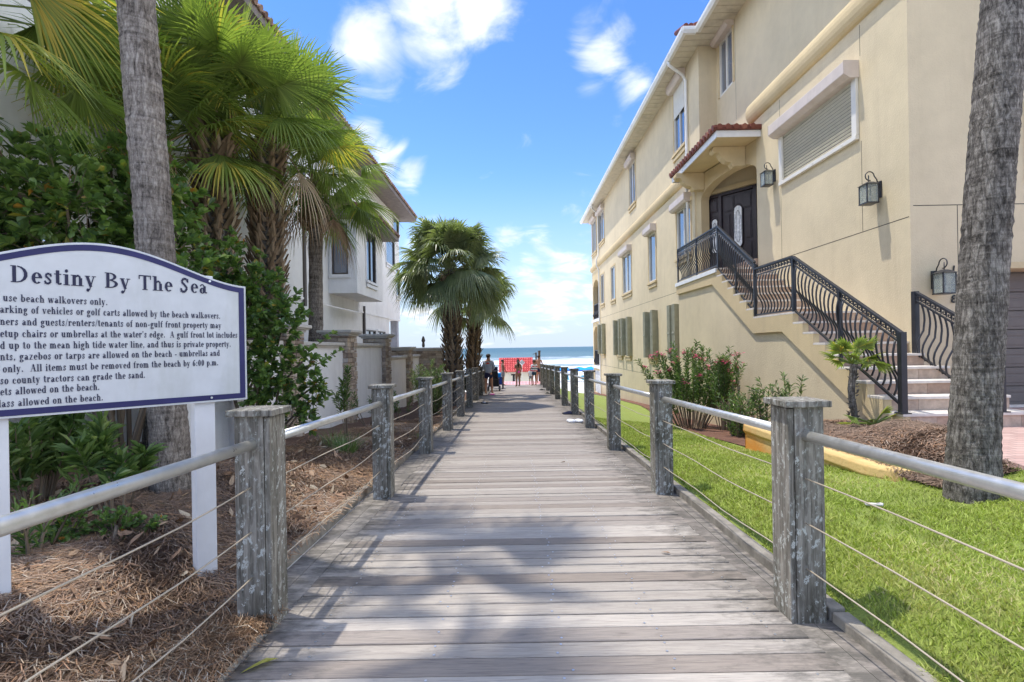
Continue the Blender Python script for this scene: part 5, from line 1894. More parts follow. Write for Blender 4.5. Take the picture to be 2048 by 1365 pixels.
def glyphs():
    G = {}
    def S(x, y0, y1, b=1, t=1): return ('s', x, y0, y1, b, t)
    X = .46
    G['D'] = (.76, [S(.08, 0, .67), ('a', .27, .335, .42, .335, -90, 90)])
    G['B'] = (.68, [S(.08, 0, .67), ('a', .24, .50, .33, .17, -90, 90), ('a', .24, .18, .40, .18, -90, 90)])
    G['T'] = (.70, [S(.275, 0, .67, 1, 0), ('b', .03, .62, .67, .67), ('b', .03, .48, .08, .62), ('b', .62, .48, .67, .62)])
    G['S'] = (.56, [('p', [(.47, .50), (.40, .64), (.22, .65), (.12, .50), (.28, .36), (.43, .20), (.30, .03), (.14, .03), (.07, .18)], .11), ('b', .46, .46, .50, .66), ('b', .05, 0, .09, .2)])
    G['A'] = (.72, [('l', .10, 0, .36, .67, .045), ('l', .58, 0, .36, .67, .15), ('b', .20, .22, .52, .265), ('b', 0, 0, .22, .035), ('b', .44, 0, .72, .035)])
    G['P'] = (.62, [S(.08, 0, .67), ('a', .24, .48, .34, .19, -90, 90)])
    G['N'] = (.74, [('l', .10, .67, .58, 0, .14), ('b', .10, 0, .145, .65), ('b', .57, 0, .615, .67), ('b', .0, .635, .18, .67), ('b', .02, 0, .24, .035), ('b', .48, .635, .72, .67)])
    G['O'] = (.76, [('a', .38, .335, .34, .345, 0, 360)])
    G['a'] = (.50, [('a', .20, .13, .165, .145, 0, 360), S(.26, .06, .36, 0, 0), ('p', [(.08, .34), (.14, .415), (.25, .425), (.33, .33)], .06), ('p', [(.335, .08), (.40, .02), (.48, .05)], .06)])
    G['b'] = (.56, [S(.08, 0, .67, 0, 1), ('a', .29, .225, .24, .235, 0, 360)])
    G['c'] = (.45, [('a', .25, .225, .22, .235, 62, 318), ('b', .30, .29, .42, .37)])
    G['d'] = (.56, [S(.34, 0, .67, 1, 1), ('a', .27, .225, .24, .235, 0, 360)])
    G['e'] = (.46, [('a', .25, .225, .22, .235, 0, 315), ('b', .08, .22, .45, .265)])
    G['f'] = (.36, [S(.09, 0, .52, 1, 0), ('b', .0, .42, .33, .46), ('p', [(.165, .50), (.20, .62), (.30, .66), (.36, .60)], .08)])
    G['g'] = (.51, [('a', .23, .29, .19, .17, 0, 360), ('a', .25, -.09, .23, .13, 0, 360), ('b', .36, .38, .50, .44), ('b', .08, .05, .20, .13)])
    G['h'] = (.57, [S(.07, 0, .67, 1, 1), ('p', [(.16, .34), (.25, .43), (.36, .43), (.41, .34)], .09), S(.35, 0, .34, 1, 0)])
    G['i'] = (.29, [S(.075, 0, X, 1, 1), ('d', .15, .60)])
    G['k'] = (.57, [S(.07, 0, .67, 1, 1), ('l', .18, .20, .42, .45, .05), ('l', .24, .26, .48, .0, .14), ('b', .34, .425, .52, .46), ('b', .36, 0, .57, .035)])
    G['l'] = (.29, [S(.07, 0, .67, 1, 1)])
    G['m'] = (.84, [S(.06, 0, X, 1, 1), ('p', [(.16, .34), (.24, .43), (.33, .43), (.39, .34)], .09), S(.32, 0, .34, 1, 0), ('p', [(.42, .34), (.50, .43), (.60, .43), (.66, .34)], .09), S(.59, 0, .34, 1, 0)])
    G['n'] = (.57, [S(.07, 0, X, 1, 1), ('p', [(.16, .34), (.25, .43), (.36, .43), (.41, .34)], .09), S(.35, 0, .34, 1, 0)])
    G['o'] = (.50, [('a', .25, .225, .225, .24, 0, 360)])
    G['p'] = (.56, [S(.08, -.2, X, 1, 1), ('a', .29, .225, .24, .235, 0, 360)])
    G['r'] = (.44, [S(.07, 0, X, 1, 1), ('p', [(.18, .32), (.27, .42), (.36, .43)], .07), ('d', .37, .38)])
    G['s'] = (.40, [('p', [(.33, .34), (.27, .43), (.15, .43), (.10, .33), (.22, .23), (.32, .13), (.24, .03), (.12, .03), (.06, .13)], .085), ('b', .31, .30, .345, .45), ('b', .05, .0, .085, .15)])
    G['t'] = (.34, [S(.08, .06, .60, 0, 0), ('b', .0, .42, .31, .46), ('p', [(.155, .08), (.22, .02), (.32, .07)], .07)])
    G['u'] = (.57, [S(.06, .10, X, 0, 1), ('p', [(.13, .12), (.20, .03), (.30, .03), (.38, .10)], .09), S(.33, 0, X, 1, 1)])
    G['v'] = (.52, [('l', .10, .46, .27, 0, .14), ('l', .42, .46, .27, 0, .05), ('b', 0, .425, .24, .46), ('b', .32, .425, .52, .46)])
    G['w'] = (.74, [('l', .10, .46, .23, 0, .14), ('l', .36, .46, .25, 0, .05), ('l', .38, .46, .51, 0, .14), ('l', .65, .46, .53, 0, .05), ('b', 0, .425, .22, .46), ('b', .54, .425, .74, .46)])
    G['y'] = (.52, [('l', .10, .46, .27, 0, .14), ('l', .42, .46, .20, -.16, .05), ('b', 0, .425, .24, .46), ('b', .32, .425, .52, .46), ('d', .13, -.15)])
    G['z'] = (.46, [('b', .05, .415, .42, .46), ('b', .04, 0, .43, .045), ('l', .34, .42, .12, .04, .13)])
    G['6'] = (.52, [('a', .26, .20, .21, .21, 0, 360), ('p', [(.43, .64), (.22, .56), (.11, .36), (.11, .2)], .10)])
    G['0'] = (.52, [('a', .26, .335, .21, .345, 0, 360)])
    G['.'] = (.26, [('d', .13, .06)])
    G[','] = (.26, [('d', .13, .06), ('l', .17, .05, .09, -.10, .05)])
    G[':'] = (.30, [('d', .15, .06), ('d', .15, .36)])
    G["'"] = (.24, [('d', .12, .60), ('l', .16, .6, .10, .46, .05)])
    G['-'] = (.36, [('b', .05, .17, .31, .25)])
    G['/'] = (.30, [('l', .04, -.04, .27, .68, .06)])
    G[' '] = (.30, [])
    return G


GL = glyphs()


def set_text(mb, txt, x0, x1, y, em, P):
    """lay txt from x0 to x1 on baseline y; P maps (x, y) on the board to a point in space"""
    adv = sum(GL[c][0] + .05 for c in txt)
    kx = (x1 - x0) / adv
    x = x0
    for c in txt:
        a, st = GL[c]
        def Q(u, v): return P(x + u * kx, y + v * em)
        def poly(pts): mb.face([Q(*p) for p in pts], r=.5)
        def rect(ax_, ay_, bx_, by_): poly([(ax_, ay_), (bx_, ay_), (bx_, by_), (ax_, by_)])
        def seg(p, q, w0):
            d = Vector((q[0] - p[0], q[1] - p[1])); n = Vector((-d.y, d.x)).normalized() * w0 / 2
            poly([(p[0] + n.x, p[1] + n.y), (p[0] - n.x, p[1] - n.y), (q[0] - n.x, q[1] - n.y), (q[0] + n.x, q[1] + n.y)])
        for s in st:
            if s[0] == 's':
                _, sx, s0, s1, b, t = s
                rect(sx, s0, sx + TK, s1)
                if b: rect(sx - .065, s0, sx + TK + .065, s0 + .035)
                if t: rect(sx - .075, s1 - .035, sx + TK, s1)
            elif s[0] == 'b':
                rect(s[1], s[2], s[3], s[4])
            elif s[0] == 'd':
                poly([(s[1] + .075 * math.cos(k * PI / 4), s[2] + .075 * math.sin(k * PI / 4)) for k in range(8)])
            elif s[0] == 'l':
                w0 = s[5]
                poly([(s[1] - w0 / 2, s[2]), (s[1] + w0 / 2, s[2]), (s[3] + w0 / 2, s[4]), (s[3] - w0 / 2, s[4])])
            elif s[0] == 'p':
                for p, q in zip(s[1][:-1], s[1][1:]): seg(p, q, s[2])
            elif s[0] == 'a':
                _, cx, cy, rx, ry, a0, a1 = s
                n = max(6, int(abs(a1 - a0) / 24))
                ix, iy = max(rx - TK, .03), max(ry - TH, .03)
                for k in range(n):
                    t0 = math.radians(a0 + (a1 - a0) * k / n); t1 = math.radians(a0 + (a1 - a0) * (k + 1) / n)
                    poly([(cx + rx * math.cos(t0), cy + ry * math.sin(t0)), (cx + rx * math.cos(t1), cy + ry * math.sin(t1)),
                          (cx + ix * math.cos(t1), cy + iy * math.sin(t1)), (cx + ix * math.cos(t0), cy + iy * math.sin(t0))])
        x += (a + .05) * kx


def notice_board():
    yr = 3.41
    pr = ray(493, 690) * yr
    right = Vector((pr.x, yr, 0))
    d = Vector((-.915, -1.0, 0)).normalized()       # along the board, right edge to left edge
    nrm = Vector((-d.y, d.x, 0))
    if nrm.y > 0: nrm = -nrm                         # faces the walk and the camera
    Wd = 1.49
    zb, ze, zp = 1.185, 1.935, 2.118
    root = empty('notice_board', (right + d * Wd / 2), 'white beach-rules notice board with navy border and navy lettering, left foreground', 'sign')
    def top(s):
        t = abs(s - Wd / 2) / (Wd / 2)
        return ze + (zp - ze) * (.5 + .5 * math.cos(PI * min(1, t))) ** .9
    def outline(ins):
        n = 48
        pts = [(ins, zb + ins), (ins, top(0) - ins * .6)] if False else []
        for k in range(n + 1):
            s = ins + (Wd - 2 * ins) * k / n
            pts.append((s, top(s) - ins))
        return [(ins, zb + ins)] + pts + [(Wd - ins, zb + ins)]
    b = MB(); b.extrude(outline(0), right - nrm * .0, d, (0, 0, 1), -nrm, .025)
    under(root, b, 'board', M['sign_white'], bevel=.002)
    # navy border: strip between two inset outlines
    o1, o2 = outline(.012), outline(.045)
    br = MB()
    off = nrm * .0025
    def P3(p, o=off): return right + d * p[0] + Vector((0, 0, p[1])) + o
    for i in range(len(o1)):
        j = (i + 1) % len(o1)
        br.face([P3(o1[i]), P3(o1[j]), P3(o2[j]), P3(o2[i])])
    under(root, br, 'border', M['navy'])
    # lettering
    def onboard(u, v):
        r = ray(u, v)
        # right + d*s = r*t  (plan)
        det = r.x * (-d.y) - (-d.x) * r.y
        t = (right.x * (-d.y) + d.x * right.y) / det
        p = Vector((r.x * t, r.y * t, 0))
        return (p - right).dot(d), EYE + r.z * t
    tx = MB()
    cnt = [0]
    def P(x, y):
        cnt[0] += 1
        return right + d * (Wd - x) + Vector((0, 0, y)) + nrm * (.003 + (cnt[0] // 4 % 40) * .00002)
    def line(pre, txt, ul, ur, vbase, em):
        s0, _ = onboard(ul, vbase); s1, zz = onboard(ur, vbase)
        x0, x1 = Wd - s0, Wd - s1
        adv = sum(GL[c][0] + .05 for c in txt)
        pa = sum(GL[c][0] + .05 for c in pre)
        x0p = x0 - (x1 - x0) / adv * pa
        full = pre + txt
        while x0p < .055 and pre:
            x0p += (GL[full[0]][0] + .05) * (x1 - x0) / adv
            full = full[1:]; pre = pre[1:]
        set_text(tx, full, x0p, x1, zz, em, P)
    line('', 'Destiny By The Sea', 21, 416, 588, .128)
    e = .056
    line('Please ', 'use beach walkovers only.', 6, 216, 611, e)
    line('No p', 'arking of vehicles or golf carts allowed by the beach walkovers.', 0, 441, 638, e)
    line('Ow', 'ners and guests/renters/tenants of non-gulf front property may', 0, 443, 657, e)
    line('not s', "etup chairs or umbrellas at the water's edge.  A gulf front lot includes", 0, 475, 676, e)
    line('lan', 'd up to the mean high tide water line, and thus is private property.', 0, 462, 694, e)
    line('No te', 'nts, gazebos or tarps are allowed on the beach - umbrellas and', 0, 440, 712, e)
    line('chairs ', 'only.  All items must be removed from the beach by 6:00 p.m.', 5, 437, 731, e)
    line('', 'so county tractors can grade the sand.', 0, 291, 756, e)
    line('No p', 'ets allowed on the beach.', 0, 200, 780, e)
    line('No gl', 'ass allowed on the beach.', 3, 207, 801, e)
    under(root, tx, 'lettering', M['ink'])
    for s in (.245, Wd - .30):
        base = right + d * s - nrm * .072
        g = gz(base.x, base.y)
        p = MB()
        w = .058
        ztop = 1.99
        Mx = Matrix.Translation(base) @ Matrix(((d.x, nrm.x, 0), (d.y, nrm.y, 0), (0, 0, 1))).to_4x4()
        p.box((-w, -.045, g - .3), (w, .045, ztop), 0, None, Mx)
        under(root, p, 'post', M['white_post'], bevel=.004)
    bo = MB()
    for s in (.215, Wd - .27):
        for z in (zb + .029, top(s) - .024):
            c = right + d * s + Vector((0, 0, z)) + nrm * .003
            bo.tube([c, c + nrm * .004], .007, 8)
    under(root, bo, 'bolt', M['screw'])


notice_board()
# ------------------------------------------------------------------ palms
def fan_leaf(mb, base, az, el, Lp, Ls, droop, rl, mi_leaf=0, mi_stem=1, nseg=46, dead=False, spread=112, wide=1.0):
    """one costapalmate fan: petiole bending under its weight, then long drooping segments"""
    d = Vector((math.cos(az) * math.cos(el), math.sin(az) * math.cos(el), math.sin(el)))
    pts = []
    p = Vector(base); dirn = d.copy()
    n = 5
    sag = .16 if not dead else .5
    for k in range(n + 1):
        pts.append(p.copy())
        p = p + dirn * (Lp / n)
        dirn = (dirn + Vector((0, 0, -sag / n * (1.2 - abs(dirn.z))))).normalized()
    mb.tube(pts, [.017, .014, .012, .011, .010, .009], 5, mi_stem, min(1, rl * .6 + .25))
    hub = pts[-1]
    f = dirn
    s = f.cross(Vector((0, 0, 1)))
    if s.length < .05: s = Vector((1, 0, 0))
    s.normalize()
    u = s.cross(f).normalized()
    roll = random.gauss(0, .35)
    s, u = s * math.cos(roll) + u * math.sin(roll), u * math.cos(roll) - s * math.sin(roll)
    for k in range(nseg):
        a = math.radians(-spread + 2 * spread * (k + .5) / nseg)
        c = math.cos(a)
        L = Ls * (.70 + .30 * max(0, c)) * random.uniform(.9, 1.05)
        h0 = hub + f * (.28 * Ls * max(0, math.cos(a)) ** 1.5 * .5)     # costa carries the blade forward
        dr = (f * math.cos(a) + s * math.sin(a) + u * (.10 - .34 * abs(math.sin(a)))).normalized()
        wv = dr.cross(u).normalized()
        fold = u * .004
        st = [(0, .009), (.38, .0165), (.68, .012), (1.0, .0012)]
        dp = droop * random.uniform(.7, 1.35)
        vs = []
        for (t, w) in st:
            q = h0 + dr * (L * t) + Vector((0, 0, -1)) * (dp * L * t ** 2.3)
            q = q - dr * (dp * L * .22 * t ** 3)
            w *= wide if not dead else .75
            vs.append(q + wv * w); vs.append(q + u * (-.35 * w)); vs.append(q - wv * w)
        r = min(1, max(0, rl + random.gauss(0, .10)))
        fs = []
        for i in range(3):
            o = i * 3
            fs += [(o, o + 1, o + 4, o + 3), (o + 1, o + 2, o + 5, o + 4)]
        mb.add(vs, fs, mi_leaf, r)


def palm(name, base, top, r0, boots, label, ncrown=34, seed=1, Lp=1.05, Ls=.95, leafmat='frond', yellow=.06, boot_len=.34, el_range=(-55, 80), az_bias=None, ndead=0, boot_r=None, fine=False, lean_pow=1.0, barkmat='bark', head=.35, rl_mid=.55, wide=1.0, droop_k=1.0):
    """sabal palm: trunk with bark or with old leaf boots, crown of fans, hanging dead fans"""
    random.seed(seed)
    base = Vector(base); top = Vector(top)
    root = empty(name, base, label, 'palm tree')
    H = (top - base).length
    rg = np.random.default_rng(seed)
    # trunk
    n = 40 if fine else 12
    m = int(H / (.028 if fine else .16)) + 2
    vs = []; fs = []
    ringn = rg.normal(0, .0018 if fine else .006, m)
    for i in range(m):
        t = i / (m - 1)
        c = base + (top - base) * t
        # gentle curve
        c = c + Vector(((top.x - base.x) * (t ** lean_pow - t), (top.y - base.y) * (t ** lean_pow - t), 0))
        r = r0 * (1.0 + .16 * math.exp(-t * H / .35) - .10 * t) + ringn[i]
        if fine: r += .0014 * math.sin(i * 1.9 + 2 * math.sin(i * .31))
        for k in range(n):
            a = 2 * PI * k / n
            rr = r * (1 + (.018 * math.sin(7 * a + i * .05 + 1.5 * math.sin(i * .11)) + .012 * math.sin(17 * a + i * .21) if fine else .02 * math.sin(5 * a + i)))
            if fine: rr += rg.normal(0, .0024)
            vs.append(c + Vector((rr * math.cos(a), rr * math.sin(a), 0)))
    for i in range(m - 1):
        for k in range(n):
            fs.append((i * n + k, i * n + (k + 1) % n, (i + 1) * n + (k + 1) % n, (i + 1) * n + k))
    fs.append(tuple(range((m - 1) * n, m * n)))
    tb = MB(); tb.add(vs, fs, 0, .5)
    # start a little under the soil
    tb.box((base.x - r0 * .8, base.y - r0 * .8, base.z - .4), (base.x + r0 * .8, base.y + r0 * .8, base.z - .02))
    under(root, tb, 'trunk', M[barkmat], smooth=True)
    if boots:
        z0, z1 = boots
        bb = MB()
        rows = int((z1 - z0) / .085)
        per = 9
        for i in range(rows):
            z = z0 + (z1 - z0) * i / rows
            t = (z - base.z) / max(.01, (top.z - base.z))
            c = base + (top - base) * t
            for k in range(per):
                a = 2 * PI * (k + .5 * (i % 2)) / per + random.gauss(0, .05)
                o = Vector((math.cos(a), math.sin(a), 0)); s = Vector((-o.y, o.x, 0))
                L = boot_len * random.uniform(.75, 1.2)
                br = (boot_r or r0 * .95)
                sw = .42 * (1 if i % 2 else -1) * random.uniform(.6, 1.2)
                out = random.uniform(.30, .62)
                P0 = c + o * br; P0.z = z
                P1 = P0 + (Vector((0, 0, 1)) * math.cos(out) + o * math.sin(out) + s * sw * .8).normalized() * L
                mid_ = P0.lerp(P1, .5) + o * .012
                w0, w1, w2 = .055, .038, .024
                vs = []
                for (P, w, th) in ((P0, w0, .03), (mid_, w1, .022), (P1, w2, .012)):
                    vs += [P + s * w, P + s * w * .5 + o * th, P - s * w * .5 + o * th, P - s * w, P - o * .012]
                fs = []
                for q in range(2):
                    b0 = q * 5
                    for e in range(5):
                        fs.append((b0 + e, b0 + (e + 1) % 5, b0 + 5 + (e + 1) % 5, b0 + 5 + e))
                fs.append((10, 11, 12, 13, 14))
                bb.add(vs, fs, 0, min(1, max(0, random.gauss(.5, .25))))
        under(root, bb, 'leaf_boots', M['boot'])
    # crown
    cr = MB()
    ga = PI * (3 - math.sqrt(5))
    for i in range(ncrown):
        t = (i + .5) / ncrown
        el = math.radians(el_range[0] + (el_range[1] - el_range[0]) * t ** .8 + random.gauss(0, 7))
        az = i * ga + random.gauss(0, .25)
        if az_bias is not None and random.random() < az_bias[1]:
            az = az_bias[0] + random.gauss(0, .9)
        b = top + Vector((math.cos(az) * r0 * .4, math.sin(az) * r0 * .4, random.uniform(-head, .12) * (1 - t) + .12 * t))
        young = t > .85
        rl = random.gauss(rl_mid - .14 * (el < 0) + .18 * young, .13)
        if random.random() < yellow: rl = random.uniform(.9, 1.0)
        fan_leaf(cr, b, az, el, Lp * random.uniform(.85, 1.15) * (.75 if young else 1), Ls * random.uniform(.9, 1.1), (.50 if el < .3 else .34) * random.uniform(.75, 1.25) * droop_k, rl, spread=112 if not young else 70, wide=wide)
    under(root, cr, 'crown', [M[leafmat], M[leafmat]])
    if ndead:
        dm = MB()
        for i in range(ndead):
            az = random.random() * 2 * PI if az_bias is None else az_bias[0] + random.gauss(0, 1.3)
            b = top + Vector((math.cos(az) * r0, math.sin(az) * r0, -random.uniform(.1, .5)))
            fan_leaf(dm, b, az, math.radians(random.uniform(-60, -15)), Lp * random.uniform(.55, .9), Ls * random.uniform(.7, .9), .75, random.uniform(.1, .9), dead=True, nseg=22, spread=75)
        under(root, dm, 'dead_fronds', [M['frond_dead'], M['frond_dead']])
    return root


palm('palm_tree', (-3.10, 4.62, gz(-3.1, 4.62) - .02), (-3.40, 4.35, 8.2), .15, None, 'palm with bare grey trunk standing right behind the notice board', 16, 3, fine=True, barkmat='bark_pale', Ls=1.1, lean_pow=1.1)
palm('palm_tree', (3.60, 4.05, gz(3.6, 4.05) - .02), (4.40, 4.1, 7.9), .158, None, 'palm with rough grey leaning trunk on the lawn at the right edge', 26, 5, fine=True, lean_pow=1.25, el_range=(-20, 80))
palm('palm_tree', (-4.95, 8.6, -.1), (-4.95, 8.5, 5.35), .22, (2.6, 5.25), 'booted palm behind the leafy shrub, second trunk right of the notice board palm', 44, 12, yellow=.10, ndead=2, boot_r=.21, rl_mid=.68, Ls=1.05, el_range=(6, 88), droop_k=.7)
palm('palm_tree', (-4.75, 9.8, -.1), (-4.55, 9.6, 5.45), .22, (2.2, 5.35), 'booted palm close behind the shrub, the nearer to the bay-window house of the pair', 44, 23, yellow=.12, ndead=2, boot_r=.21, rl_mid=.64, Ls=1.05, el_range=(2, 88), droop_k=.7)
palm('palm_tree', (-4.90, 12.6, -.4), (-4.78, 12.5, 5.6), .18, (4.45, 5.6), 'slender palm with smooth trunk and round booted head in front of the bay window', 46, 31, yellow=.14, ndead=7, boot_r=.24, boot_len=.30, Lp=1.0, Ls=1.02, el_range=(-32, 85), droop_k=.8, rl_mid=.62, barkmat='bark_pale')
palm('palm_tree', (-6.1, 5.0, .1), (-5.75, 4.9, 4.9), .17, (4.0, 4.9), 'palm with yellowing fans reaching in from the upper left corner, above the shrub', 38, 41, yellow=.28, ndead=1, el_range=(-30, 70), rl_mid=.6, Lp=1.2, droop_k=.6)
palm('palm_tree', (-5.75, 8.2, .0), (-5.7, 8.1, 4.7), .17, (3.6, 4.7), 'palm hidden behind the bare grey trunk, its dark fans spreading over the big shrub', 40, 47, yellow=.10, ndead=0, el_range=(-2, 75), rl_mid=.55, Ls=1.05)
palm('palm_tree', (-1.96, 16.6, -.45), (-2.02, 16.5, 4.05), .19, (.25, 3.8), 'booted palm with full round crown beside the middle of the left fence', 92, 52, leafmat='frond_dark', yellow=.0, boot_r=.20, Lp=1.0, Ls=.92, el_range=(-36, 86), wide=1.45, droop_k=1.15)
palm('palm_tree', (-1.72, 20.4, -.6), (-1.48, 20.3, 3.45), .17, (.6, 3.2), 'booted palm half hidden behind the round-crowned palm by the fence', 26, 66, leafmat='frond_dark', yellow=.0, boot_r=.18, Lp=1.05, Ls=.85, el_range=(-32, 75), wide=1.7, droop_k=1.25)


def dwarf_fan(name, base, h, label, seed, n=16, Ls=.26, rt=.05):
    random.seed(seed)
    root = empty(name, base, label, 'palm')
    if h > .15:
        tb = MB()
        pts = [Vector(base) + Vector((0.02 * math.sin(k), 0, -.05 + (h + .05) * k / 8)) for k in range(9)]
        tb.tube(pts, [rt * (.85 + .15 * k / 8 + .06 * (k % 2)) for k in range(9)], 10)
        for k in range(70):
            a = random.random() * 2 * PI; z = random.uniform(.02, h)
            o = Vector((math.cos(a), math.sin(a), .7)).normalized()
            P = Vector(base) + Vector((math.cos(a) * rt, math.sin(a) * rt, z))
            tb.tube([P, P + o * .04], [.012, .003], 4)
        under(root, tb, 'trunk', M['bark'])
    cr = MB()
    for i in range(n):
        el = math.radians(random.uniform(0, 70)); az = i * 2.4
        fan_leaf(cr, Vector(base) + Vector((0, 0, h)), az, el, .20 + .1 * random.random(), Ls, .12, random.uniform(.6, .9), nseg=16, spread=85)
    under(root, cr, 'crown', [M['frond'], M['frond']])


dwarf_fan('dwarf_palm', (4.62, 7.0, .34), .86, 'small fan palm with shaggy trunk in the planter in front of the stairs', 4, 15, .21, .046)
dwarf_fan('dwarf_palm', (4.70, 6.72, .36), .05, 'tiny trunkless fan palm seedling beside the shaggy dwarf palm', 9, 6, .16)

# ------------------------------------------------------------------ shrubs
def leaf_at(mb, p, d, L, w, r, mi=0, cup=.15):
    """a pointed or spoon-shaped leaf: two halves folded along the midrib"""
    d = d.normalized()
    s = d.cross(Vector((random.gauss(0, .5), random.gauss(0, .5), 1)))
    if s.length < .05: s = Vector((1, 0, 0))
    s.normalize(); u = s.cross(d)
    a = p; t = p + d * L - u * (L * .12)
    m1 = p + d * (L * .35) + u * (cup * w); m2 = p + d * (L * .72) + u * (cup * w * .6)
    vs = [a, m1 + s * w * .75, m2 + s * w, t, m2 - s * w, m1 - s * w * .75, p + d * (L * .5) - u * (cup * w)]
    mb.add(vs, [(0, 6, 2, 1), (6, 3, 2), (0, 5, 4, 6), (6, 4, 3)], mi, r)


def shrub(name, base, clumps, label, seed, leaf=(.075, .027), per=9, twigs=900, mat='leaf', cat='shrub', up=.35, stems=True, rfun=None, group=None):
    """rounded shrub: limbs to each clump, twigs ending in rosettes of leaves"""
    random.seed(seed)
    root = empty(name, base, label, cat, group)
    base = Vector(base)
    sm = MB(); fm = MB()
    tot = sum(r ** 2 for _, r in clumps)
    for c, r in clumps:
        c = Vector(c)
        if stems:
            mid_ = base.lerp(c, .5) + Vector((random.gauss(0, .1), random.gauss(0, .1), random.uniform(-.1, .2)))
            sm.tube([base + Vector((random.gauss(0, .08), random.gauss(0, .08), -.1)), mid_, c], [.03, .02, .012], 6)
        n = int(twigs * r ** 2 / tot)
        for i in range(n):
            v = Vector((random.gauss(0, 1), random.gauss(0, 1), random.gauss(0, 1))).normalized()
            rad = r * (random.random() ** .38) * random.uniform(.8, 1.12)
            tip = c + v * rad
            st = c + v * rad * .55 + Vector((0, 0, -.05))
            if i % 2 == 0:
                sm.tube([st, tip], [.005, .0025], 4, 0, None, cap=False)
            dirn = (v + Vector((0, 0, up))).normalized()
            depth = rad / r
            for k in range(per):
                a = random.random() * 2 * PI
                e = random.uniform(.25, 1.2)
                s = dirn.orthogonal().normalized(); q = dirn.cross(s)
                ld = dirn * math.cos(e) + (s * math.cos(a) + q * math.sin(a)) * math.sin(e)
                rr = random.betavariate(2.2, 2.6) * .88
                if random.random() < .035: rr = random.uniform(.93, 1)
                L = leaf[0] * random.uniform(.7, 1.2)
                leaf_at(fm, tip - dirn * random.random() * .06, ld, L, leaf[1] * random.uniform(.8, 1.15), rr)
    under(root, sm, 'branches', M['twig'])
    under(root, fm, 'foliage', M[mat])
    return root


shrub('glossy_shrub', (-4.8, 6.3, .1), [((-5.5, 5.7, 3.35), .8), ((-6.0, 5.7, 3.0), .8), ((-4.7, 5.4, 3.15), .6), ((-4.7, 6.5, 3.9), .45), ((-5.3, 6.4, 3.2), .85), ((-4.6, 6.3, 3.3), .7), ((-5.9, 6.0, 2.6), .8), ((-4.9, 5.9, 2.5), .85), ((-4.2, 6.2, 2.7), .6), ((-5.3, 5.6, 1.9), .8), ((-4.4, 6.0, 1.8), .8), ((-3.9, 6.0, 2.2), .55), ((-5.9, 5.6, 1.6), .7), ((-5.0, 6.4, 3.8), .5), ((-4.2, 6.5, 3.45), .42)],
      'large dark glossy-leaved shrub behind the notice board, left of the bare palm trunk', 71, twigs=1500, leaf=(.125, .036))
shrub('glossy_shrub', (-3.9, 7.6, .0), [((-4.3, 7.6, 2.75), .55), ((-3.9, 7.5, 2.45), .5), ((-4.3, 7.7, 2.2), .6), ((-3.7, 7.4, 2.2), .55), ((-3.9, 7.3, 1.7), .6), ((-3.45, 7.5, 1.75), .42), ((-3.35, 7.4, 1.25), .38), ((-3.6, 7.2, 1.15), .45), ((-3.55, 7.3, .75), .40), ((-3.2, 7.5, .55), .32), ((-3.05, 7.55, .75), .22), ((-3.1, 7.5, 1.35), .30), ((-2.95, 7.6, 1.0), .22), ((-3.3, 7.45, 2.1), .30)],
      'green and yellow glossy-leaved shrub right of the bare palm trunk, against the stone pier', 83, twigs=640, leaf=(.11, .032))
# a few long arching sprays of that shrub
def sprays():
    random.seed(5)
    root = empty('shrub_spray', (-3.5, 7.5, .9), 'thin arching branch of glossy leaves reaching out over the white garden wall', 'branch')
    sm = MB(); fm = MB()
    for (a, m, b) in (((-3.6, 7.5, 1.5), (-3.2, 7.6, 1.35), (-2.75, 7.8, 1.75)), ((-3.5, 7.5, 1.2), (-3.1, 7.7, 1.15), (-2.7, 7.9, 1.5)), ((-3.6, 7.4, .7), (-3.1, 7.5, .62), (-2.75, 7.6, .82))):
        pts = [Vector(a).lerp(Vector(m), t).lerp(Vector(m).lerp(Vector(b), t), t) for t in [k / 10 for k in range(11)]]
        sm.tube(pts, [.009 - .0006 * k for k in range(11)], 5)
        for k in range(4, 11):
            for q in range(7 if k > 6 else 3):
                d = Vector((random.gauss(.3, .6), random.gauss(0, .6), random.gauss(.5, .5)))
                leaf_at(fm, pts[k], d, random.uniform(.06, .095), .028, random.betavariate(3, 2) * .92)
    under(root, sm, 'twig', M['twig']); under(root, fm, 'foliage', M['leaf'])


sprays()


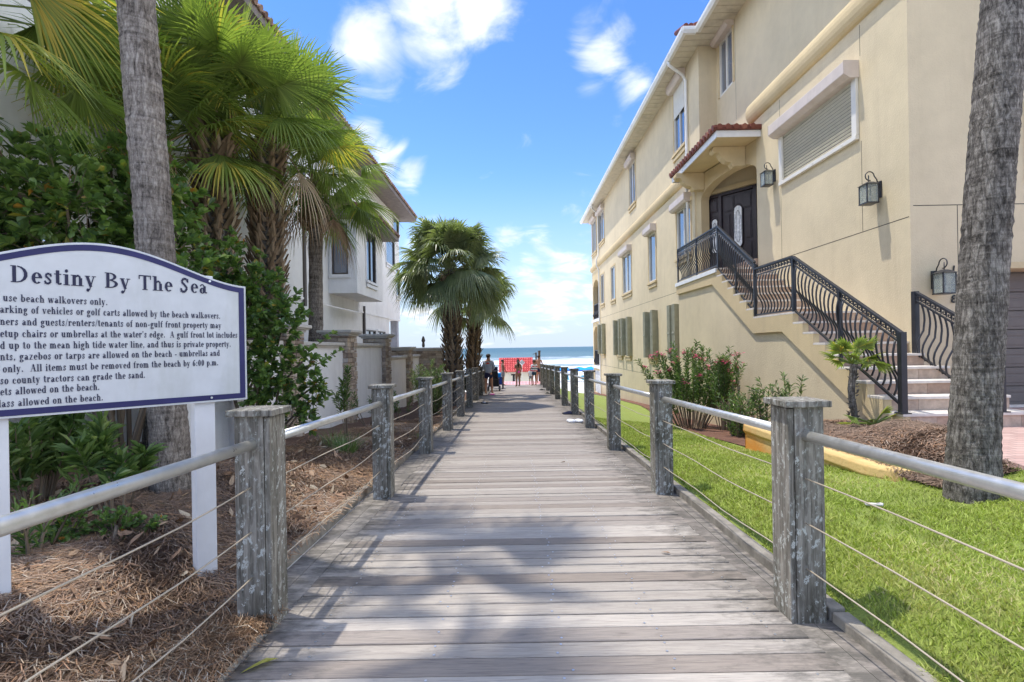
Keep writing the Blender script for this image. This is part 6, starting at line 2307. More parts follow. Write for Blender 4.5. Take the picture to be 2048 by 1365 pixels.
def oleander(name, base, h, spread, nstem, label, seed, mat='oleander', flowers=0, leafL=.11, leafw=.011, bare=.35, group=None, whorl=.05, cat='shrub'):
    random.seed(seed)
    base = Vector(base)
    root = empty(name, base, label, cat, group)
    sm = MB(); fm = MB(); fl = MB()
    for i in range(nstem):
        a = random.random() * 2 * PI
        rr = spread * math.sqrt(random.random())
        hh = h * random.uniform(.65, 1.05) * (1 - .25 * rr / max(spread, .01))
        foot = base + Vector((math.cos(a) * rr * .22, math.sin(a) * rr * .22, -.05))
        tip = base + Vector((math.cos(a) * rr, math.sin(a) * rr, hh))
        mid_ = foot.lerp(tip, .5) + Vector((random.gauss(0, .05), random.gauss(0, .05), .06))
        pts = [foot.lerp(mid_, t).lerp(mid_.lerp(tip, t), t) for t in [k / 12 for k in range(13)]]
        sm.tube(pts, [.011 - .0007 * k for k in range(13)], 5)
        n = int(hh / whorl)
        for k in range(n):
            t = bare + (1 - bare) * (k + random.random()) / n
            q = min(11, int(t * 12)); p = pts[q].lerp(pts[q + 1], t * 12 - q)
            ax = (pts[q + 1] - pts[q]).normalized()
            for j in range(3):
                b = random.random() * 2 * PI
                s = ax.orthogonal().normalized(); v = ax.cross(s)
                e = random.uniform(.5, 1.1)
                d = ax * math.cos(e) + (s * math.cos(b) + v * math.sin(b)) * math.sin(e)
                leaf_at(fm, p, d, leafL * random.uniform(.7, 1.15), leafw, min(1, max(0, random.gauss(.5, .22))), cup=.3)
        if flowers and random.random() < flowers:
            for q in range(random.randint(5, 10)):
                c = tip + Vector((random.gauss(0, .035), random.gauss(0, .035), random.gauss(.0, .025)))
                for j in range(5):
                    b = 2 * PI * j / 5
                    fl.face([c, c + Vector((math.cos(b - .4) * .034, math.sin(b - .4) * .034, .012)), c + Vector((math.cos(b + .4) * .034, math.sin(b + .4) * .034, .018))], 0, random.random())
    under(root, sm, 'stems', M['twig']); under(root, fm, 'foliage', M[mat])
    if fl.f: under(root, fl, 'blossoms', M['pink'])
    return root


def at_ground(u, v, z):
    d = ray(u, v); t = (z - EYE) / d.z
    return Vector((d.x * t, d.y * t, z))


OG = 'oleanders along the cream house'
oleander('oleander_bush', (3.95, 11.5, -.48), 2.15, 1.2, 66, 'tall flowering oleander with pink blossoms, left of the group by the cream house', 101, flowers=.5, bare=.40, group=OG, whorl=.04)
oleander('oleander_bush', (4.35, 10.7, -.32), 2.15, .5, 18, 'upright oleander with a few pink blossoms, right behind the tall one', 102, flowers=.4, bare=.45, group=OG)
oleander('oleander_bush', (4.0, 9.2, -.2), .95, .42, 20, 'low leafy oleander without blossoms just beyond the planter wall', 103, flowers=.05, bare=.1, group=OG)
oleander('oleander_bush', (4.1, 8.35, -.05), 1.05, .30, 10, 'slim oleander with dark pink buds behind the near right fence post', 104, flowers=.3, bare=.2, group=OG)
oleander('oleander_bush', (4.35, 8.1, .0), 1.15, .30, 5, 'sparse pale oleander of three thin stems beside the stair wall', 105, mat='oleander_pale', bare=.35, group=OG, whorl=.045)
oleander('oleander_bush', (-2.35, 14.2, -.42), 1.72, .62, 46, 'dense pale-leaved bush between the left fence and the stone pier', 110, mat='oleander_pale', bare=.12, leafL=.13)
oleander('oleander_bush', (-2.95, 9.0, -.12), 1.45, .34, 4, 'spindly oleander with tufted stem tips in front of the white garden wall', 111, bare=.55, whorl=.035)
oleander('oleander_bush', (-3.3, 11.6, -.2), 1.0, .45, 7, 'loose oleander against the second stone pier', 112, bare=.4)
oleander('oleander_bush', (-3.0, 13.2, -.35), .95, .4, 7, 'low oleander growing at the third stone pier', 113, bare=.3)
oleander('leafy_plant', (-3.85, 4.1, .22), 1.0, .55, 20, 'long-leaved dark plant under the notice board', 114, bare=.35, leafL=.19, leafw=.019, whorl=.045, cat='plant')
oleander('leafy_plant', (-3.02, 3.85, .22), .80, .26, 6, 'bright long-leaved plant between the notice board and the palm trunk', 115, bare=.6, leafL=.17, leafw=.018, whorl=.03, cat='plant')
oleander('leafy_plant', (-3.0, 3.15, .25), .5, .30, 7, 'feathery low plant beside the left post of the notice board', 116, bare=.15, leafL=.10, leafw=.008, cat='plant')
shrub('creeping_shrub', (-2.85, 3.35, .22), [((-2.95, 3.35, .38), .18), ((-2.7, 3.45, .34), .15), ((-2.55, 3.55, .32), .12)], 'small round-leaved creeping shrub at the foot of the notice board', 121, twigs=110, leaf=(.04, .016), per=7, cat='plant')


def grass_clump(base, n, L, label, seed, mat='oleander', w=.006):
    random.seed(seed)
    root_ = MB()
    base = Vector(base)
    for i in range(n):
        a = random.random() * 2 * PI; rr = random.random() ** .5 * .12
        p = base + Vector((math.cos(a) * rr, math.sin(a) * rr, -.02))
        o = Vector((math.cos(a + random.gauss(0, .5)), math.sin(a + random.gauss(0, .5)), 0))
        l = L * random.uniform(.6, 1.1); lean = random.uniform(.25, .95)
        s = Vector((-o.y, o.x, 0))
        vs = []
        for t in (0, .4, .75, 1):
            q = p + Vector((0, 0, l * (t - .55 * lean * t * t))) + o * (l * lean * t ** 1.4)
            ww = w * (1 - t * .9)
            vs += [q + s * ww, q - s * ww]
        root_.add(vs, [(0, 1, 3, 2), (2, 3, 5, 4), (4, 5, 7, 6)], 0, min(1, max(0, random.gauss(.6, .2))))
    o = root_.build('grass_clump', M[mat], loc=base)
    tag(o, label, 'ornamental grass')


grass_clump((-2.45, 7.4, -.02), 190, .42, 'arching bright green grass clump on the mulch by the left fence', 131)
grass_clump((-2.85, 8.1, -.08), 120, .5, 'taller grass clump at the foot of the white garden wall', 132)
grass_clump((-2.45, 9.7, -.14), 60, .28, 'small green tuft between the grass clump and the second fence post', 133)
grass_clump((-1.80, 9.35, -.17), 40, .22, 'broad green tuft beside the left boardwalk edge, behind the third post', 134, w=.012)
grass_clump((4.25, 9.6, -.2), 40, .95, 'dry spiky grass standing between the oleanders', 135, mat='frond_dead')
grass_clump((3.92, 11.2, -.45), 160, .35, 'brown grassy stubble around the oleander stems', 136, mat='frond_dead')


def conifer(base, h, w, n, label, seed):
    random.seed(seed)
    base = Vector(base)
    root = empty('conifer_shrub', base, label, 'conifer')
    t = MB(); t.tube([base - Vector((0, 0, .2)), base + Vector((0, 0, h * .9))], [.05, .01], 6)
    under(root, t, 'trunk', M['twig'])
    f = MB()
    for i in range(n):
        a = random.random() * 2 * PI; rr = w * random.random() ** .6
        top = h * random.uniform(.55, 1.0) * (1 - .35 * rr / w)
        b0 = base + Vector((math.cos(a) * rr * .4, math.sin(a) * rr * .4, top * .25))
        b1 = base + Vector((math.cos(a) * rr, math.sin(a) * rr, top))
        for k in range(40):
            t_ = k / 40
            p = b0.lerp(b1, t_)
            for j in range(3):
                d = Vector((random.gauss(0, 1), random.gauss(0, 1), random.gauss(.9, .5)))
                leaf_at(f, p + Vector((random.gauss(0, .03), random.gauss(0, .03), 0)), d, random.uniform(.06, .11), .016, random.random())
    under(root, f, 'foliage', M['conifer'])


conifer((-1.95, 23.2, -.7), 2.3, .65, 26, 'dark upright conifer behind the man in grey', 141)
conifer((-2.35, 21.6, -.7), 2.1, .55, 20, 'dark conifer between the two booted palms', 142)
# ------------------------------------------------------------------ people
def skinmat(name, c):
    return simple(name, c, .5, var=.08, vscale=20, bstr=.05)


M['skin_tan'] = skinmat('tanned_skin', (.42, .22, .13))
M['skin_mid'] = skinmat('light_brown_skin', (.36, .19, .115))
M['skin_dark'] = skinmat('deep_tanned_skin', (.27, .135, .08))
M['hair'] = simple('dark_brown_hair', (.03, .018, .012), .6, var=.4, vscale=60)
M['hair_brown'] = simple('brown_curly_hair', (.09, .05, .03), .7, var=.4, vscale=60)


def cloth(name, c): return simple(name, c, .85, var=.1, vscale=14, bstr=.2, bscale=70)


M['c_grey'] = cloth('grey_jersey', (.36, .40, .46)); M['c_navy'] = cloth('navy_shorts', (.018, .022, .06)); M['c_magenta'] = cloth('magenta_swimwear', (.80, .08, .42))
M['c_palepink'] = cloth('pale_pink_swimwear', (.82, .55, .66)); M['c_greyshort'] = cloth('grey_shorts', (.22, .21, .23)); M['c_white'] = cloth('white_cotton', (.75, .76, .78))
M['c_teal'] = cloth('dark_teal_shorts', (.02, .06, .10)); M['c_olive'] = cloth('olive_cap', (.06, .065, .045)); M['c_orange'] = cloth('orange_print', (.85, .33, .03)); M['c_red'] = cloth('red_print', (.70, .06, .10))
M['c_blue'] = cloth('royal_blue_canvas', (.02, .06, .33)); M['c_black'] = cloth('black_canvas', (.015, .016, .02)); M['c_sky'] = cloth('bright_blue_canvas', (.01, .28, .72)); M['c_cyan'] = cloth('turquoise_canvas', (.05, .52, .62))


def skin_mesh(name, nodes, edges, mat, parent, sub=2):
    """nodes: {key: (pos, radius or (rx, ry))}"""
    keys = list(nodes)
    me = bpy.data.meshes.new(name)
    me.from_pydata([nodes[k][0] for k in keys], [(keys.index(a), keys.index(b)) for a, b in edges], [])
    o = bpy.data.objects.new(name, me); COL.objects.link(o)
    md = o.modifiers.new('skin', 'SKIN'); md.use_smooth_shade = True
    for i, k in enumerate(keys):
        r = nodes[k][1]
        me.skin_vertices[0].data[i].radius = r if isinstance(r, tuple) else (r, r)
        me.skin_vertices[0].data[i].use_root = (i == 0)
    ss = o.modifiers.new('sub', 'SUBSURF'); ss.levels = sub; ss.render_levels = sub
    bpy.context.view_layer.update()
    dg = bpy.context.evaluated_depsgraph_get()
    m2 = bpy.data.meshes.new_from_object(o.evaluated_get(dg))
    bpy.data.objects.remove(o)
    m2.materials.clear(); m2.materials.append(mat)
    m2.name = name
    for p in m2.polygons: p.use_smooth = True
    at = m2.attributes.get('rnd') or m2.attributes.new('rnd', 'FLOAT', 'FACE')
    n = bpy.data.objects.new(name, m2); COL.objects.link(n)
    n.parent = parent
    return n


def blob(mb, c, r, n=10, mi=0, rr=.5):
    c = Vector(c)
    prof = []
    vs = []; fs = []
    m = 7
    for i in range(1, m):
        a = PI * i / m
        for k in range(n):
            b = 2 * PI * k / n
            vs.append((c.x + r[0] * math.sin(a) * math.cos(b), c.y + r[1] * math.sin(a) * math.sin(b), c.z + r[2] * math.cos(a)))
    for i in range(m - 2):
        for k in range(n):
            fs.append((i * n + k, i * n + (k + 1) % n, (i + 1) * n + (k + 1) % n, (i + 1) * n + k))
    vs.append((c.x, c.y, c.z + r[2])); vs.append((c.x, c.y, c.z - r[2]))
    t = len(vs) - 2
    for k in range(n):
        fs.append((t, (k + 1) % n, k)); fs.append((t + 1, (m - 2) * n + k, (m - 2) * n + (k + 1) % n))
    mb.add(vs, fs, mi, rr)


def person(loc, h, face, label, skin, arms, clothes, hair, legs=(0.0, 0.0), hairmat='hair', child=False, female=False, bulk_=1.14):
    """face: heading the person looks to (0 = away from the camera, +y). Local frame: +y forward, +x right."""
    R = empty('person', loc, label, 'person')
    R.rotation_euler = (0, 0, face)
    sw = .098 if not (female or child) else .088
    hw = .050 if not female else .056
    N = {}
    N['pelvis'] = ((0, 0, .515), (.072, .056) if not female else (.076, .060))
    N['waist'] = ((0, .002, .61), (.062, .045) if not female else (.052, .042))
    N['chest'] = ((0, 0, .725), (.078, .052))
    N['collar'] = ((0, -.004, .805), (.050, .038))
    N['neck'] = ((0, .0, .848), .028)
    N['jaw'] = ((0, .014, .882), (.036, .040))
    N['skull'] = ((0, .004, .935), (.047, .056))
    N['crown'] = ((0, -.002, .978), (.030, .036))
    N['nose'] = ((0, .066, .913), .008)
    E = [('pelvis', 'waist'), ('waist', 'chest'), ('chest', 'collar'), ('collar', 'neck'), ('neck', 'jaw'), ('jaw', 'skull'), ('skull', 'crown'), ('jaw', 'nose')]
    for s, sg in (('l', -1), ('r', 1)):
        dx, dy = legs[0 if s == 'l' else 1] if isinstance(legs[0], tuple) else (0, 0)
        N['hip' + s] = ((sg * hw, 0, .475), .048 if not child else .042)
        N['thigh' + s] = ((sg * (hw + .004) + dx * .3, .006 + dy * .3, .39), .043 if not child else .034)
        N['knee' + s] = ((sg * (hw + .002) + dx * .6, .010 + dy * .7, .278), .030 if not child else .025)
        N['calf' + s] = ((sg * (hw + .002) + dx * .8, -.006 + dy * .85, .19), .029 if not child else .023)
        N['ankle' + s] = ((sg * (hw) + dx, -.012 + dy, .045), .018)
        N['heel' + s] = ((sg * (hw) + dx, -.024 + dy, .018), .016)
        N['toe' + s] = ((sg * (hw + .012) + dx, .085 + dy, .013), (.022, .012))
        E += [('pelvis', 'hip' + s), ('hip' + s, 'thigh' + s), ('thigh' + s, 'knee' + s), ('knee' + s, 'calf' + s), ('calf' + s, 'ankle' + s), ('ankle' + s, 'heel' + s), ('ankle' + s, 'toe' + s)]
        el, wr = arms[0 if s == 'l' else 1]
        el = Vector(el); wr = Vector(wr)
        N['shoulder' + s] = ((sg * sw, -.002, .797), .030 if not child else .025)
        N['elbow' + s] = (tuple(el), .021 if not child else .017)
        N['wrist' + s] = (tuple(wr), .0145)
        d = (wr - el).normalized()
        palm_ = wr + d * .035
        N['palm' + s] = (tuple(palm_), (.022, .012))
        E += [('collar', 'shoulder' + s), ('shoulder' + s, 'elbow' + s), ('elbow' + s, 'wrist' + s), ('wrist' + s, 'palm' + s)]
        side = d.cross(Vector((1, 0, 0)) if abs(d.x) < .7 else Vector((0, 1, 0))).normalized()
        curl = Vector((-sg * .3, .3, 0))
        for q, (o_, l_) in enumerate(((-.015, .030), (-.005, .037), (.005, .035), (.015, .027))):
            b = palm_ + d * .014 + side * o_
            m_ = b + d * l_ * .55 + curl * .006
            t = m_ + (d + curl * .8).normalized() * l_ * .5
            N[f'f{q}a' + s] = (tuple(m_), .0052); N[f'f{q}b' + s] = (tuple(t), .0042)
            E += [('palm' + s, f'f{q}a' + s), (f'f{q}a' + s, f'f{q}b' + s)]
        tb = palm_ - d * .012 + side * -.026
        N['tha' + s] = (tuple(tb), .006); N['thb' + s] = (tuple(tb + d * .022 + side * -.006), .0045)
        E += [('palm' + s, 'tha' + s), ('tha' + s, 'thb' + s)]
        N['ear' + s] = ((sg * .056, -.004, .918), .009)
        E += [('skull', 'ear' + s)]
    def scl(nd):
        out = {}
        for k, (p, r) in nd.items():
            b = bulk_ if k[0] != 'f' and k[:2] != 'th' or k.startswith('thigh') else 1
            if k in ('jaw', 'skull', 'crown', 'nose') or k.startswith('ear'): b = 1.05
            out[k] = (tuple(x * h for x in p), tuple(x * h * b for x in r) if isinstance(r, tuple) else r * h * b)
        return out
    skin_mesh('body', scl(N), E, M[skin], R)
    ey = MB()
    for sg in (-1, 1):
        blob(ey, (sg * .020 * h, .055 * h, .930 * h), (.007 * h, .005 * h, .005 * h), 6)
    ey.build('eyes', M['c_black'], R)
    mo = MB(); mo.cbox((0, .056 * h, .893 * h), (.026 * h, .006 * h, .006 * h)); mo.build('mouth', M['c_red'], R)
    def inflate(keys, edges, dr, mat, name, extra=None, scale=None):
        nd = {}
        for k in keys:
            p, r = N[k]
            dk = dr
            nd[k] = (p, (r[0] + dk, r[1] + dk) if isinstance(r, tuple) else r + dk)
        if extra: nd.update(extra)
        skin_mesh(name, scl(nd), edges, mat, R)
    for c in clothes:
        if c[0] == 'shirt':
            _, mat, long_ = c
            keys = ['chest', 'waist', 'collar', 'shoulderl', 'shoulderr', 'elbowl', 'elbowr']
            ed = [('chest', 'waist'), ('chest', 'collar'), ('collar', 'shoulderl'), ('collar', 'shoulderr'), ('shoulderl', 'elbowl'), ('shoulderr', 'elbowr'), ('waist', 'hem')]
            if long_:
                keys += ['wristl', 'wristr']; ed += [('elbowl', 'wristl'), ('elbowr', 'wristr')]
            ex = {'hem': ((0, 0, .475), (.092, .072))}
            if not long_:
                for s in 'lr':
                    a = Vector(N['shoulder' + s][0]); b = Vector(N['elbow' + s][0])
                    ex['elbow' + s] = (tuple(a.lerp(b, .72)), .033)
            inflate(keys, ed, .013, M[mat], 'shirt', ex)
        elif c[0] == 'shorts':
            _, mat, low = c
            ex = {}
            for s, sg in (('l', -1), ('r', 1)):
                a = Vector(N['hip' + s][0]); b = Vector(N['knee' + s][0])
                ex['leg' + s] = (tuple(a.lerp(b, low)), .052 if not child else .046)
            inflate(['pelvis', 'hipl', 'hipr'], [('pelvis', 'hipl'), ('pelvis', 'hipr'), ('hipl', 'legl'), ('hipr', 'legr'), ('pelvis', 'band')], .009, M[mat], 'shorts', {**ex, 'band': ((0, 0, .565), (.074, .058))})
        elif c[0] == 'swimsuit':
            inflate(['pelvis', 'waist', 'hipl', 'hipr'], [('pelvis', 'hipl'), ('pelvis', 'hipr'), ('pelvis', 'waist')], .006, M['c_magenta'], 'swim_skirt')
            inflate(['waist', 'chest'], [('waist', 'chest')], .005, M['c_palepink'], 'swim_top')
            sm = MB()
            for sg in (-1, 1):
                sm.tube([Vector((sg * .05, -.055, .74)) * h, Vector((sg * .055, -.03, .83)) * h, Vector((sg * .05, .05, .76)) * h], .007 * h, 5)
            sm.build('shoulder_straps', M['c_palepink'], R)
        elif c[0] == 'cap':
            cp = MB()
            blob(cp, (0, .004 * h, .952 * h), (.060 * h, .066 * h, .046 * h)); cp.cbox((0, .085 * h, .945 * h), (.085 * h, .06 * h, .006 * h))
            cp.build('cap', M[c[1]], R, smooth=True)
        elif c[0] == 'print':
            pr = MB()
            for k, (dx, dz, w, hh, mt) in enumerate(((0, 0, .05, .018, 0), (.004, .012, .03, .014, 1), (-.006, -.006, .03, .010, 1))):
                vs = [((dx + w * math.cos(a * PI / 6)) * h, -(.070 + .0015 * k) * h, (.757 + dz + hh * math.sin(a * PI / 6)) * h) for a in range(12)]
                pr.face(vs, mt)
            pr.build('shirt_print', [M['c_orange'], M['c_red']], R)
        elif c[0] == 'towel':
            tw = MB()
            for k, mt in enumerate((0, 1, 0, 2, 0, 1)):
                z = .80 - k * .04
                tw.add([Vector(p) * h for p in ((-.11, -.062, z), (.10, -.070, z - .01), (.105, -.072, z - .05), (-.105, -.066, z - .04), (-.115, .07, z), (-.11, .075, z - .04))], [(0, 1, 2, 3), (0, 3, 5, 4)], mt)
            tw.build('beach_towel', [M['c_white'], M['c_red'], M['c_teal']], R)
    hm = MB()
    if hair != 'none':
        if hair in ('short', 'under_cap'):
            blob(hm, (0, -.010 * h, .945 * h), (.056 * h, .060 * h, .050 * h))
        elif hair == 'curly':
            random.seed(3)
            for k in range(60):
                v = Vector((random.gauss(0, 1), random.gauss(-.35, 1), random.gauss(.45, .8))).normalized()
                if v.y > .55 and v.z < .5: continue
                p = Vector((0, -.004, .938)) + Vector((v.x * .052, v.y * .058, v.z * .050))
                blob(hm, p * h, (.020 * h, .020 * h, .020 * h), 6)
        elif hair == 'long':
            blob(hm, (0, -.010 * h, .945 * h), (.058 * h, .064 * h, .054 * h))
            hm.tube([Vector((0, -.05, .93)) * h, Vector((-.01, -.075, .86)) * h, Vector((-.015, -.075, .78)) * h, Vector((-.02, -.07, .70)) * h], [.045 * h, .040 * h, .034 * h, .012 * h], 8)
            hm.tube([Vector((0, -.02, .985)) * h, Vector((-.01, -.03, 1.02)) * h, Vector((-.03, -.04, 1.06)) * h], [.02 * h, .022 * h, .004 * h], 6)
        hm.build('hair', M[hairmat], R, smooth=True)
    return R


dz = deckz
person((-1.12, 22.1, dz(22.1)), 1.74, math.radians(-8), 'man in grey long-sleeved shirt, navy shorts and cap standing at the left fence', 'skin_tan',
       [((-.135, .0, .655), (-.105, .105, .60)), ((.138, .01, .655), (.085, .125, .61))], [('shirt', 'c_grey', True), ('shorts', 'c_navy', .62), ('cap', 'c_olive'), ('print',)], 'under_cap', legs=((-.02, 0), (.03, .02)))
person((.20, 27.9, dz(27.9)), 1.47, math.radians(25), 'girl in pink swimsuit with dark tied-up hair standing mid-walk', 'skin_dark',
       [((-.12, .03, .68), (-.03, .11, .72)), ((.135, -.02, .665), (.10, .02, .53))], [('swimsuit',)], 'long', legs=((-.02, -.02), (.0, .03)), female=True, bulk_=1.36)
person((-.66, 29.3, dz(29.3)), 1.50, math.radians(-70), 'bare-chested boy in grey shorts standing beside the blue wagon', 'skin_dark',
       [((-.12, .01, .66), (-.10, .06, .53)), ((.12, .02, .66), (.09, .09, .55))], [('shorts', 'c_greyshort', .75)], 'short', legs=((-.01, 0), (.01, 0)), child=True)
person((1.10, 28.5, dz(28.5)), 1.45, math.radians(35), 'curly-haired boy with a striped towel over his shirt, right side of the walk', 'skin_mid',
       [((-.125, .03, .665), (-.05, .12, .63)), ((.125, .02, .66), (.06, .12, .62))], [('shirt', 'c_white', False), ('shorts', 'c_teal', .45), ('towel',)], 'curly', legs=((-.02, 0), (.02, 0)), hairmat='hair_brown', child=True)
person((.93, 29.5, dz(29.5)), .98, math.radians(10), 'small child in white shirt half hidden by the curly-haired boy', 'skin_tan',
       [((-.12, .01, .66), (-.11, .05, .55)), ((.12, .01, .66), (.11, .05, .55))], [('shirt', 'c_white', False), ('shorts', 'c_greyshort', .6)], 'short', legs=((-.01, 0), (.01, 0)), child=True, hairmat='hair_brown')
person((1.50, 31.4, -.70), 1.72, math.radians(-15), 'bare-backed man in navy shorts by the shower posts beyond the right fence', 'skin_tan',
       [((-.135, .0, .66), (-.12, .07, .55)), ((.135, .0, .66), (.12, .07, .55))], [('shorts', 'c_navy', .55)], 'short', legs=((-.01, 0), (.02, 0)))


# ------------------------------------------------------------------ wagons, shoes and small things on the walk
def wagon(loc, label, fabric, load):
    R = empty('beach_wagon', loc, label, 'wagon')
    f = MB()
    L, w, z0, z1 = .88, .48, .24, .58
    for (a, b) in (((-w / 2, -L / 2), (w / 2, -L / 2)), ((w / 2, -L / 2), (w / 2, L / 2)), ((w / 2, L / 2), (-w / 2, L / 2)), ((-w / 2, L / 2), (-w / 2, -L / 2))):
        for z in (z0, z1): f.tube([(a[0], a[1], z), (b[0], b[1], z)], .012, 6)
        f.tube([(a[0], a[1], z0 - .08), (a[0], a[1], z1 + .02)], .012, 6)
    f.build('frame', M['iron'], R)
    t = MB()
    e = .016
    t.box((-w / 2 + e, -L / 2 + e, z0 + .0), (w / 2 - e, L / 2 - e, z0 + .02))
    for (lo, hi) in (((-w / 2 + e, -L / 2 + e, z0 + .021), (-w / 2 + e + .012, L / 2 - e, z1)), ((w / 2 - e - .012, -L / 2 + e, z0 + .021), (w / 2 - e, L / 2 - e, z1)),
                     ((-w / 2 + e + .013, -L / 2 + e, z0 + .021), (w / 2 - e - .013, -L / 2 + e + .012, z1)), ((-w / 2 + e + .013, L / 2 - e - .012, z0 + .021), (w / 2 - e - .013, L / 2 - e, z1))):
        t.box(lo, hi)
    t.build('canvas_tub', M[fabric], R)
    for (x, y) in ((-w / 2 - .03, -L / 2 + .08), (w / 2 + .03, -L / 2 + .08), (-w / 2 - .03, L / 2 - .08), (w / 2 + .03, L / 2 - .08)):
        wb = MB()
        wb.tube([(x - .03, y, .11), (x + .03, y, .11)], .11, 14)
        wo = wb.build('wheel', M['black'], R)
        hb = MB(); hb.tube([(x - .034, y, .11), (x + .034, y, .11)], .05, 10); hb.build('hub', M['galv'], wo)
    h = MB()
    h.tube([(0, -L / 2, .28), (0.02, -L / 2 - .12, .55), (.03, -L / 2 - .18, .95)], .012, 6); h.tube([(-.08, -L / 2 - .18, .95), (.14, -L / 2 - .18, .95)], .014, 6)
    h.build('handle', M['iron'], R)
    for (c, s, mt) in load:
        b = MB(); b.cbox(c, s)
        b2 = b.build('beach_bag', M[mt], None, bevel=.03)
        b2.location = Vector(loc)
        yield b2


WG = 'loads in the beach wagons'
z24 = dz(24.4)
bags = list(wagon((-.98, 24.3, z24), 'black beach wagon piled high beside the man in grey', 'c_black', [((0, -.1, .78), (.40, .30, .38), 'c_black'), ((0, .22, .86), (.38, .26, .55), 'c_navy')]))
tag(bags[0], 'black bag riding in the black wagon, nearer end', 'bag', WG); tag(bags[1], 'tall navy bag standing in the black wagon, far end', 'bag', WG)
bags = list(wagon((-.86, 26.0, dz(26.0)), 'royal blue beach wagon standing beyond the black one', 'c_blue', [((0, -.08, .70), (.36, .34, .22), 'c_sky'), ((0, .26, .66), (.36, .24, .16), 'c_white')]))
tag(bags[0], 'bright blue cooler bag on top of the blue wagon', 'bag', WG); tag(bags[1], 'white bundle in the far end of the blue wagon', 'bag', WG)


def shoes(loc, mat, mat2, label, rot, gap=.12, L=.25, name='sandals', sneaker=False, skew=.2):
    R = empty(name, loc, label, 'shoes')
    R.rotation_euler = (0, 0, rot)
    for sg in (-1, 1):
        m = MB()
        pts = []
        for k in range(14):
            a = 2 * PI * k / 14
            wv = .042 * (1.0 + .12 * math.cos(a))
            pts.append((wv * math.sin(a) + sg * gap / 2, L / 2 * math.cos(a) + sg * .03))
        m.extrude(pts, (0, 0, .002), (1, 0, 0), (0, 1, 0), (0, 0, 1), .02)
        so = m.build('shoe', M[mat], R)
        s = MB()
        c = Vector((sg * gap / 2, sg * .03, .02))
        if sneaker:
            vs = []
            for (f, zz, w) in ((-1, .075, .036), (-.3, .07, .034), (.35, .045, .038), (.95, .022, .02)):
                y = c.y + f * L / 2 * .93
                vs += [(c.x - w, y, .022), (c.x - w * .6, y, zz), (c.x + w * .6, y, zz), (c.x + w, y, .022)]
            s.add(vs, [(i * 4 + k, i * 4 + k + 1, i * 4 + k + 5, i * 4 + k + 4) for i in range(3) for k in range(3)] + [(3, 2, 1, 0), (12, 13, 14, 15)])
        else:
            for q in (-1, 1):
                s.tube([c + Vector((0, .07, 0)), c + Vector((q * .03, .03, .03)), c + Vector((q * .04, -.03, .004))], .009, 5)
        s.build('upper', M[mat2], so)
    return R


shoes((-.95, 21.6, dz(21.6) + .002), 'c_magenta', 'c_palepink', 'pink sandals on the boards at the feet of the man in grey', .9)
shoes((-1.02, 17.2, dz(17.2) + .002), 'c_black', 'c_white', 'black and white sandals lying by the left fence', 1.3, .14)
shoes((1.36, 13.4, dz(13.4) + .002), 'c_black', 'c_navy', 'dark sneakers at the foot of a right fence post', 1.2, sneaker=True)
shoes((1.30, 24.2, dz(24.2) + .002), 'c_black', 'c_black', 'black sandals by the right fence near the curly-haired boy', 1.4)
shoes((1.40, 21.6, dz(21.6) + .002), 'deadleaf' if False else 'curb', 'c_olive', 'brown sandals by the right fence, in front of the black pair', 1.2)
tw = MB()
random.seed(2)
for k in range(9):
    blob(tw, (1.33 + random.gauss(0, .06), 11.6 + random.gauss(0, .05), dz(11.6) + .03), (.075, .06, .035 + .02 * random.random()), 9)
tag(tw.build('crumpled_towel', M['c_white'], smooth=True, loc=(1.33, 11.6, dz(11.6))), 'crumpled white cloth on the boards at the right fence', 'towel')


def loose_leaf(p, L, w, az, mat, r, label):
    mb = MB(); p = Vector(p)
    d = Vector((math.cos(az), math.sin(az), .12))
    leaf_at(mb, Vector((0, 0, .004)), d, L, w, r)
    o = mb.build('fallen_leaf', M[mat]); o.location = p
    tag(o, label, 'leaf')


loose_leaf((-1.29, 2.36, deckz(2.36) + .004), .17, .018, .75, 'frond', .95, 'long yellow leaf lying at the left edge of the walk, bottom of the view')
loose_leaf((1.05, 3.75, deckz(3.7) + .004), .07, .016, -.3, 'deadleaf', .35, 'small brown leaf on the boards near the right front post')
loose_leaf((.62, 7.1, deckz(7.1) + .004), .07, .02, .3, 'deadleaf', .25, 'tiny dark leaf on the right half of the walk, further along')
st = MB(); st.cbox((0, 0, .012), (.115, .035, .018)); st.cbox((.04, .012, .013), (.06, .03, .016), rot=Matrix.Rotation(.4, 3, 'Z'))
so = st.build('stone_chip', M['cap'], bevel=.006); so.location = (2.72, 3.9, gz(2.72, 3.9) + .015); so.rotation_euler = (0, 0, -.25)
tag(so, 'pale flat stone chip lying in the grass behind the near right post', 'stone')

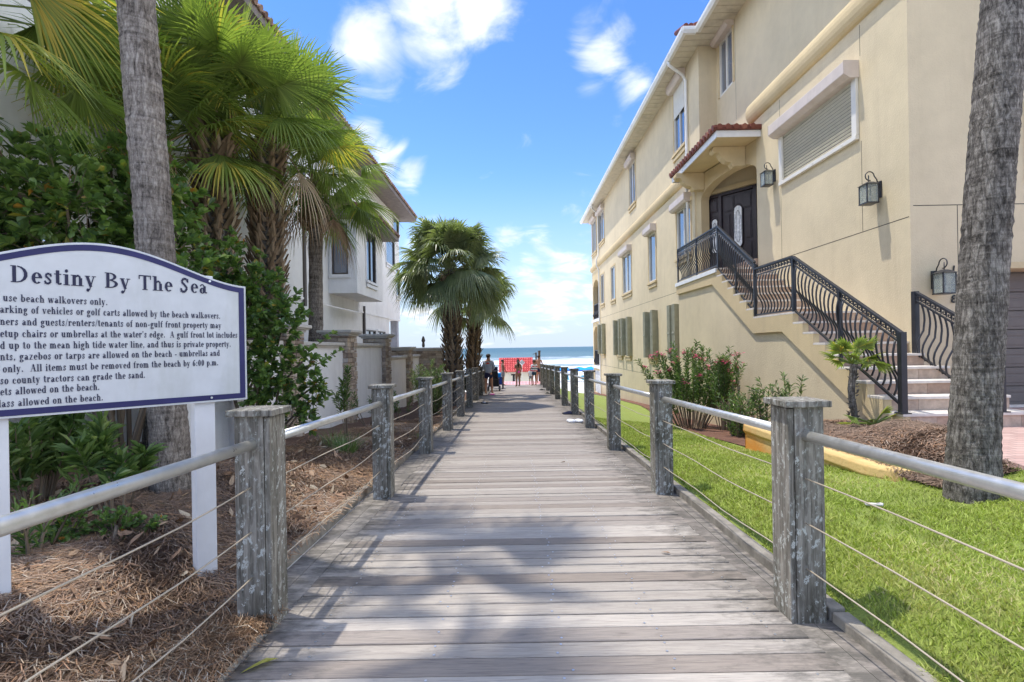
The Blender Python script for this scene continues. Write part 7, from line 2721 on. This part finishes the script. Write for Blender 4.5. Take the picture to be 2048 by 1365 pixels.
# ------------------------------------------------------------------ beach hut, shower posts, parasols, striped marker
def beach_hut():
    Y = 46.0
    zg = -3.0
    R = empty('beach_hut', (.15, Y, zg), 'small cream hut with bright red tiled roof at the seaward end of the walk', 'hut')
    x0, x1 = -1.42, 1.72
    w = MB(); w.box((x0 + .1, Y, zg), (x1 - .1, Y + 3.2, -.72)); w.add([(x0 + .1, Y, -.72), (x0 + .1, Y + 3.2, -.72), (x0 + .1, Y + 1.6, .40)], [(0, 1, 2)]); w.add([(x1 - .1, Y, -.72), (x1 - .1, Y + 3.2, -.72), (x1 - .1, Y + 1.6, .40)], [(2, 1, 0)])
    m, n, b, o = newmat('board_and_batten_cream')
    b.inputs['Roughness'].default_value = .6
    t = n.nodes.new('ShaderNodeTexWave'); t.inputs['Scale'].default_value = 3.0; t.bands_direction = 'X'
    n.links.new(coords(n), t.inputs[0])
    n.links.new(ramp(n, t.outputs[0], [(0, (.48, .46, .36)), (.15, (.62, .60, .50)), (1, (.66, .64, .54))]), b.inputs['Base Color'])
    under(R, w, 'wall', m)
    r = MB()
    ze, zr = -.66, .46
    ya, yr_ = Y - .35, Y + 1.6
    r.add([(x0, ya, ze), (x1, ya, ze), (x1, yr_, zr), (x0, yr_, zr), (x1, 2 * yr_ - ya, ze), (x0, 2 * yr_ - ya, ze)], [(0, 1, 2, 3), (3, 2, 4, 5)], 0, .3)
    nx = 15; ny = 7
    for i in range(nx):
        for j in range(ny):
            xa = x0 + (x1 - x0) * (i + .5) / nx
            t0, t1 = j / ny, (j + 1) / ny
            P0 = Vector((xa, ya + (yr_ - ya) * t0 - .02, ze + (zr - ze) * t0 + .05)); P1 = Vector((xa, ya + (yr_ - ya) * t1, ze + (zr - ze) * t1 + .015))
            r.tube([P0, P1], [.095, .075], 8, 0, random.random())
    r.tube([(x0, yr_, zr + .03), (x1, yr_, zr + .03)], .07, 8)
    under(R, r, 'roof', M['tile_red'])
    d = MB(); d.box((-.16, Y - .04, zg), (.02, Y - .005, -.95)); d.box((-.3, Y - .03, -1.0), (.62, Y - .004, -.88)); under(R, d, 'door_frame', M['c_black'])
    s = MB(); s.box((.05, Y - .06, -1.85), (.52, Y - .03, -1.35)); sg = under(R, s, 'notice', M['c_white'])
    l = MB()
    for (a, b_) in (((.10, -1.75), (.10, -1.47)), ((.10, -1.47), (.24, -1.75)), ((.24, -1.75), (.24, -1.47))):
        l.bar((a[0], Y - .064, a[1]), (b_[0], Y - .064, b_[1]), .006, .045, up=(1, 0, .0) if a[0] == b_[0] else (.9, 0, .45))
    under(sg, l, 'notice_letter', M['c_red'])


beach_hut()
for (x, y, zt, r, lab) in ((1.62, 33.0, 1.22, .075, 'thicker wooden shower post with pale cap beyond the right fence'), (1.42, 33.2, 1.10, .05, 'thinner dark shower post with short arm beyond the right fence')):
    p = MB(); p.tube([(0, 0, 0), (0, 0, zt + .75)], r, 8); p.tube([(0, 0, zt + .75), (0, 0, zt + .80)], r * 1.3, 8)
    if r < .06: p.tube([(-.22, 0, zt + .70), (.0, 0, zt + .73)], .02, 6)
    o = p.build('shower_post', M['twig']); o.location = (x, y, -.75); tag(o, lab, 'post')
mk = empty('striped_marker', (.66, 44, -3), 'small white diamond marker with dark diagonal stripes in front of the red roof', 'sign')
p = MB(); p.tube([(0, 0, 0), (0, 0, 3.0)], .03, 6); p.build('pole', M['galv'], mk)
p = MB(); p.extrude([(0, -.26), (.26, 0), (0, .26), (-.26, 0)], (0, -.035, 3.2), (1, 0, 0), (0, 0, 1), (0, 1, 0), .02); pl = p.build('panel', M['c_white'], mk)
p = MB()
for k in range(4):
    a = -.17 + k * .115
    p.face([(a * .5 - .13 + .02, -.038, 3.2 + a * .5 + .13 - .02), (a * .5 + .13 - .02, -.038, 3.2 + a * .5 - .13 + .02), (a * .5 + .13 + .01, -.038, 3.2 + a * .5 - .13 + .055), (a * .5 - .13 + .05, -.038, 3.2 + a * .5 + .13 + .012)])
p.build('stripes', M['c_black'], pl)

PG = 'blue parasols on the beach'
def parasol():
    R = empty('beach_parasol', (0, 0, 0), 'bright blue beach parasol on the sand beyond the right fence', 'parasol', PG)
    c = MB(); c.lathe([(1.3, 1.75), (1.28, 1.80), (.9, 2.02), (.4, 2.18), (.04, 2.24)], (0, 0, 0), 10); c.build('canopy', M['c_sky'], R)
    v = MB(); v.lathe([(1.31, 1.62), (1.315, 1.76)], (0, 0, 0), 10); v.build('valance', M['c_blue'], R)
    p = MB(); p.tube([(0, 0, -.2), (0, 0, 2.25)], .025, 6); p.build('pole', M['white_trim'], R)
    return R


def copy_tree(o, parent=None):
    c = o.copy(); COL.objects.link(c)
    if parent is not None: c.parent = parent
    for ch in list(o.children):
        copy_tree(ch, c)
    return c


pr0 = parasol()
spots = [(5.3, 78), (7.6, 80), (9.9, 78), (12.1, 81), (14.4, 79), (16.8, 82)]
for i, (x, y) in enumerate(spots):
    o = pr0 if i == 0 else copy_tree(pr0)
    o.location = (x, y, lerp_table(BEACH_T, y))
LG = 'turquoise loungers under the parasols'
def lounger():
    R = empty('beach_lounger', (0, 0, 0), 'turquoise beach lounger on the sand under a blue parasol', 'lounger', LG)
    a = MB(); a.box((-.3, -.9, .32), (.3, .3, .40)); a.build('seat', M['c_cyan'], R)
    a = MB(); a.add([(-.3, .3, .32), (.3, .3, .32), (.3, .95, .85), (-.3, .95, .85), (-.3, .3, .40), (.3, .3, .40), (.3, .90, .92), (-.3, .90, .92)], [(3, 2, 1, 0), (4, 5, 6, 7), (0, 1, 5, 4), (1, 2, 6, 5), (2, 3, 7, 6), (3, 0, 4, 7)]); a.build('backrest', M['c_cyan'], R)
    for (x, y) in ((-.27, -.8), (.27, -.8), (-.27, .3), (.27, .3)):
        a = MB(); a.box((x - .03, y - .03, 0), (x + .03, y + .03, .319)); a.build('leg', M['white_trim'], R)
    return R


l0 = lounger()
for i, (x, y) in enumerate(spots[:5]):
    o = l0 if i == 0 else copy_tree(l0)
    o.location = (x + .5, y - 1.2, lerp_table(BEACH_T, y - 1.2))
